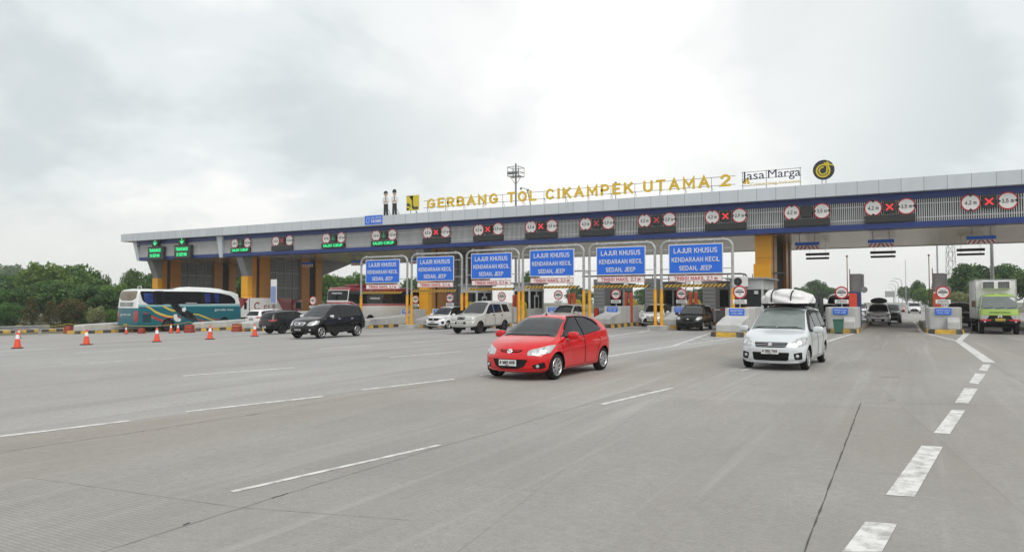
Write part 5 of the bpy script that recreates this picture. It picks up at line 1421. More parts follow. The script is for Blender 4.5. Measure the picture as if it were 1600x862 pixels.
# ================================================================== toll islands
M_KY = mat('kerb_yellow', (0.60, 0.36, 0.03), .7, 0, .3, 3, stain=(.30, .21, .08))
M_KB = mat('kerb_black', (0.03, 0.029, 0.028), .75, 0, .4, 3, stain=(.09, .085, .08))
M_KYF = mat('faded_kerb_yellow', (0.33, 0.25, 0.10), .8, 0, .4, 2, stain=(.16, .14, .11))
M_KBF = mat('faded_kerb_black', (0.10, 0.095, 0.09), .8, 0, .4, 2, stain=(.19, .18, .165))
M_BAR = mat('painted_concrete', (0.47, 0.475, 0.47), .75, 0, .25, .9, streak=.4, bump=.08)
M_ORANGE = mat('orange_plastic', (0.62, 0.055, 0.02), .5, 0, .15, 3)
M_POSTR = mat('red_post', (0.46, 0.07, 0.03), .5, 0, .25, 3)
M_DPAN = mat('dark_panel', (0.15, 0.145, 0.14), .6, .1, .3, 2, streak=.3)
M_RUST = mat('rusty_post', (0.16, 0.055, 0.035), .7, 0, .25, 3)
M_BOOTH = mat('booth_panel', (0.52, 0.54, 0.55), .5, .1, .15, 1.2)
M_BLUEC = mat('blue_cabinet', (0.02, 0.045, 0.16), .45, 0, .12, 2)
M_YCAB = mat('yellow_cabinet', (0.42, 0.33, 0.03), .5, 0, .25, 2)
ISL = [(-68.5, 30.5, 'far'), (-55.3, 31.7, 'ramp'), (-49.2, 37.5, 'ramp'), (-43.0, 36.9, 'ramp'), (-37.3, 43.4, 'ramp'), (-32.0, 43.9, 'ramp'), (-27.2, 44.0, 'ramp'), (-22.4, 44.6, 'ramp'),
       (-17.9, 44.8, 'ramp'), (-13.2, 45.2, 'ramp'), (-7.75, 36.4, 'ramp'), (-3.1, 43.9, 'block'), (2.0, 45.6, 'block'), (7.1, 45.0, 'block')]
WHERE = ['behind the coach rear by the trees', 'left of the blue coach', 'at the blue coach front', 'behind the black SUV', 'in front of the white striped coach', 'left of the white hatchback', 'behind the champagne minivan',
         'behind the red car roof', 'right behind the red car tail', 'left of the small black car', 'beside the silver car with luggage', 'behind the green bin', 'left of the green truck', 'right of the green truck']
YEND = 67.0
def island(i):
    X, Y0, kind = ISL[i]; g = G(X); hw = .92 if kind != 'far' else .9; h = .24
    r = empty('toll_island', (X, Y0, g), 0, 'yellow and black kerbed island ' + WHERE[i], 'traffic island', 'toll islands')
    Ln = YEND - Y0
    out = [(-hw * .55, 0), (hw * .55, 0), (hw * .9, .28), (hw, .7), (hw, Ln), (-hw, Ln), (-hw, .7), (-hw * .9, .28)]
    b = MB(); b.prism([(x * .93, y + .06) for x, y in out], -.05, h - .012, 'xy'); b.build('deck', M_CONC, r)
    b = MB(); st = 0; step = .62
    P = [Vector((x, y, 0)) for x, y in out]; kw = .16
    def seg(a, c, m):
        d = (c - a).normalized(); n = Vector((-d.y, d.x, 0)); b.m = m
        vs = [a, c, c + n * kw, a + n * kw]; low = [v + Vector((0, 0, -.05)) for v in vs]
        top = [a + n * .03, c + n * .03, c + n * kw, a + n * kw]; top = [v + Vector((0, 0, h)) for v in top]
        b.add(low + top, [(0, 1, 5, 4), (4, 5, 6, 7), (2, 3, 7, 6), (0, 4, 7, 3), (1, 2, 6, 5)])
    seg(P[0], P[1], 0)
    for (a, c, sg) in ((P[1], P[2], 1), (P[2], P[3], 0), (P[7], P[0], 1), (P[6], P[7], 0)): seg(a, c, sg)
    for (a, c) in ((P[3], P[4]), (P[5], P[6])):
        n = int((c - a).length / step)
        for k in range(n): seg(a + (c - a) * (k / n), a + (c - a) * ((k + 1) / n), ((k + 1) % 2 if a is P[3] else k % 2) + (2 if kind == 'block' else 0))
    b.build('kerb', [M_KY, M_KB, M_KYF, M_KBF], r, fix=False)
    if kind == 'far': return
    # concrete impact block
    bl = empty('concrete_barrier', (X, Y0, g + h - .015), 0, 'grey concrete impact block ' + WHERE[i], 'barrier', 'concrete impact blocks on the islands')
    b = MB(); bw = .62
    if kind == 'ramp':
        y1 = {1: 9.5, 2: 9.0, 3: 5.0, 4: 6.0}.get(i, 2.6)
        prof = [(.55, 0), (.55, .38), (.75, .46), (y1 - .5, .70), (y1 + .1, .76), (y1 + .14, 1.2), (y1 + 2.2, 1.2), (y1 + 2.2, 0)]
        b.prism(prof, -bw, bw, 'yz'); sy = y1 + .28
    else:
        y1 = 1.0
        ol = [(-.86, .35), (-.70, .06), (-.35, 0), (.35, 0), (.70, .06), (.86, .35), (.86, 2.6), (-.86, 2.6)]
        b.prism([(x, y + y1) for x, y in ol], 0, 1.22, 'xy')
        b.prism([(.55, 0), (.55, .42), (y1 - .002, .70), (y1 - .002, 0)], .12, .72, 'yz'); sy = y1
    bm = bmesh.new(); me = b.mesh('body', M_BAR); bm.from_mesh(me)
    bmesh.ops.bevel(bm, geom=[e for e in bm.edges if e.calc_face_angle(0) > .5], offset=.05, segments=2, affect='EDGES', profile=.5); bm.to_mesh(me); bm.free()
    link_mesh('body', me, bl)
    if i >= 1:
        b = MB(); b.box((0, 0, 0), (.78, .02, .36)); b.m = 1
        add_text(b, 'SIAPKAN SALDO', (0, -.014, .07), .085, .66, bold=.015); add_text(b, 'E-TOLL CARD', (0, -.014, -.07), .085, .56, bold=.015)
        o = b.build('blue_plate', [M_BLUES, M_WHITE], bl); o.location = (-.05, sy - .06 if kind == 'block' else sy - .02, .98 if kind == 'block' else 1.0)
        if kind == 'ramp': o.location = (0, y1 + .10, .985)
    if kind == 'ramp' and 4 < i < 11:
        b = MB(); b.box((.30, y1 + 3.4, .62), (.62, 1.5, 1.24), bev=.04); b.build('rear_block', M_BAR, bl)
    # round stop sign
    sx = {11: .0, 12: -.02}.get(i, 0); sY = Y0 + {10: 3.6, 11: 1.5, 12: 1.6, 13: 1.6}.get(i, 3.2 if i > 4 else 7.5)
    if kind == 'ramp' and 4 < i < 10: sY = 48.3
    if i in (1, 2): return
    s = empty('stop_sign', (X + sx, sY, g), 0, 'round black bar sign ' + WHERE[i], 'road sign', 'round stop signs on the islands')
    b = MB(); b.cyl((0, 0, h if kind == 'far' else .9), (0, 0, 2.5), .03, 8); b.build('post', M_GALV, s)
    b = MB(); zc = 2.28; b.disc((0, -.05, zc), .36, 'y', 30, .03); b.m = 1; b.disc((0, -.068, zc), .36, 'y', 30, .012, r0=.285); b.m = 2
    b.box((0, -.068, zc), (.46, .012, .075)); add_text(b, 'GERBANG', (0, -.07, zc + .11), .06, .32); add_text(b, 'TOL', (0, -.07, zc - .12), .06, .14)
    b.build('disc', [M_SIGNW, M_SIGNR, M_INK], s, fix=False)
    b = MB(); b.box((0, -.05, 1.76), (.72, .02, .23)); b.m = 1; add_text(b, 'KURANGI', (0, -.064, 1.81), .055, .5); add_text(b, 'KECEPATAN', (0, -.064, 1.71), .055, .58)
    b.build('plate', [M_SIGNW, M_INK], s)
for i in range(len(ISL)): island(i)

# ---- booths, machines, guard posts
def booth(X, Y, lb, w=1.5, l=2.6, H=3.1):
    g = G(X) + .22; r = empty('toll_booth', (X, Y, g), 0, lb, 'toll booth', 'toll booths on the islands')
    b = MB(); b.box((0, 0, .55), (w, l, 1.1), bev=.03); b.box((0, 0, H - .3), (w, l, .6), bev=.03)
    for sx in (-1, 1):
        for yy in (-l / 2 + .08, 0, l / 2 - .08): b.box((sx * (w / 2 - .06), yy, (1.1 + H - .6) / 2), (.118, .14, H - 1.7))
    b.build('shell', M_BOOTH, r)
    b = MB(); b.box((0, 0, (1.1 + H - .6) / 2), (w - .16, l - .1, H - 1.704)); b.build('window', M_GLASS, r)
    b = MB(); b.box((0, 0, H + .06), (w + .5, l + .5, .12), bev=.03); b.build('roof', M_GCLAD, r)
    b = MB(); b.box((w / 2 + .01, -.1, 1.15), (.04, .8, 2.1)); b.m = 1; b.box((w / 2 + .032, -.1, 1.6), (.01, .5, .9)); b.build('door', [M_BOOTH, M_GLASS], r)
    return r
booth(-32.0, 52.5, 'grey toll booth with dark windows behind the white hatchback')
booth(-27.2, 52.8, 'grey toll booth behind the champagne minivan')
booth(-22.4, 61.5, 'grey toll booth far behind the red car roof'); booth(-17.9, 61.5, 'grey toll booth far behind the red car tail')
booth(-13.2, 61.5, 'grey toll booth far behind the white wedge nosed car')
bt = booth(-8.2, 46.4, 'large grey toll booth with an air conditioner beside the yellow column', 1.9, 4.2, 2.85)
ac = empty('air_conditioner', (-8.5, 44.08, 2.95), 0, 'white outdoor air conditioner unit on the large grey booth', 'air conditioner')
b = MB(); b.box((0, 0, 0), (.86, .34, .62), bev=.02); b.build('case', M_WHITE, ac)
b = MB(); b.disc((-.12, -.175, 0), .24, 'y', 24, .012, r0=.02); 
for k in range(5): b.disc((-.12, -.184, 0), .06 + .04 * k, 'y', 20, .01, r0=.05 + .04 * k)
b.build('fan_grille', M_DARKB, ac)
b = MB(); b.box((-.3, .02, -.36), (.05, .4, .1)); b.box((.3, .02, -.36), (.05, .4, .1)); b.build('bracket', M_STEEL, ac)
fl = empty('flood_lamp', (-7.6, 44.15, 2.3), 0, 'small black flood lamp on the front of the large grey booth', 'lamp')
b = MB(); b.box((0, -.02, 0), (.36, .18, .34), bev=.02); b.build('case', M_BLK, fl); b = MB(); b.box((0, -.115, 0), (.24, .01, .2)); b.build('lens', M_LAMP, fl)
rl = empty('yellow_rail', (-7.9, 40.6, G(-7.9) + .2), 0, 'yellow guard rail between the impact block and the large grey booth', 'rail')
b = MB(); b.box((.3, .8, 1.12), (.12, 4.2, .26), bev=.02); b.build('beam', M_YEL, rl)
b = MB()
for yy in (-1.0, .8, 2.6): b.box((.3, yy, .5), (.1, .1, 1.0))
b.build('post', M_YEL, rl)

def terminal(X, Y, lb, col):
    g = G(X) + .22; r = empty('card_terminal', (X, Y, g), 0, lb, 'toll terminal', 'automatic toll terminals on the islands')
    b = MB(); b.box((0, 0, 1.05), (.58, .95, 2.1), bev=.03); b.build('cabinet', M_BLUEC if col == 'blue' else M_BOOTH, r)
    b = MB(); b.box((.02, .1, 2.66), (.62, .5, 1.1), bev=.02); b.box((.40, .1, 2.66), (.1, .44, 1.04)); b.build('display_panel', M_DPAN, r)
    b = MB(); b.box((-.12, -.62, 1.62), (.42, .26, .8), bev=.03); b.build('card_reader', M_POSTR if col == 'grey' else M_ORANGE, r)
    b = MB(); b.cyl((-.46, .2, 0), (-.46, .2, 4.3), .024, 8); b.box((-.46, .15, 4.3), (.10, .2, .10)); b.build('camera_post', M_RUST, r); b = MB(); b.cyl((-.3, -.2, 0), (-.3, -.2, 3.5), .024, 8); b.build('side_post', M_RUST, r)
    b = MB(); b.disc((.46, -.1, 2.25), .19, 'y', 20, .05); b.box((.36, -.1, 2.25), (.3, .03, .04)); b.build('mirror', M_STEEL, r)
terminal(-2.5, 47.9, 'blue automatic terminal with orange reader behind the green bin', 'blue')
terminal(1.85, 49.2, 'grey automatic terminal with orange reader left of the green truck', 'grey')
terminal(7.0, 49.2, 'grey automatic terminal right of the green truck', 'grey')
def guard(X, Y, lb, m):
    g = G(X) + .22
    b = MB(); b.box((0, 0, 1.1), (.20, .24, 2.2), bev=.03)
    o = b.build('guard_post', m); o.location = (X, Y, g); tag(o, lb, 'guard post', 'steel guard posts on the islands')
def yellow_machine(X, Y, lb):
    g = G(X) + .22; r = empty('ticket_machine', (X, Y, g), 0, lb, 'ticket machine', 'round topped yellow machines on the islands')
    b = MB(); pl = [(-.42, 0), (.42, 0), (.42, 1.35)] + [(.42 * math.cos(R(a)), 1.35 + .40 * math.sin(R(a))) for a in range(15, 180, 15)] + [(-.42, 1.35)]
    b.prism(pl, -.35, .35, 'xz'); b.build('case', M_YCAB, r)
    b = MB(); b.box((-.05, -.36, 1.2), (.34, .03, .5)); b.box((-.05, -.36, .6), (.5, .02, .3)); b.build('screen', M_DARKB, r)
names = {5: 'left of the white hatchback', 6: 'behind the champagne minivan', 7: 'behind the red car roof', 8: 'right behind the red car tail', 9: 'left of the small black car', 10: 'beside the large grey booth'}
for i in (5, 6, 7, 8, 9, 10):
    X, Y0, _ = ISL[i]; Yg = 49.6 if i != 10 else 48.9
    yellow_machine(X + .15, Yg + 1.4, 'yellow round topped ticket machine ' + names[i])
    guard(X + .18, Yg + .3, 'outer rust red guard post ' + names[i], M_POSTR)
    guard(X + .62, Yg + .1, 'inner rust red guard post ' + names[i], M_POSTR)
for i, nm in ((7, 'behind the red car roof'), (8, 'right behind the red car tail'), (9, 'left of the small black car')):
    X = ISL[i][0]; r = empty('barrier_gate', (X + .5, 54.5, .22), 0, 'lane barrier with a striped arm ' + nm, 'barrier gate', 'lane barriers')
    b = MB(); b.box((0, 0, .5), (.36, .3, 1.0), bev=.03); b.build('housing', M_ORANGE, r)
    b = MB()
    for k in range(6): b.m = k % 2; b.box((.3 + .45 * k + .225, -.2, .92), (.45, .04, .09))
    b.build('arm', [M_WHITE, M_SIGNR], r)
    # grey louvred cabinet wall with pipes
    q = empty('equipment_cabinet', (X - .1, 57.3, .22), 0, 'tall grey louvred equipment cabinet ' + nm, 'cabinet', 'equipment cabinets on the islands')
    b = MB(); b.box((0, 0, 1.7), (1.0, 1.4, 3.4), bev=.03); b.build('case', M_BOOTH, q)
    b = MB()
    for k in range(9): b.box((0, -.71, .6 + .3 * k), (.86, .02, .05))
    b.build('louvre', M_STEEL, q)
    pl = empty('camera_mast', (X - .6, 51.6, .22), 0, 'slim grey mast with a camera arm ' + nm, 'mast', 'camera masts on the islands')
    b = MB(); b.cyl((0, 0, 0), (0, 0, 4.0), .05, 8); b.tube([(0, 0, 3.9), (.8, 0, 3.95), (1.6, 0, 3.9)], .035, 6); b.build('pole', M_GALV, pl)
    b = MB(); b.box((1.5, -.1, 3.78), (.16, .34, .16), bev=.02); b.box((.2, -.1, 2.8), (.3, .2, .4), bev=.02); b.build('camera', M_WHITE, pl)
pp = MB(); pp.tube([(-22.5, 53, 3.75), (-10.2, 53, 3.75), (-9.9, 53, 3.70), (-9.75, 53, 3.5), (-9.75, 53, .3)], .06, 8)
pp.tube([(-8.9, 53.2, .3), (-8.9, 53.2, 3.5), (-8.75, 53.2, 3.7), (-8.4, 53.2, 3.75), (-7.2, 53.2, 3.75)], .06, 8)
tag(pp.build('overhead_pipe', M_STEEL, None, True), 'dark overhead pipe bending down beside the yellow column', 'pipe')
# louvre screens behind the lanes
for k, (xx, lb) in enumerate(((-20.2, 'grey railing screen between lanes behind the fourth sign frame'), (-15.5, 'grey railing screen behind the fifth sign frame'), (-11.0, 'grey railing screen behind the sixth sign frame'))):
    r = empty('mesh_screen', (xx, 66.5, 0), 0, lb, 'screen', 'railing screens behind the lanes')
    b = MB()
    for j in range(7): b.box((0, 0, 1.7 + j * .36), (3.2, .05, .07))
    b.build('rail', M_GCLAD, r)
    b = MB()
    for j in range(5): b.box((-1.55 + j * .775, .04, 2.1), (.06, .06, 4.2))
    b.build('upright', M_STEEL, r)
bn = gp(1310, 519.5); bi = empty('litter_bin', (bn.x + .1, 43.45, 0), 0, 'green wheeled litter bin standing before the toll island kerb', 'litter bin')
M_GRN = mat('green_plastic', (0.035, 0.13, 0.095), .5, 0, .15, 4)
b = MB(); b.prism([(-.20, .05), (.20, .05), (.26, .74), (-.26, .74)], -.22, .22, 'xz'); b.build('body', M_GRN, bi)
b = MB(); b.box((0, 0, .77), (.56, .5, .06), bev=.02); b.build('lid', M_GRN, bi)
b = MB(); b.cyl((-.2, .2, .07), (.2, .2, .07), .07, 12); b.build('wheel', M_BLK, bi)

# ================================================================== cones, plastic barriers, guardrail, rope
M_CONE = mat('cone_orange', (0.72, 0.075, 0.03), .5, 0, .12, 5)
M_REFL = mat('reflective_white', (0.76, 0.76, 0.75), .35, 0, .08, 5)
def cone(loc, label, s=1.0):
    r = empty('traffic_cone', loc, rnd.uniform(0, 3), label, 'traffic cone', 'traffic cones on the paving'); r.scale = (s, s, s)
    b = MB(); b.box((0, 0, .02), (.40, .40, .04), bev=.012); b.build('base', M_BLK, r)
    b = MB(); R0 = lambda z: .15 - (z - .04) * .168
    b.lathe([(.165, .04), (.16, .07), (R0(.07), .071), (R0(.42), .42)], 20, 'z'); b.lathe([(R0(.60), .60), (R0(.72), .72), (.02, .735)], 20, 'z'); b.build('shell', M_CONE, r, 40)
    b = MB(); b.lathe([(R0(.42) + .003, .42), (R0(.60) + .003, .60)], 20, 'z'); b.build('reflective_band', M_REFL, r, 40)
    return r
CONE0 = cone(gp(27, 544), 'orange cone nearest the guardrail, biggest of the cone row')
for q, lb in (((135, 538.5), 'orange cone second in the row from the guardrail'), ((245, 534), 'orange cone standing before the coach rear wheel'), ((328, 530), 'orange cone standing before the coach front'), ((398, 525.5), 'orange cone standing behind the black SUV')):
    c = copy_tree(CONE0); c.location = gp(*q); tag(c, lb); c.rotation_euler.z = rnd.uniform(0, 3)
for q, lb, s in (((29, 528), 'smaller cone behind the biggest cone, by the guardrail end', .8), ((155, 519.5), 'small orange cone by the kerb left of the coach', .75), ((197, 521.5), 'small orange cone low before the coach rear bumper', .75),
                 ((267, 520), 'pale orange cone by the coach rear tyre, left of a twin', .9), ((278, 520), 'pale orange cone by the coach rear tyre, right of a twin', .9), ((329, 521), 'small cone behind the cone before the coach front', .75)):
    c = copy_tree(CONE0); c.location = gp(*q); c.scale = (s, s, s); tag(c, lb)
M_WB = mat('red_barrier_plastic', (0.27, 0.038, 0.022), .55, 0, .25, 4)
def wbar(q, label, s=.72):
    p = gp(*q); r = empty('plastic_barrier', p, R(10), label, 'plastic barrier', 'red water filled barriers'); r.scale = (s, s, s)
    b = MB(); b.prism([(-.30, 0), (.30, 0), (.27, .22), (.20, .30), (.18, .72), (.13, .80), (-.13, .80), (-.18, .72), (-.20, .30), (-.27, .22)], -.46, .46, 'yz')
    b.build('body', M_WB, r)
    b = MB()
    for xx in (-.22, .22): b.box((xx, -.26, .12), (.22, .04, .1))
    b.box((0, -.195, .55), (.7, .03, .14)); b.cyl((0, 0, .80), (0, 0, .84), .07, 12); b.build('recess', M_POSTR, r)
wbar((107, 521), 'red plastic barrier beside the conical shrubs'); wbar((296, 519.5), 'red plastic barrier before the middle of the blue coach'); wbar((370, 518), 'red plastic barrier beside the white SUV'); wbar((221, 521), 'small dark red plastic barrier under the coach side', .5)
gr = empty('guardrail', (0, 0, 0), 0, 'grey steel guardrail at the edge of the trees', 'guardrail')
A = gp(-60, 529); B = gp(75, 522.5)
prof = [(-.02, .11), (.05, .09), (.05, .04), (-.02, .015), (-.02, -.015), (.05, -.04), (.05, -.09), (-.02, -.11)]
b = MB(); d = (B - A).normalized(); n = Vector((d.y, -d.x, 0)); vs = []
for P_ in (A, B):
    for (o, z) in prof: vs.append(P_ + n * (o + .1) + Vector((0, 0, .62 + z)))
m_ = len(prof); b.add(vs, [(k, k + 1, m_ + k + 1, m_ + k) for k in range(m_ - 1)]); b.build('beam', M_GALV, gr, fix=False)
k = 0
while k * 2.0 < (B - A).length:
    P_ = A + d * (k * 2.0 + .1); b = MB(); b.box((P_.x, P_.y, P_.z + .32), (.12, .12, .8)); b.build('post', M_GALV, gr); k += 1
rp = MB(); pts = []
anch = [(-40, 521, .6), (28, 521, .72), (107, 518, .8), (197, 517, .6), (296, 516, .8), (331, 516, .6), (398, 515, .7)]
Pn = []
for (px, py, h) in anch: q = gp(px, 523 if px < 150 else 521); Pn.append(Vector((q.x, q.y, q.z + h)))
for a, c in zip(Pn[:-1], Pn[1:]):
    for j in range(8): t = j / 8; pts.append(a + (c - a) * t - Vector((0, 0, .6 * t * (1 - t))))
rp.tube(pts, .015, 5); tag(rp.build('barrier_rope', mat('yellow_rope', (0.55, 0.42, 0.08), .8, 0, .1, 5)), 'thin yellow rope strung between cones and red barriers', 'rope')
ib = gp(428, 519); n_ = empty('notice_board', (xat(428, 40.5), 40.5, G(-43)), 0, 'white and blue notice board on a post behind the black SUV', 'notice board')
b = MB(); b.box((0, 0, 3.0), (.62, .05, 1.9)); b.m = 1; b.box((0, -.028, 2.75), (.56, .01, 1.3)); b.build('panel', [M_WHITE, mat('pale_blue_print', (.22, .28, .50), .5, 0, .1, 2)], n_)
b = MB(); b.cyl((0, .04, .2), (0, .04, 2.2), .04, 8); b.build('post', M_STEEL, n_)
# ================================================================== trees and shrubs
def leaf_mat(name, col, tr=.35):
    m = bpy.data.materials.new(name); m.use_nodes = True; nt = m.node_tree; N = nt.nodes; L = nt.links; b = N['Principled BSDF']
    tcn = N.new('ShaderNodeTexCoord'); nz = N.new('ShaderNodeTexNoise'); nz.inputs['Scale'].default_value = 3.0; nz.inputs['Detail'].default_value = 4
    L.new(tcn.outputs['Object'], nz.inputs['Vector']); oi = N.new('ShaderNodeObjectInfo')
    hs = N.new('ShaderNodeHueSaturation'); hs.inputs['Color'].default_value = (*col, 1)
    a = N.new('ShaderNodeMapRange'); a.inputs[1].default_value = .3; a.inputs[2].default_value = .7; a.inputs[3].default_value = .65; a.inputs[4].default_value = 1.35
    L.new(nz.outputs['Fac'], a.inputs[0]); L.new(a.outputs[0], hs.inputs['Value'])
    c = N.new('ShaderNodeMapRange'); c.inputs[3].default_value = .485; c.inputs[4].default_value = .515; L.new(oi.outputs['Random'], c.inputs[0]); L.new(c.outputs[0], hs.inputs['Hue'])
    L.new(hs.outputs[0], b.inputs['Base Color']); b.inputs['Roughness'].default_value = .6; b.inputs['Specular IOR Level'].default_value = .3
    t = N.new('ShaderNodeBsdfTranslucent'); L.new(hs.outputs[0], t.inputs['Color'])
    mx = N.new('ShaderNodeMixShader'); mx.inputs[0].default_value = tr
    L.new(b.outputs[0], mx.inputs[1]); L.new(t.outputs[0], mx.inputs[2]); L.new(mx.outputs[0], N['Material Output'].inputs['Surface'])
    return m
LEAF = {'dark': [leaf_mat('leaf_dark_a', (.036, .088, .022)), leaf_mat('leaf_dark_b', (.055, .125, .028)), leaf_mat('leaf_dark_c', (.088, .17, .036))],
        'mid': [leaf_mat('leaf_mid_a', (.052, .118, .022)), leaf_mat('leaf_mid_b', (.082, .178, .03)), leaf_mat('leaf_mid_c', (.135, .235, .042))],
        'rust': [leaf_mat('leaf_rust_a', (.055, .085, .028)), leaf_mat('leaf_rust_b', (.09, .10, .03)), leaf_mat('leaf_rust_c', (.15, .10, .035))],
        'bright': [leaf_mat('leaf_bright_a', (.04, .11, .025)), leaf_mat('leaf_bright_b', (.06, .15, .035)), leaf_mat('leaf_bright_c', (.09, .19, .045))],
        'pale': [leaf_mat('leaf_pale_a', (.13, .16, .06)), leaf_mat('leaf_pale_b', (.20, .23, .10)), leaf_mat('leaf_pale_c', (.30, .33, .17))]}
M_BARK = mat('bark', (0.10, 0.075, 0.05), .9, 0, .35, 3)
def crown_mesh(name, seed, shape, n_clump, n_leaf, size):
    """leaf sized faces gathered in clumps through a crown of unit height and unit width, base at z=0"""
    r = np.random.default_rng(seed); V = []; Fc = []; MI = []; cl = []
    tries = 0
    while len(cl) < n_clump and tries < 6000:
        tries += 1
        u = r.uniform(-1, 1, 3)
        if shape == 'cone':
            z = r.uniform(.06, .97); rad = .5 * (1 - z) ** .75; a = r.uniform(0, 6.283); q = rad * math.sqrt(r.uniform(.25, 1)); c = np.array([q * math.cos(a), q * math.sin(a), z]); k = .10 + .06 * (1 - z)
        elif shape == 'bush':
            if u @ u > 1 or u @ u < .25: continue
            c = np.array([u[0] * .40, u[1] * .40, .48 + u[2] * .42]); k = r.uniform(.11, .18)
        else:
            if u @ u > 1 or u @ u < .18: continue
            c = np.array([u[0] * .38, u[1] * .38, .60 + u[2] * .32]); k = r.uniform(.08, .17)
            if shape == 'wide' and u[2] < -.3 and r.random() < .4: continue
        cl.append((c, k))
    for (c, k) in cl:
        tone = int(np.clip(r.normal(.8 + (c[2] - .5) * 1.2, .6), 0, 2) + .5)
        for _ in range(n_leaf):
            d = r.normal(size=3); d /= np.linalg.norm(d); d[2] *= .8
            p = c + d * k * r.uniform(.45, 1.12) ** .6
            nrm = d + r.normal(size=3) * .55; nrm /= np.linalg.norm(nrm)
            t = np.cross(nrm, r.normal(size=3)); t /= np.linalg.norm(t); bt = np.cross(nrm, t); s = size * r.uniform(.6, 1.3)
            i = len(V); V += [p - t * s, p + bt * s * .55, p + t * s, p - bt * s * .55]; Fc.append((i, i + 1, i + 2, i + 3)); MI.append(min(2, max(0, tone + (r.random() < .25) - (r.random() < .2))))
    me = bpy.data.meshes.new(name); me.from_pydata([tuple(v) for v in V], [], Fc); me.polygons.foreach_set('material_index', MI)
    return me, cl
def trunk_mesh(name, cl, seed, top, r0):
    q = random.Random(seed); b = MB()
    b.tube([(0, 0, -.02), (.01, .008, top * .5), (-.01, .01, top)], [r0, r0 * .75, r0 * .5], 7)
    for c, k in q.sample(cl, min(9, len(cl))):
        h = q.uniform(.5, 1) * top
        b.tube([(0, 0, h), ((c[0]) * .5, c[1] * .5, h + (c[2] - h) * .6), tuple(c)], [r0 * .4, r0 * .25, r0 * .08], 5, cap=False)
    return b.mesh(name, M_BARK, True)
PROTO = {}
for nm, shape, kinds, nc, nl, sz, top, r0 in (('round', 'round', ('dark', 'mid'), 70, 75, .030, .55, .028), ('round2', 'round', ('dark', 'mid'), 55, 85, .032, .6, .026), ('wide', 'wide', ('dark', 'mid'), 80, 70, .028, .6, .024),
                                             ('cone', 'cone', ('rust', 'dark'), 70, 50, .030, .6, .02), ('bush', 'bush', ('bright', 'pale', 'rust', 'mid'), 60, 75, .030, .4, .025)):
    me, cl = crown_mesh('crown', hash(nm) % 1000 if False else sum(map(ord, nm)), shape, nc, nl, sz)
    tk = trunk_mesh('trunk', cl, 5, top, r0)
    for k in kinds:
        m2 = me.copy()
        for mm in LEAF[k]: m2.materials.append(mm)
        PROTO[nm, k] = (m2, tk)
def tree(px, ytop, d, wpx, shape, kind, label, cat='tree', group=None, name='broadleaf_tree', zg=None):
    p = EYE + ray(px, 431) * d; g = G(p.x) if zg is None else zg
    H = (470 - ytop) * d / 1120 + 1.8 - g; W = wpx * d / 1120
    r = empty(name, (p.x, p.y, g - .05), rnd.uniform(0, 6.28), label, cat, group); r.scale = (W * 1.12, W * 1.12, H * 1.03)
    cr, tk = PROTO[shape, kind]
    link_mesh('crown', cr, r); link_mesh('trunk', tk, r)
tg = 'trees beyond the left edge of the paving'
for a in [(28, 424, 130, 70, 'round', 'dark', 'hazy dark tree at the far left edge of the trees'),
          (72, 407, 104, 78, 'round', 'mid', 'tall mid green tree with the highest crown left of the canopy'),
          (112, 412, 108, 80, 'round2', 'mid', 'broad mid green tree right beside the tallest crown'),
          (152, 424, 112, 44, 'wide', 'dark', 'slim dark tree in the gap left of the canopy end'),
          (100, 436, 90, 104, 'round', 'dark', 'large dark tree behind the conical shrubs'),
          (52, 444, 86, 84, 'round2', 'dark', 'dark tree behind the bright green bush'),
          (12, 446, 84, 66, 'round', 'dark', 'dark tree behind the guardrail'),
          (146, 446, 88, 76, 'round2', 'dark', 'dark tree behind the pale round bush'),
          (178, 440, 98, 62, 'round', 'mid', 'mid green tree just left of the coach rear'),
          (206, 421, 110, 46, 'wide', 'dark', 'loose dark tree under the left end of the canopy'),
          (232, 428, 108, 56, 'round2', 'dark', 'dark tree behind the first yellow column'),
          (215, 452, 92, 60, 'round', 'dark', 'low dark tree right behind the coach rear window'),
          (366, 420, 108, 56, 'round', 'dark', 'dark tree seen between the yellow column pairs'),
          (345, 430, 112, 50, 'round2', 'dark', 'dark tree just left of the second column pair'),
          (520, 428, 110, 52, 'round2', 'mid', 'mid green tree above the white striped coach'),
          (552, 424, 116, 56, 'round', 'mid', 'mid green tree left of the first sign frame'),
          (600, 430, 118, 70, 'wide', 'dark', 'dark tree behind the first blue sign board'),
          (655, 432, 118, 60, 'round', 'dark', 'dark tree behind the second blue sign board'),
          (715, 436, 120, 60, 'round2', 'mid', 'green tree behind the third blue sign board'),
          (828, 424, 120, 40, 'wide', 'dark', 'slim tree between the third and fourth blue sign boards')]:
    tree(*a, group=tg)
sg = 'shrubs along the left verge'
for a in [(14, 468, 73, 48, 'bush', 'bright', 'bright green bush behind the guardrail', 'shrub', sg, 'bush'),
          (-12, 474, 70, 40, 'bush', 'bright', 'bright green bush cut by the left picture edge', 'shrub', sg, 'bush'),
          (50, 464, 72, 32, 'cone', 'rust', 'conical rust tinged shrub beside the bright green bush', 'shrub', sg, 'conical_shrub'),
          (81, 470, 71, 30, 'cone', 'rust', 'conical rust tinged shrub in the middle of its row', 'shrub', sg, 'conical_shrub'),
          (113, 462, 71, 40, 'bush', 'rust', 'broad reddish shrub beside the red plastic barrier', 'shrub', sg, 'bush'),
          (151, 475, 70, 30, 'bush', 'pale', 'pale round bush left of the coach rear', 'shrub', sg, 'bush'),
          (176, 480, 72, 26, 'bush', 'mid', 'small green bush touching the coach rear', 'shrub', sg, 'bush'),
          (132, 482, 75, 30, 'bush', 'mid', 'low green bush between the reddish and the pale bush', 'shrub', sg, 'bush')]:
    tree(*a)
hg = 'trees beyond the gate on the right'
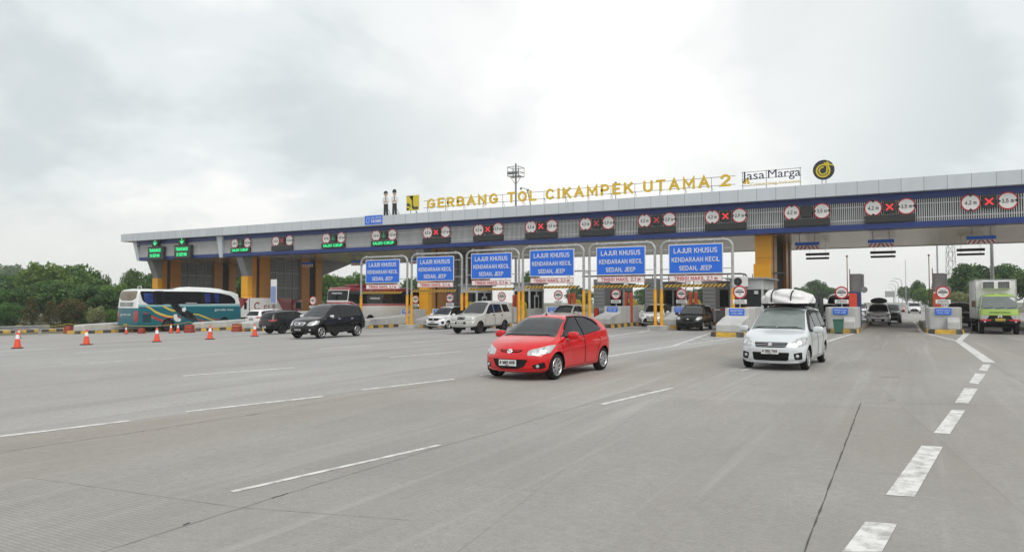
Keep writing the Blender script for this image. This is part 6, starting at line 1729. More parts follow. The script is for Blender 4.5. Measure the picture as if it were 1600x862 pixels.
for a in [(1254, 447, 215, 34, 'round', 'dark', 'hazy tree touching the dark edge of the yellow column'), (1276, 437, 220, 40, 'round2', 'dark', 'tallest hazy tree between the yellow column and the stop sign'),
          (1303, 448, 215, 36, 'round', 'dark', 'hazy tree behind the stop sign of the green bin island'), (1328, 455, 230, 30, 'round2', 'dark', 'low hazy tree behind the blue terminal'),
          (1416, 446, 260, 26, 'round', 'dark', 'small hazy tree at the end of the far lamps'), (1434, 438, 150, 24, 'wide', 'dark', 'slim tree left of the grey terminal'),
          (1446, 448, 145, 36, 'round', 'mid', 'green tree behind the grey terminal'), (1484, 432, 130, 50, 'round', 'dark', 'dark tree right behind the lattice tower'),
          (1522, 411, 118, 72, 'round2', 'dark', 'big dark tree left above the truck box'), (1570, 413, 116, 70, 'wide', 'dark', 'big spreading tree above the truck box'), (1612, 416, 112, 70, 'round', 'dark', 'dark tree at the right picture edge'),
          (1545, 430, 110, 60, 'round', 'dark', 'dark tree straight behind the truck box')]:
    tree(*a, group=hg)
for a in [(1492, 452, 92, 40, 'bush', 'pale', 'yellowish bush behind the right stop sign'), (1514, 455, 90, 34, 'bush', 'pale', 'yellowish bush beside the truck box'), (1470, 456, 95, 36, 'bush', 'bright', 'green bush behind the grey terminal')]:
    tree(*a, cat='shrub', group='bushes beyond the gate', name='bush')
for a in [(1060, 452, 190, 50, 'round', 'dark', 'distant tree behind the sixth sign frame, left post'), (1100, 448, 200, 52, 'round2', 'dark', 'distant tree behind the small black car'), (1140, 446, 195, 46, 'round', 'dark', 'distant tree left of the large grey booth'),
          (1010, 450, 190, 48, 'round2', 'mid', 'distant tree behind the white wedge nosed car'), (960, 452, 200, 50, 'round', 'dark', 'distant tree behind the red car tail'), (905, 448, 190, 48, 'round2', 'dark', 'distant tree behind the fourth sign frame')]:
    tree(*a, group='distant trees beyond the lanes')
for k, (px, yt, d, w) in enumerate(((6, 410, 380, 60), (40, 416, 400, 60), (-30, 414, 390, 60))):
    tree(px, yt, d, w, 'round', 'dark', ['bluish far hilltop tree at the left picture edge', 'bluish far tree just left of the tallest near crown', 'bluish far tree beyond the left picture edge'][k], 'tree', 'far hilltop trees', zg=-1)

# ================================================================== far masts, lamps, tower
for k, (px, pt) in enumerate(((1409, 435), (1403, 439), (1399, 444), (1395, 449))):
    d = (11 - 1.8) * 1120 / (470 - pt); p = EYE + ray(px, 431) * d; r = empty('street_lamp', (p.x, p.y, 0), 0, '%s of the curved street lamps along the far road' % ['nearest and tallest', 'second tallest', 'third tallest', 'farthest and smallest'][k], 'street lamp', 'curved lamps on the far road')
    b = MB(); pts = [(0, 0, 0), (0, 0, 9)] + [(-1.8 + 1.8 * math.cos(R(a)), 0, 9 + 2 * math.sin(R(a))) for a in (20, 40, 60, 80)] + [(-3.2, 0, 11)]
    b.tube(pts, [.12] * 7, 6); b.build('pole', M_GALV, r); b = MB(); b.box((-3.3, 0, 10.98), (.9, .3, .14)); b.build('lamp_head', M_WHITE, r)
def mast(px, Y, ztop, rad, label, name='light_mast'):
    p = vp(px, 431, Y); b = MB(); b.tube([(p.x, Y, G(p.x)), (p.x, Y, ztop)], [rad, rad * .6], 10); return tag(b.build(name, M_GALV), label, 'mast'), p
mast(1415, 250, 14.5, .12, 'thin tall mast behind the far street lamps'); mast(1465, 85, 12, .10, 'slim grey pole behind the grey terminal'); mast(1550.5, 72, 8.4, .17, 'thick grey pole standing behind the green truck')
p = vp(806, 431, 90); hm = empty('high_mast_light', (p.x, 90, 0), 0, 'tall mast with a caged lamp platform behind the canopy roof', 'light mast')
zt = vp(806, 262, 90).z
b = MB(); b.tube([(0, 0, 0), (0, 0, zt + .6)], [.2, .12], 10); b.build('pole', M_STEEL, hm)
b = MB(); s = .88; z0 = vp(806, 276, 90).z
for z in (z0, z0 + .6, zt):
    for a, c in (((-s, -s), (s, -s)), ((s, -s), (s, s)), ((s, s), (-s, s)), ((-s, s), (-s, -s))): b.bar((*a, z), (*c, z), .07)
for a in ((-s, -s), (s, -s), (s, s), (-s, s), (0, -s), (0, s)): b.bar((*a, z0), (*a, zt), .06)
b.bar((-s, 0, z0), (s, 0, z0), .16); b.bar((0, 0, z0 - 1.2), (s, 0, z0), .06); b.bar((0, 0, z0 - 1.2), (-s, 0, z0), .06); b.build('platform_cage', M_STEEL, hm)
b = MB()
for x in (-.62, -.2, .2, .62): b.box((x, -.95, z0 + .35), (.32, .25, .3), (R(20), 0, 0))
b.build('floodlight', M_STEEL, hm)
q = vp(833, 309, 54); cc = empty('camera_mast', (q.x, 54, 8.87), 0, 'leaning camera mast on the canopy roof beside the letter L', 'mast')
b = MB(); b.tube([(0, 0, 0), (-.55, 0, 2.4)], .05, 8); b.tube([(-.55, 0, 2.4), (-.95, -.1, 2.55)], .03, 6); b.bar((0, 0, .3), (.9, .3, 0), .04); b.build('pole', M_STEEL, cc)
b = MB(); b.box((-1.05, -.2, 2.5), (.2, .42, .16), (0, 0, R(30)), bev=.03); b.box((-.5, 0, 2.35), (.18, .18, .16)); b.build('camera', M_GCLAD, cc)
q = vp(962, 290, 54); r = empty('roof_beacon', (q.x, 54, 8.87), 0, 'small beacon rod on the roof above the letter K', 'beacon')
b = MB(); b.cyl((0, 0, 0), (0, 0, 2.2), .035, 6); b.build('rod', M_STEEL, r); b = MB(); b.lathe([(.001, 2.2), (.1, 2.22), (.1, 2.4), (.001, 2.48)], 10); b.build('cap', M_GCLAD, r)
p = vp(1486, 431, 200); tw = empty('lattice_tower', (p.x, 200, 0), R(20), 'thin red and white lattice tower behind the canopy', 'tower')
b = MB(); b.m = 0; n = 12; H = 27
for k in range(n):
    b.m = k % 2; z0 = H * k / n; z1 = H * (k + 1) / n; w0 = .95 - .5 * k / n; w1 = .95 - .5 * (k + 1) / n
    c0 = [Vector((sx * w0, sy * w0, z0)) for sx, sy in ((-1, -1), (1, -1), (1, 1), (-1, 1))]; c1 = [Vector((sx * w1, sy * w1, z1)) for sx, sy in ((-1, -1), (1, -1), (1, 1), (-1, 1))]
    for j in range(4):
        b.bar(c0[j], c1[j], .09); b.bar(c0[j], c1[(j + 1) % 4], .08); b.bar(c0[j], c0[(j + 1) % 4], .08)
b.build('frame', [M_GALV, mat('faded_red_steel', (.34, .30, .30), .6, .2, .1, 2)], tw, fix=False)
p = vp(1390, 431, 230); r = empty('overhead_sign', (p.x, 230, 0), 0, 'grey overhead road sign panel at the far end of the road', 'road sign')
zc = vp(1390, 461, 230).z; b = MB(); b.box((0, 0, zc + .3), (2.5, .2, 1.7)); b.build('panel', M_GALV, r)
b = MB(); b.cyl((1.0, .3, 0), (1.0, .3, zc + 1.2), .12, 8); b.build('post', M_GALV, r)
b = MB(); p = vp(1420, 478, 200); b.box((p.x, 200, .5), (46, .5, 1.0)); tag(b.build('median_wall', M_CONC), 'low concrete wall across the far end of the road', 'wall')
# ================================================================== vehicles
def put(P, fl, phi, label, cat='car', group=None, axle=None):
    """place a car by the ground point of its front wheel on the visible (left) side"""
    p = gp(*fl) if not isinstance(fl, Vector) else fl
    a = R(phi - 90); ax = P['axles'][0]; ty = P['hw'] - .05
    d = Vector((math.cos(a), math.sin(a), 0)); l = Vector((-math.sin(a), math.cos(a), 0))
    c = p - d * ax - l * ty; c.z = G(c.x)
    return car(P, c, a, label, cat, group)
# --- red hatchback
root, s = put(hatch_red(), (870, 592), -2, 'bright red five door hatchback driving in the foreground'); root.scale = (1.06, 1.05, 1.0)
t = MB(); p, n = s.hit('top', .22, 0); t.tube([p - n * .01, p + n * .05 + Vector((-.05, 0, 0))], [.022, .012], 8); t.build('antenna', M_BLK, root, True)
strip_on(s, root, 'visor', M_BLK, 'left', [(.60, 1.13), (.40, 1.268), (.14, 1.40), (-.13, 1.412)], .05, .018)
strip_on(s, root, 'visor', M_BLK, 'left', [(-.20, 1.412), (-.65, 1.39), (-.95, 1.305), (-1.12, 1.19)], .05, .018)
strip_on(s, root, 'badge_wing', M_BLK, 'front', [(-.04, .672), (-.012, .645), (.012, .645), (.04, .672)], .012, .026)
strip_on(s, root, 'grille_trim', PT_RED, 'front', [(-.22, .665), (.22, .665)], .022, .006)
strip_on(s, root, 'bumper_crease', PT_RED, 'front', [(-.62, .248), (-.3, .225), (.3, .225), (.62, .248)], .03, .018)
strip_on(s, root, 'cowl', M_BLK, 'top', [(1.03, -.62), (1.10, -.3), (1.125, 0), (1.10, .3), (1.03, .62)], .045, .004)
for sg in (1, -1):
    for (y, z, rr) in ((.66, .655, .048), (.53, .605, .036)):
        p, n = s.hit('front', sg * y, z); b = MB(); b.lathe([(.0005, -.004), (rr * .6, .004), (rr, .012), (rr * 1.15, .006)], 18); o = b.build('reflector', M_CHR, root, True); o.location = p; o.rotation_euler = n.to_track_quat('Z', 'Y').to_euler()
# --- silver car with luggage
root, s = put(ertiga(), (1263, 577.5), -3, 'silver white minivan carrying wrapped luggage on its roof rack')
for z in (.712, .672, .632): strip_on(s, root, 'grille_bar', M_CHR, 'front', [(-.39, z), (.39, z)], .010, .010)
for pts in ([(-.05, .69), (.045, .70), (-.045, .665)], [(-.045, .665), (.045, .675)], [(.045, .675), (-.05, .64), (.05, .65)]): strip_on(s, root, 'badge', M_CHR, 'front', pts, .016, .03, n=3)
for z in (.43, .39, .35, .31): strip_on(s, root, 'grille_slat', M_GAP, 'front', [(-.43, z), (.43, z)], .012, .006)
strip_on(s, root, 'bumper_lip', PT_SILV, 'front', [(-.66, .235), (-.3, .215), (.3, .215), (.66, .235)], .03, .018)
strip_on(s, root, 'cowl', M_BLK, 'top', [(1.10, -.62), (1.17, -.3), (1.20, 0), (1.17, .3), (1.10, .62)], .05, .004)
for sg in (1, -1):
    for (y, z, rr) in ((.68, .72, .055), (.56, .675, .035)):
        p, n = s.hit('front', sg * y, z); b = MB(); b.lathe([(.0005, -.004), (rr * .6, .004), (rr, .012), (rr * 1.15, .006)], 18); o = b.build('reflector', M_CHR, root, True); o.location = p; o.rotation_euler = n.to_track_quat('Z', 'Y').to_euler()
RZ = 1.655
rk = empty('roof_rack', (0, 0, 0)); rk.parent = root
b = MB()
for y in (.52, -.52): b.tube([(.28, y, RZ - .04), (.2, y, RZ + .03), (-1.4, y, RZ + .03), (-1.5, y, RZ - .06)], .022, 8)
for x in (.15, -.45, -1.05): b.tube([(x, -.60, RZ + .03), (x, .60, RZ + .03)], .022, 8)
b.box((-.45, 0, RZ + .05), (1.6, 1.26, .03)); b.build('rails', M_BLK, rk)
def bundle(name, parent, loc, dims, m, seed, label, wrinkle=.05, rz=0, pw=.8, tap=.3, skew=0.0, lowcut=.75):
    q = np.random.default_rng(seed); bm = bmesh.new(); bmesh.ops.create_icosphere(bm, subdivisions=5, radius=1)
    ph = q.uniform(0, 6, 12); fr = q.uniform(2.5, 12, (12, 3))
    for v in bm.verts:
        c = v.co.copy(); e = Vector([math.copysign(abs(t) ** pw, t) for t in c])
        w = sum(math.sin(fr[k] @ np.array(c) + ph[k]) for k in range(12)) / 12
        f = 1 + wrinkle * 2.2 * w
        v.co = Vector((e.x * dims[0] / 2 * f, e.y * dims[1] / 2 * f, max(e.z, -lowcut) * dims[2] / 2 * f * (1 - tap * e.y * e.y - skew * e.y)))
    me = bpy.data.meshes.new(name); bm.to_mesh(me); bm.free(); me.materials.append(m); me.polygons.foreach_set('use_smooth', [True] * len(me.polygons))
    o = link_mesh(name, me); o.location = loc; o.rotation_euler = (0, 0, rz); tag(o, label, 'luggage'); return o
M_TARP = mat('white_tarpaulin', (0.66, 0.66, 0.66), .55, 0, .12, 4, bump=.25)
M_TARPB = mat('dark_tarpaulin', (0.02, 0.021, 0.027), .6, 0, .2, 4, bump=.25)
a = root.rotation_euler.z; M3 = Matrix.Rotation(a, 3, 'Z')
L_ = root.location + M3 @ Vector((-.45, 0, RZ + .11))
lug = bundle('luggage_bundle', None, L_, (1.8, 1.30, .70), M_TARP, 11, 'white wrapped luggage strapped on the roof of the silver minivan', .13, a, .70, .10, .14, .10)
for y in (-.30, .22):
    b = MB(); pts = []
    for k in range(17):
        t = R(180 * k / 16); cx, cz = math.cos(t), math.sin(t); ey = y / .67
        pts.append((math.copysign(abs(cx) ** .7, cx) * .91, y, (1 - abs(ey) ** 2.86) ** .35 * abs(cz) ** .7 * .372 * (1 - .10 * ey * ey - .14 * ey)))
    b.tube(pts, .018, 6); b.build('strap', M_BLK, lug, True)
# --- others near the gate
root, s = put(avanza(), (503, 528.5), 2, 'black minivan with chrome mirrors leaving the gate'); root.scale = (1.08, 1.08, 1.08)
put(panther(), (750, 521), -1, 'boxy champagne white minivan with dark wheels')
put(sigra(PT_WHITE, 'white'), (700, 514), 0, 'white hatchback with wide black grille half hidden by the champagne minivan')
root, s = put(sigra(PT_BLACK, 'black'), (1099, 516.5), 2, 'small black car with round lamps under the sixth sign frame')
b = MB()
for k in range(9):
    y = -.42 + k * .105; p, n = s.hit('front', y, 1.44); b.box(p + n * .004, (.02, .06, .035))
b.build('windscreen_sticker', M_WHITE, root)
strip_on(s, root, 'badge', M_CHR, 'front', [(-.05, .70), (.05, .70)], .06, .02)
put(sigra(PT_WHITE, 'wedge'), Vector((-14.75, 49.3, 0)), 2, 'white wedge nosed car behind the yellow post of the sixth frame')
put(sigra(PT_PEARL, 'plain'), Vector((-20.6, 46.5, 0)), 1, 'white car half hidden behind the red car roof')
# white car with a dark bag in the right lane
P = sigra(PT_WHITE, 'plain'); P['plate_f'] = ('B 2630 TYU', .37, M_PLW, M_INK)
root, s = put(P, (1391, 508), 0, 'white car with a dark roof bag leaving the lane left of the truck')
for sg in (1, -1): strip_on(s, root, 'grille_trim', M_CHR, 'front', [(0, .61), (sg * .22, .65), (sg * .48, .73)], .028, .012)
a = root.rotation_euler.z
bundle('roof_bag', None, root.location + Matrix.Rotation(a, 3, 'Z') @ Vector((-.6, 0, 1.80)), (1.5, 1.15, .50), M_TARPB, 8, 'dark roof bag on the white car left of the truck', .03, a)
put(sigra(PT_GREY, 'black'), Vector((-.15, 66, 0)), 2, 'grey car queuing right behind the white car with a roof bag')
put(suv(PT_BLACK, 'front'), Vector((4.3, 57, 0)), 2, 'black SUV with white bonnet glare between terminal and truck')
# dark cars going away
def put_rear(P, rr, phi, label):
    p = gp(*rr) if not isinstance(rr, Vector) else rr; a = R(phi + 90); ax = P['axles'][1]; ty = P['hw'] - .05
    d = Vector((math.cos(a), math.sin(a), 0)); l = Vector((-math.sin(a), math.cos(a), 0)); c = p - d * ax + l * ty; c.z = G(c.x)
    return car(P, c, a, label, 'car', None)
root, s = put_rear(suv(PT_BLACK, 'black'), (440, 521.5), -8, 'black SUV seen from behind driving toward the gate'); root.scale = (.88, .88, .88)
put_rear(suv(PT_WHITE, 'white'), Vector((-45.2, 41.6, 0)), 0, 'white SUV seen from behind beside the blue coach front')

# ---- far cars beyond the gate
far = [(PT_WHITE, 'plain', (-4.2, 58), 'white car right behind the silver minivan in its lane'), (PT_BLACK, 'black', (-4.0, 66), 'dark car second behind the silver minivan'),
       (PT_WHITE, 'white', (-3.4, 84), 'white car in the queue beyond the green bin island'), (PT_WHITE, 'wedge', (2.2, 118), 'white car far down the road beyond the gate'), (PT_SILV, 'plain', (5.4, 150), 'silver car farthest down the road'),
       (PT_BLACK, 'plain', (6.2, 132), 'dark car far down the road beyond the grey terminal'), (PT_GREY, 'plain', (-9.8, 82), 'dark grey car far behind the large grey booth'), (PT_WHITE, 'white', (7.2, 74), 'white car behind the yellowish bushes side of the truck lane'),
       (PT_WHITE, 'plain', (-15.2, 68), 'white car far behind the white wedge nosed car'), (PT_SILV, 'white', (-20.0, 66), 'silver car far behind the red car tail'), (PT_RED, 'plain', (-10.6, 66), 'red car far behind the small black car')]
for pt, kd, (x, y), lb in far:
    P = sigra(pt, kd); P['q'] = .7; P['name'] = 'queuing_car'; P.pop('plate_f', None); P['wipers'] = []
    put(P, Vector((x, y, 0)), 0, lb)

# ---- coaches
def coach(kind, loc, rz, label):
    H = 3.42 if kind == 'teal' else 3.40; L = 10.2 if kind == 'teal' else 11.0
    TEAL = paint('teal_paint', (0.002, 0.115, 0.15), 0, .35, .5); WH = paint('coach_white', (0.68, 0.71, 0.71)); PALE = paint('pale_teal_paint', (0.22, 0.42, 0.45)); MAR = paint('maroon_paint', (0.20, 0.012, 0.02)); CRE = paint('coach_cream', (0.60, 0.60, 0.57))
    YL = paint('livery_yellow', (0.62, 0.46, 0.06)); RD = paint('livery_red', (0.40, 0.03, 0.03)); NV = paint('livery_black', (0.01, 0.011, 0.014)); CU = mat('blue_curtain_glass', (0.012, 0.035, 0.17), .08, 0, .3, 3)
    TAN = mat('tan_rear_glass', (0.20, 0.165, 0.125), .06, .2, .3, 1.5)
    h = L / 2
    P = dict(name='coach_bus', L=L, hw=1.24, q=1.3, N=150, paint=TEAL if kind == 'teal' else CRE, wr=.50, ww=.30, axles=(h - 2.1, -h + 2.75), spokes=8, gap=.07, rim=M_DRIM, wstyle='steel', seg=[4, 3, 10, 12, 4, 20, 6, 6],
             top=[(-h, H - .25), (-h + .25, H - .08), (-h + .8, H - .03), (0, H), (h - 1.6, H - .04), (h - .7, H - .20), (h, H - .42)], belt=[(-h, 1.5), (h, 1.5)], bottom=[(-h, .46), (-h + 1.5, .36), (h, .36)],
             tumble=.05, dr=.16, shoulder=.998, edge=.78, crown=.05, hoodin=.3, smooth=2, cf=.30, pf=2.6, rf=.18, rr=.14, cr=.10, tail=[(.4, .08), (.7, .0), (1.9, .02), (3.3, .16)], nose=[(.4, .06), (.8, .0), (1.6, .02), (3.4, .5)], track=1.06, low=1.0)
    X = lambda s_: -h + s_ * L
    if kind == 'teal':
        rg = [dict(part='upper_body', view='side', poly=[(-h - 1, 2.0), (h + 1, 1.98), (h + 1, 5), (-h - 1, 5)], mat=PALE, split=True), dict(part='upper_body', view='rear', poly=[(-2, 1.9), (2, 1.9), (2, 5), (-2, 5)], mat=WH, mir=False, dep=1.2),
              dict(part='roof', view='top', poly=[(-h - 1, -2), (h + 1, -2), (h + 1, 2), (-h - 1, 2)], mat=WH), dict(part='roof_edge', view='side', poly=[(-h - 1, 2.20), (X(.05), 2.16), (X(.9), 2.14), (h + 1, 2.3), (h + 1, 5), (-h - 1, 5)], mat=WH, split=True)]
        frame = rounded([(X(.035), 3.20), (X(.55), 3.22), (X(.75), 3.12), (X(.86), 2.92), (X(.905), 2.62), (X(.915), 2.20), (X(.10), 2.16), (X(.055), 2.45)], .15)
        rg += [Sd('window_band', M_GLASS, frame, .02, off=-.004)]
        for a, c in ((.065, .145), (.60, .66), (.70, .745)): rg.append(Sd('curtain', CU, [(X(a), 3.06), (X(c), 3.04), (X(c), 2.28), (X(a + .01), 2.28)], .05))
        rg += [Sd('emergency_door', M_BLK, [(X(.158), 3.24), (X(.232), 3.24), (X(.232), 2.14), (X(.158), 2.14)], .05), Sd('emergency_glass', M_GLASS, [(X(.170), 3.10), (X(.222), 3.10), (X(.222), 2.24), (X(.170), 2.24)], .05)]
        rg += [Sd('engine_grille', mat('dark_teal_mesh', (.006, .04, .05), .6), [(X(.055), 1.45), (X(.125), 1.45), (X(.125), .80), (X(.055), .80)], .04)]
        sw = dict(only=('body', 'upper_body'))
        def stripe(m, pts, w):
            top = []; bot = []
            for i, (u, v) in enumerate(pts):
                f = .25 + .75 * math.sin(math.pi * (i + .4) / (len(pts) - .2)); top.append((X(u), v + w * f)); bot.append((X(u), v - w * f))
            rg.append(dict(part='livery_stripe', view='side', poly=top + bot[::-1], mat=m, split=True, sgn=-1, **sw))
        stripe(YL, [(.08, 2.04), (.12, 1.88), (.155, 1.62), (.20, 1.42), (.27, 1.22), (.33, 1.2)], .09); stripe(RD, [(.16, 1.56), (.20, 1.38), (.25, 1.22), (.32, 1.12), (.38, 1.15)], .12)
        stripe(YL, [(.22, 2.05), (.26, 1.86), (.30, 1.70), (.36, 1.62)], .09); stripe(RD, [(.06, 1.54), (.11, 1.36), (.17, 1.05), (.23, .86), (.29, .80)], .10); stripe(YL, [(.10, 1.36), (.14, 1.16), (.19, .96)], .07)
        stripe(YL, [(.46, 1.38), (.54, 1.32), (.60, 1.12), (.65, .92), (.70, .78)], .07); stripe(RD, [(.52, 1.0), (.57, .82), (.62, .72)], .06); stripe(RD, [(.66, .98), (.72, .88), (.78, .84)], .04)
        rg += [dict(part='livery_eagle', view='side', poly=[(X(u), v) for u, v in ((.285, 2.22), (.30, 1.98), (.325, 1.70), (.36, 1.42), (.40, 1.16), (.44, .92), (.49, .80), (.535, .76), (.525, .98), (.505, 1.26), (.475, 1.5), (.44, 1.66), (.40, 1.80), (.375, 1.96), (.36, 2.18))], mat=NV, split=True, sgn=-1),
               dict(part='livery_head', view='side', poly=rounded([(X(.315), 1.36), (X(.345), 1.40), (X(.35), 1.1), (X(.385), 1.0), (X(.375), .78), (X(.34), .78), (X(.318), .98)], .08), mat=WH, split=True, sgn=-1),
               dict(part='livery_head', view='side', poly=rounded([(X(.39), 1.86), (X(.42), 1.98), (X(.43), 1.78), (X(.415), 1.56), (X(.392), 1.62)], .06), mat=WH, split=True, sgn=-1)]
        rg += [Rr('rear_window', TAN, [(-1.02, 3.22), (1.02, 3.22), (1.05, 2.66), (.6, 2.46), (-.6, 2.46), (-1.05, 2.66)], .16, dep=1.2, mir=False),
               Rr('tail_light', M_TAIL, [(.90, 1.66), (1.22, 1.70), (1.24, .92), (.98, .78), (.92, 1.0)], .08, .006, dep=1.2), Rr('bumper', TEAL, [(-1.3, .72), (1.3, .72), (1.3, .3), (-1.3, .3)], .05, .01, dep=1.2, mir=False)]
        P['plate_r'] = ('K 1482 GB', .62, M_PLY, M_INK)
    else:
        rg = [dict(part='upper_body', view='rear', poly=[(-2, 2.98), (2, 2.98), (2, 5), (-2, 5)], mat=MAR, mir=False, dep=1.3), dict(part='roof_edge', view='side', poly=[(-h - 1, 2.98), (h + 1, 2.98), (h + 1, 5), (-h - 1, 5)], mat=MAR, split=True), dict(part='roof', view='top', poly=[(-h - 1, -2), (h + 1, -2), (h + 1, 2), (-h - 1, 2)], mat=MAR),
              Sd('red_stripe', paint('coach_red', (.34, .012, .03)), [(-h - 1, 2.12), (-h + .45, 2.10), (-h + .95, 1.94), (h + 1, 1.94), (h + 1, 1.80), (-h + .8, 1.80), (-h + .3, 1.98), (-h - 1, 2.0)], .03), Sd('window_band', M_GLASS, [(-h + .10, 3.02), (h - .9, 3.02), (h - .5, 1.95), (-h + 1.0, 1.96), (-h + .5, 2.14), (-h + .12, 2.18)], .08),
              Rr('red_stripe', paint('coach_red', (.34, .012, .03)), [(-1.3, 2.12), (1.3, 2.12), (1.3, 2.0), (-1.3, 2.0)], .01, dep=1.3, mir=False), Rr('window_surround', M_WHITE, [(-1.12, 3.08), (1.12, 3.08), (1.12, 2.20), (-1.12, 2.20)], .1, dep=1.3, mir=False),
              Rr('rear_window', M_GLASS, [(-1.08, 3.05), (1.08, 3.05), (1.08, 2.24), (-1.08, 2.24)], .1, dep=1.3, mir=False), Rr('tail_light', M_TAIL, [(.95, 1.4), (1.2, 1.4), (1.2, .8), (.95, .8)], .06, .006, dep=1.2)]
    P['regs'] = rg
    root, s = car(P, loc, rz, label, 'coach')
    def side_text(txt, xs_, z, hgt, wd, m):
        b = MB(); add_text(b, txt, (0, 0, 0), hgt, wd, bold=.03, depth=.01); o = b.build('lettering', m, root); p, n = s.hit('right', xs_, z); o.location = (p.x, p.y - .012, p.z)
        return o
    if kind == 'teal':
        side_text('garuda mas', X(.79), 1.72, .20, 1.9, WH); side_text('PARIWISATA', X(.475), 2.27, .09, 1.05, WH)
        b = MB(); add_text(b, 'garuda mas', (0, 0, 0), .17, 1.25, bold=.03, depth=.01); o = b.build('lettering', WH, root); p, n = s.hit('rear', 0, 1.42); o.location = p + Vector((-.03, 0, 0)); o.rotation_euler = (0, 0, R(-90))
        b = MB()
        for k in range(4): z = 2.06 + k * .085; p, n = s.hit('rear', 0, z); b.box(p + Vector((-.004, 0, 0)), (.03, 1.5 + k * .06, .03))
        b.build('louvre', M_GAP, root)
        b = MB(); n = 24; sec = []
        for (x, hh, w) in ((-1.2, -.02, .80), (-.6, .14, .84), (.2, .20, .86), (1.6, .18, .86), (2.8, .10, .82), (3.6, -.06, .74)): sec.append([(x, -w, H - .10), (x, -w * .92, H + hh - .03), (x, 0, H + hh), (x, w * .92, H + hh - .03), (x, w, H - .10)])
        vs = [q for r_ in sec for q in r_]; b.add(vs, [(i * 5 + k, i * 5 + k + 1, i * 5 + 6 + k, i * 5 + 5 + k) for i in range(5) for k in range(4)]); b.build('roof_unit', WH, root, True)
        b = MB(); b.tube([(-h + .9, -.5, H), (-h + .9, -.5, H + .16), (-h + .9, -.1, H + .16), (-h + .9, -.1, H)], .03, 6); b.build('roof_handle', M_WHITE, root)
        for sg in (-1, 1):
            b = MB(); p, n = s.hit('right' if sg < 0 else 'left', h - .4, 2.6); b.tube([(p.x, p.y, 2.75), (p.x + .5, p.y + sg * .12, 2.65), (p.x + .6, p.y + sg * .18, 2.3)], .03, 6); b.box((p.x + .6, p.y + sg * .2, 2.0), (.12, .26, .62), bev=.04); b.build('wing_mirror', M_BLK, root)
    else:
        b = MB(); add_text(b, 'PANORAMA', (0, 0, 0), .13, 1.1, bold=.02, depth=.01); o = b.build('lettering', M_WHITE, root); p, n = s.hit('rear', 0, 2.82); o.location = p + Vector((-.03, 0, 0)); o.rotation_euler = (0, 0, R(-90))
        side_text('PANORAMA', -h + 3.4, 2.42, .16, 1.3, M_WHITE)
        b = MB(); b.box((-h + 3.0, 0, H + .08), (2.4, 1.5, .22), bev=.08); b.build('roof_unit', MAR, root, 40)
    return root
def lane_at(xright, Yr, L, hw): return Vector((xright - hw, Yr + L / 2, G(xright - hw)))
coach('teal', lane_at(-51.2, 34.2, 10.2, 1.24), R(90), 'teal and white coach with a black eagle on its side')
coach('white', lane_at(-38.9, 44.0, 11, 1.24), R(90), 'white coach with maroon roof and red stripe behind the black minivan')

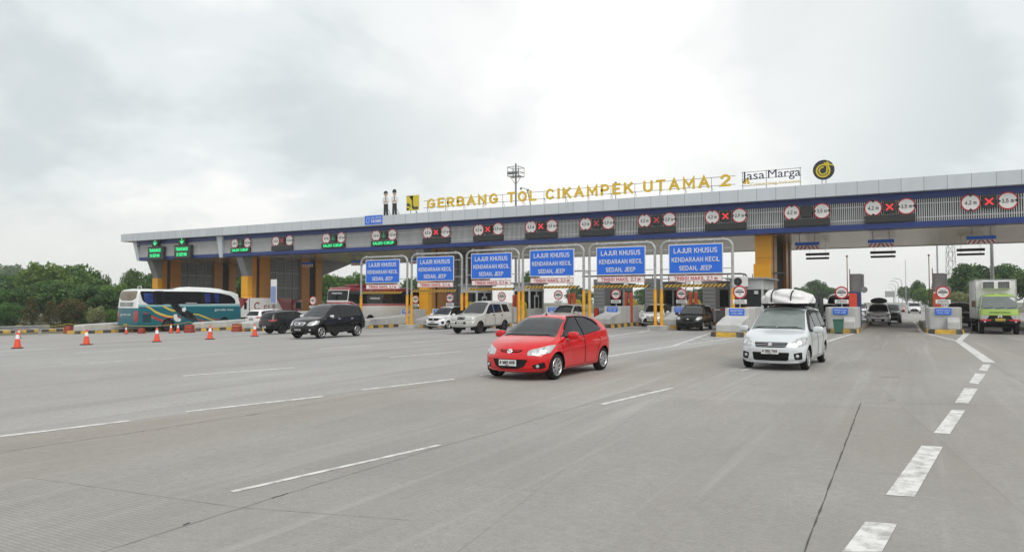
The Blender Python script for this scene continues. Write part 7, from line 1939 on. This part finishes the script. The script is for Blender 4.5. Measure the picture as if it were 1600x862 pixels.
# ---- green refrigerated truck
def truck(loc, rz, label, col, fridge=True, name='box_truck', trim=None):
    r = empty(name, loc, rz, label, 'truck'); r.scale = (1.04, 1.04, 1.04)
    cab = dict(L=1.75, hw=.86, q=1.1, N=70, paint=col, wr=.36, axles=(), seg=[4, 3, 8, 9, 5, 14, 6, 6], rf=.12, rr=.06, cf=.10, pf=2.6, cr=0, ff=.6,
               top=[(-.875, 2.06), (-.6, 2.12), (.1, 2.12), (.42, 2.06), (.58, 1.92), (.80, 1.34), (.875, 1.12)], belt=[(-.875, 1.25), (.5, 1.22), (.875, .98)], bottom=[(-.875, .62), (.875, .62)], tumble=.09, dr=.09, shoulder=.985, smooth=3, low=1.0)
    cab['regs'] = [dict(part='windscreen', view='front', poly=rounded([(-.70, 1.97), (.70, 1.97), (.79, 1.36), (.74, 1.30), (-.74, 1.30), (-.79, 1.36)], .10), mat=M_WINDL if fridge else M_WIND, mir=False, dep=.9),
                   F('grille', M_BLK, [(-.80, .98), (.80, .98), (.78, .78), (-.78, .78)], .04, False, .004), F('headlight', M_LAMP, [(.44, .99), (.84, .97), (.84, .78), (.56, .78)], .06, True, .014),
                   Sd('side_window', M_GLASS, [(.52, 1.32), (.36, 1.90), (.10, 1.97), (-.42, 1.97), (-.42, 1.32)], .05)]
    s = Shell(cab); s.classify(cab['regs']); body = None
    cr_ = empty('cab', (1.9, 0, 0)); cr_.parent = r
    for i, g in enumerate(s.info):
        sel = s.part == i
        for q in ([sel & (s.fc[:, 1] > 0), sel & (s.fc[:, 1] <= 0)] if g.get('split') else [sel]):
            if q.sum() > 1: link_mesh(g['part'], s.submesh(q, g['part'], g['mat'], g.get('off', 0)), cr_)
    b = MB(); b.box((.86, 0, .66), (.2, 1.74, .22), bev=.05); b.m = 1; b.box((.885, .62, .73), (.18, .46, .085), bev=.02); b.box((.885, -.62, .73), (.18, .46, .085), bev=.02); b.build('bumper', [M_BLK, M_SIGNR], cr_, 40)
    b = MB()
    for y in (-.66, .66): b.disc((.975, y, .66), .05, 'x', 14, .02)
    b.build('fog_lamp', M_LAMP, cr_)
    b = MB(); p, n = s.hit('front', 0, .90); b.lathe([(.065, 0), (.10, .02), (.065, .03)], 20, 'x', (p.x, 0, .90), close=True); b.box((p.x + .02, 0, .90), (.02, .13, .03)); b.build('badge', M_CHR, cr_, 40)
    o = link_mesh('license_plate', plate_mesh('B 9417 UXR' if fridge else '', .42, .13, M_PLY, M_INK), cr_); o.location = (.99, 0, .76); o.rotation_euler = (0, 0, R(90))
    if fridge:
        b = MB(); add_text(b, 'DISTRIBUSI PANGAN', (0, 0, 0), .06, .9, bold=.03, depth=.006); o = b.build('lettering', mat('dark_green_ink', (.02, .10, .03), .6, 0, 0), cr_); p, n = s.hit('front', 0, 1.14); o.location = (p.x + .015, 0, 1.14); o.rotation_euler = (R(-8), 0, R(90))
    for k in (-.5, 0, .5): strip_on(s, cr_, 'wiper', M_BLK, 'front', [(k - .2, 1.34), (k + .22, 1.40)], .02, .02)
    for sg in (-1, 1):
        b = MB(); b.tube([(.55, sg * .84, 1.36), (.68, sg * 1.10, 1.42), (.68, sg * 1.12, 1.66)], .016, 6); b.box((.70, sg * 1.12, 1.58), (.07, .17, .34), bev=.03); b.build('wing_mirror', M_BLK if not fridge else mat('mirror_brown', (.06, .035, .015), .5), cr_)
    b = MB(); b.box((-.3, .38, .62), (4.9, .09, .18)); b.box((-.3, -.38, .62), (4.9, .09, .18))
    for x in (-2.4, -1, .4, 1.6): b.box((x, 0, .60), (.1, .9, .12))
    b.box((1.9, 0, .5), (.4, 1.1, .12)); b.build('chassis', M_BLK, r)
    b = MB()
    for z in (.42, .62): 
        for sg in (-1, 1): b.box((-.5, sg * .88, z), (2.0, .04, .06))
    for x in (-1.4, .4):
        for sg in (-1, 1): b.box((x, sg * .86, .6), (.05, .05, .5))
    b.build('side_guard', M_BLK, r)
    for x, dbl in ((2.0, False), (-1.55, True)):
        for sg in (1, -1):
            add_wheel(r, x, sg * (.74 if dbl else .76), .38, .22 if not dbl else .40, M_GALV, 6, 'steel')
    b = MB(); b.box((2.0, 0, .40), (.1, 1.4, .1)); b.box((-1.55, 0, .40), (.14, 1.3, .14)); b.build('axle', M_BLK, r)
    BOX = M_WHITE if trim is None else trim
    b = MB(); b.box((-.95, 0, 1.82), (3.9, 1.86, 2.12), bev=.02); b.build('cargo_box', BOX, r)
    b = MB()
    for sg in (-1, 1):
        b.box((.985, sg * .915, 1.82), (.06, .05, 2.13)); b.box((-2.885, sg * .915, 1.82), (.06, .05, 2.13))
        for z in (.78, 2.86): b.box((-.95, sg * .918, z), (3.8, .045, .06))
        b.box((.995, sg * .0 , 2.86 if sg > 0 else .79), (.05, 1.78, .06))
    b.build('edge_trim', M_GALV, r)
    if fridge:
        fu = empty('fridge_unit', (1.15, 0, 2.58)); fu.scale = (1, 1.32, 1.35); fu.parent = r
        b = MB(); b.box((0, 0, 0), (.34, 1.0, .32), bev=.04); b.build('case', M_WHITE, fu)
        b = MB(); b.box((.172, .26, 0), (.012, .38, .26)); b.box((.172, -.26, 0), (.012, .38, .26)); b.build('condenser', M_DARKB, fu)
        b = MB()
        for k in range(9): 
            for sg in (-1, 1): b.box((.182, sg * .26, -.11 + k * .0275), (.008, .38, .006))
        for k in range(7):
            for sg in (-1, 1): b.box((.184, sg * (.10 + k * .055), 0), (.008, .006, .26))
        b.build('condenser_grille', M_GALV, fu)
    return r
LIME = paint('lime_green_paint', (0.29, 0.44, 0.055))
truck(Vector((4.55, 49.2, 0)), R(-90), 'lime green truck with a white refrigerated box', LIME)
truck(Vector((9.6, 52.5, 0)), R(-90), 'dark blue truck cut by the right picture edge', paint('blue_truck_paint', (.02, .04, .13)), False, trim=paint('blue_truck_paint', (.02, .04, .13)))
# ---- red and white panel truck beyond the dark cars
rw = empty('panel_truck', (-58.2, 52, G(-58.2)), R(90), 'long truck with white side and slanted red ends beyond the white SUV', 'truck')
b = MB(); b.box((0, 0, 1.9), (7.4, 2.3, 1.9), bev=.03); b.build('cargo_box', M_WHITE, rw)
M_REDP = paint('truck_red', (.28, .015, .02))
b = MB()
b.add([(-3.69, -1.162, .97), (-3.69, -1.162, 2.83), (-2.0, -1.162, 2.83), (-3.1, -1.162, 1.6)], [(0, 1, 2, 3)]); b.build('red_corner', M_REDP, rw, fix=False); b = MB(); b.add([(3.69, -1.162, .97), (3.69, -1.162, 2.83), (1.6, -1.162, 2.83), (2.9, -1.162, .97)], [(0, 1, 2, 3)]); b.build('red_corner', M_REDP, rw, fix=False); b = MB()
for k in range(20):
    a0, a1 = R(40 + 280 * k / 20), R(40 + 280 * (k + 1) / 20); b.add([(-.9 + .26 * math.cos(t), -1.163, 2.05 + .26 * math.sin(t)) for t in (a0, a1)] + [(-.9 + .40 * math.cos(t), -1.163, 2.05 + .40 * math.sin(t)) for t in (a1, a0)], [(0, 1, 2, 3)])
b.build('ring_logo', M_REDP, rw, fix=False); b = MB(); add_text(b, 'CLS', (.7, -1.165, 1.95), .42, 1.5, bold=.05); b.build('lettering', M_REDP, rw, fix=False)
b = MB(); b.box((-1.9, -1.17, 1.9), (.05, .03, 1.85)); b.box((0, 0, .75), (7.2, .9, .3)); b.build('frame', M_BLK, rw)
for x in (2.4, -2.2, -3.0):
    for sg in (1, -1): add_wheel(rw, x, sg * .95, .46, .28, M_GALV, 6, 'steel')
b = MB(); b.box((4.6, 0, 1.65), (1.5, 2.2, 2.1), bev=.15); b.build('cab', M_REDP, rw, 40)
b = MB(); b.box((5.352, 0, 2.1), (.02, 1.8, .8), bev=.005); b.box((4.75, -1.105, 2.1), (.8, .02, .7), bev=.005); b.box((4.75, 1.105, 2.1), (.8, .02, .7), bev=.005); b.build('cab_window', M_GLASS, rw)
# ---- canvas pickup behind the silver minivan, red white minibus behind it
pk = empty('canvas_pickup', (-5.6, 50.5, 0), R(-90), 'dark pickup with a black canvas hood behind the silver minivan', 'pickup')
b = MB(); b.box((-1.2, 0, 1.35), (2.6, 1.7, 1.3), bev=.08); b.prism([(-2.5, 1.9), (.1, 1.9), (.0, 2.08), (-2.4, 2.08)], -.8, .8, 'xz'); b.build('canvas_hood', M_TARPB, pk, 40)
b = MB(); b.prism([(.1, .45), (2.2, .45), (2.25, .95), (1.3, 1.08), (.75, 1.72), (.1, 1.75)], -.82, .82, 'xz'); b.box((-1.2, 0, .62), (2.6, 1.66, .3)); b.build('body', PT_GREY, pk, 30)
b = MB(); b.add([(1.27, -.70, 1.12), (1.27, .70, 1.12), (.80, .64, 1.68), (.80, -.64, 1.68)], [(0, 1, 2, 3)]); 
for sg in (-1, 1): b.add([(1.1, sg * .824, 1.1), (.72, sg * .824, 1.62), (.2, sg * .824, 1.64), (.2, sg * .824, 1.1)], [(0, 1, 2, 3)])
b.build('window', M_GLASS, pk, fix=False)
b = MB(); b.box((2.2, 0, .62), (.14, 1.6, .2), bev=.03); b.build('bumper', M_BLK, pk)
for sg in (-1, 1): b = MB(); b.box((2.235, sg * .62, .86), (.05, .30, .16), bev=.02); b.build('headlight', M_LAMP, pk)
for x in (1.45, -1.4):
    for sg in (1, -1): add_wheel(pk, x, sg * .74, .33, .2, M_GALV, 6, 'steel')
mb_ = dict(name='minibus', L=5.2, hw=.95, q=.8, N=90, paint=PT_WHITE, wr=.34, axles=(1.6, -1.5), spokes=6, rr=.1, cf=.15, rf=.15, top=[(-2.6, 2.1), (-2.4, 2.3), (0, 2.36), (1.0, 2.3), (1.5, 2.1), (2.2, 1.3), (2.6, .95)], belt=[(-2.6, 1.3), (1.6, 1.2), (2.6, .85)], bottom=[(-2.6, .4), (2.6, .36)], tumble=.12, shoulder=.98)
mb_['regs'] = [F('windscreen', M_WIND, [(-.74, 2.1), (.74, 2.1), (.82, 1.32), (-.82, 1.32)], .08, False, dep=1.8), dict(part='roof', view='top', poly=[(-3, -1.2), (1.15, -1.2), (1.15, 1.2), (-3, 1.2)], mat=paint('minibus_red', (.25, .012, .03))), F('grille', M_BLK, [(-.5, .8), (.5, .8), (.5, .6), (-.5, .6)], .03, False, .004), F('headlight', M_LAMP, [(.55, .92), (.86, .96), (.86, .74), (.58, .72)], .03, True, .004),
                Sd('side_window', M_GLASS, [(1.5, 1.3), (.9, 2.0), (-2.3, 2.02), (-2.3, 1.3)], .05), F('roof_front', paint('minibus_red', (.25, .012, .03)), [(-.8, 2.5), (.8, 2.5), (.8, 2.14), (-.8, 2.14)], .03, False, dep=1.9)]
car(mb_, Vector((-4.3, 62, 0)), R(-90), 'white minibus with a red roof behind the green bin island', 'minibus')
for k, (px, lb) in enumerate(((1404, 'leftmost small cone on the far road'), (1412, 'second small cone on the far road'), (1421, 'third small cone on the far road'), (1431, 'rightmost small cone on the far road'))):
    p = vp(px, 480, 130); c = copy_tree(CONE0); c.location = (p.x, 130, 0); c.scale = (1.3, 1.3, 1.3); tag(c, lb)
# ================================================================== air
hb = MB(); hb.box((0, 470, 16), (1640, 1100, 38)); hz_o = hb.build('haze', bpy.data.materials.new('haze_air'))
hm_ = hz_o.data.materials[0]; hm_.use_nodes = True; nt = hm_.node_tree; nt.nodes.clear()
o_ = nt.nodes.new('ShaderNodeOutputMaterial'); v_ = nt.nodes.new('ShaderNodeVolumePrincipled')
v_.inputs['Color'].default_value = (.86, .91, .95, 1); v_.inputs['Density'].default_value = .0004; v_.inputs['Anisotropy'].default_value = .2
nt.links.new(v_.outputs[0], o_.inputs['Volume']); tag(hz_o, kind='stuff')
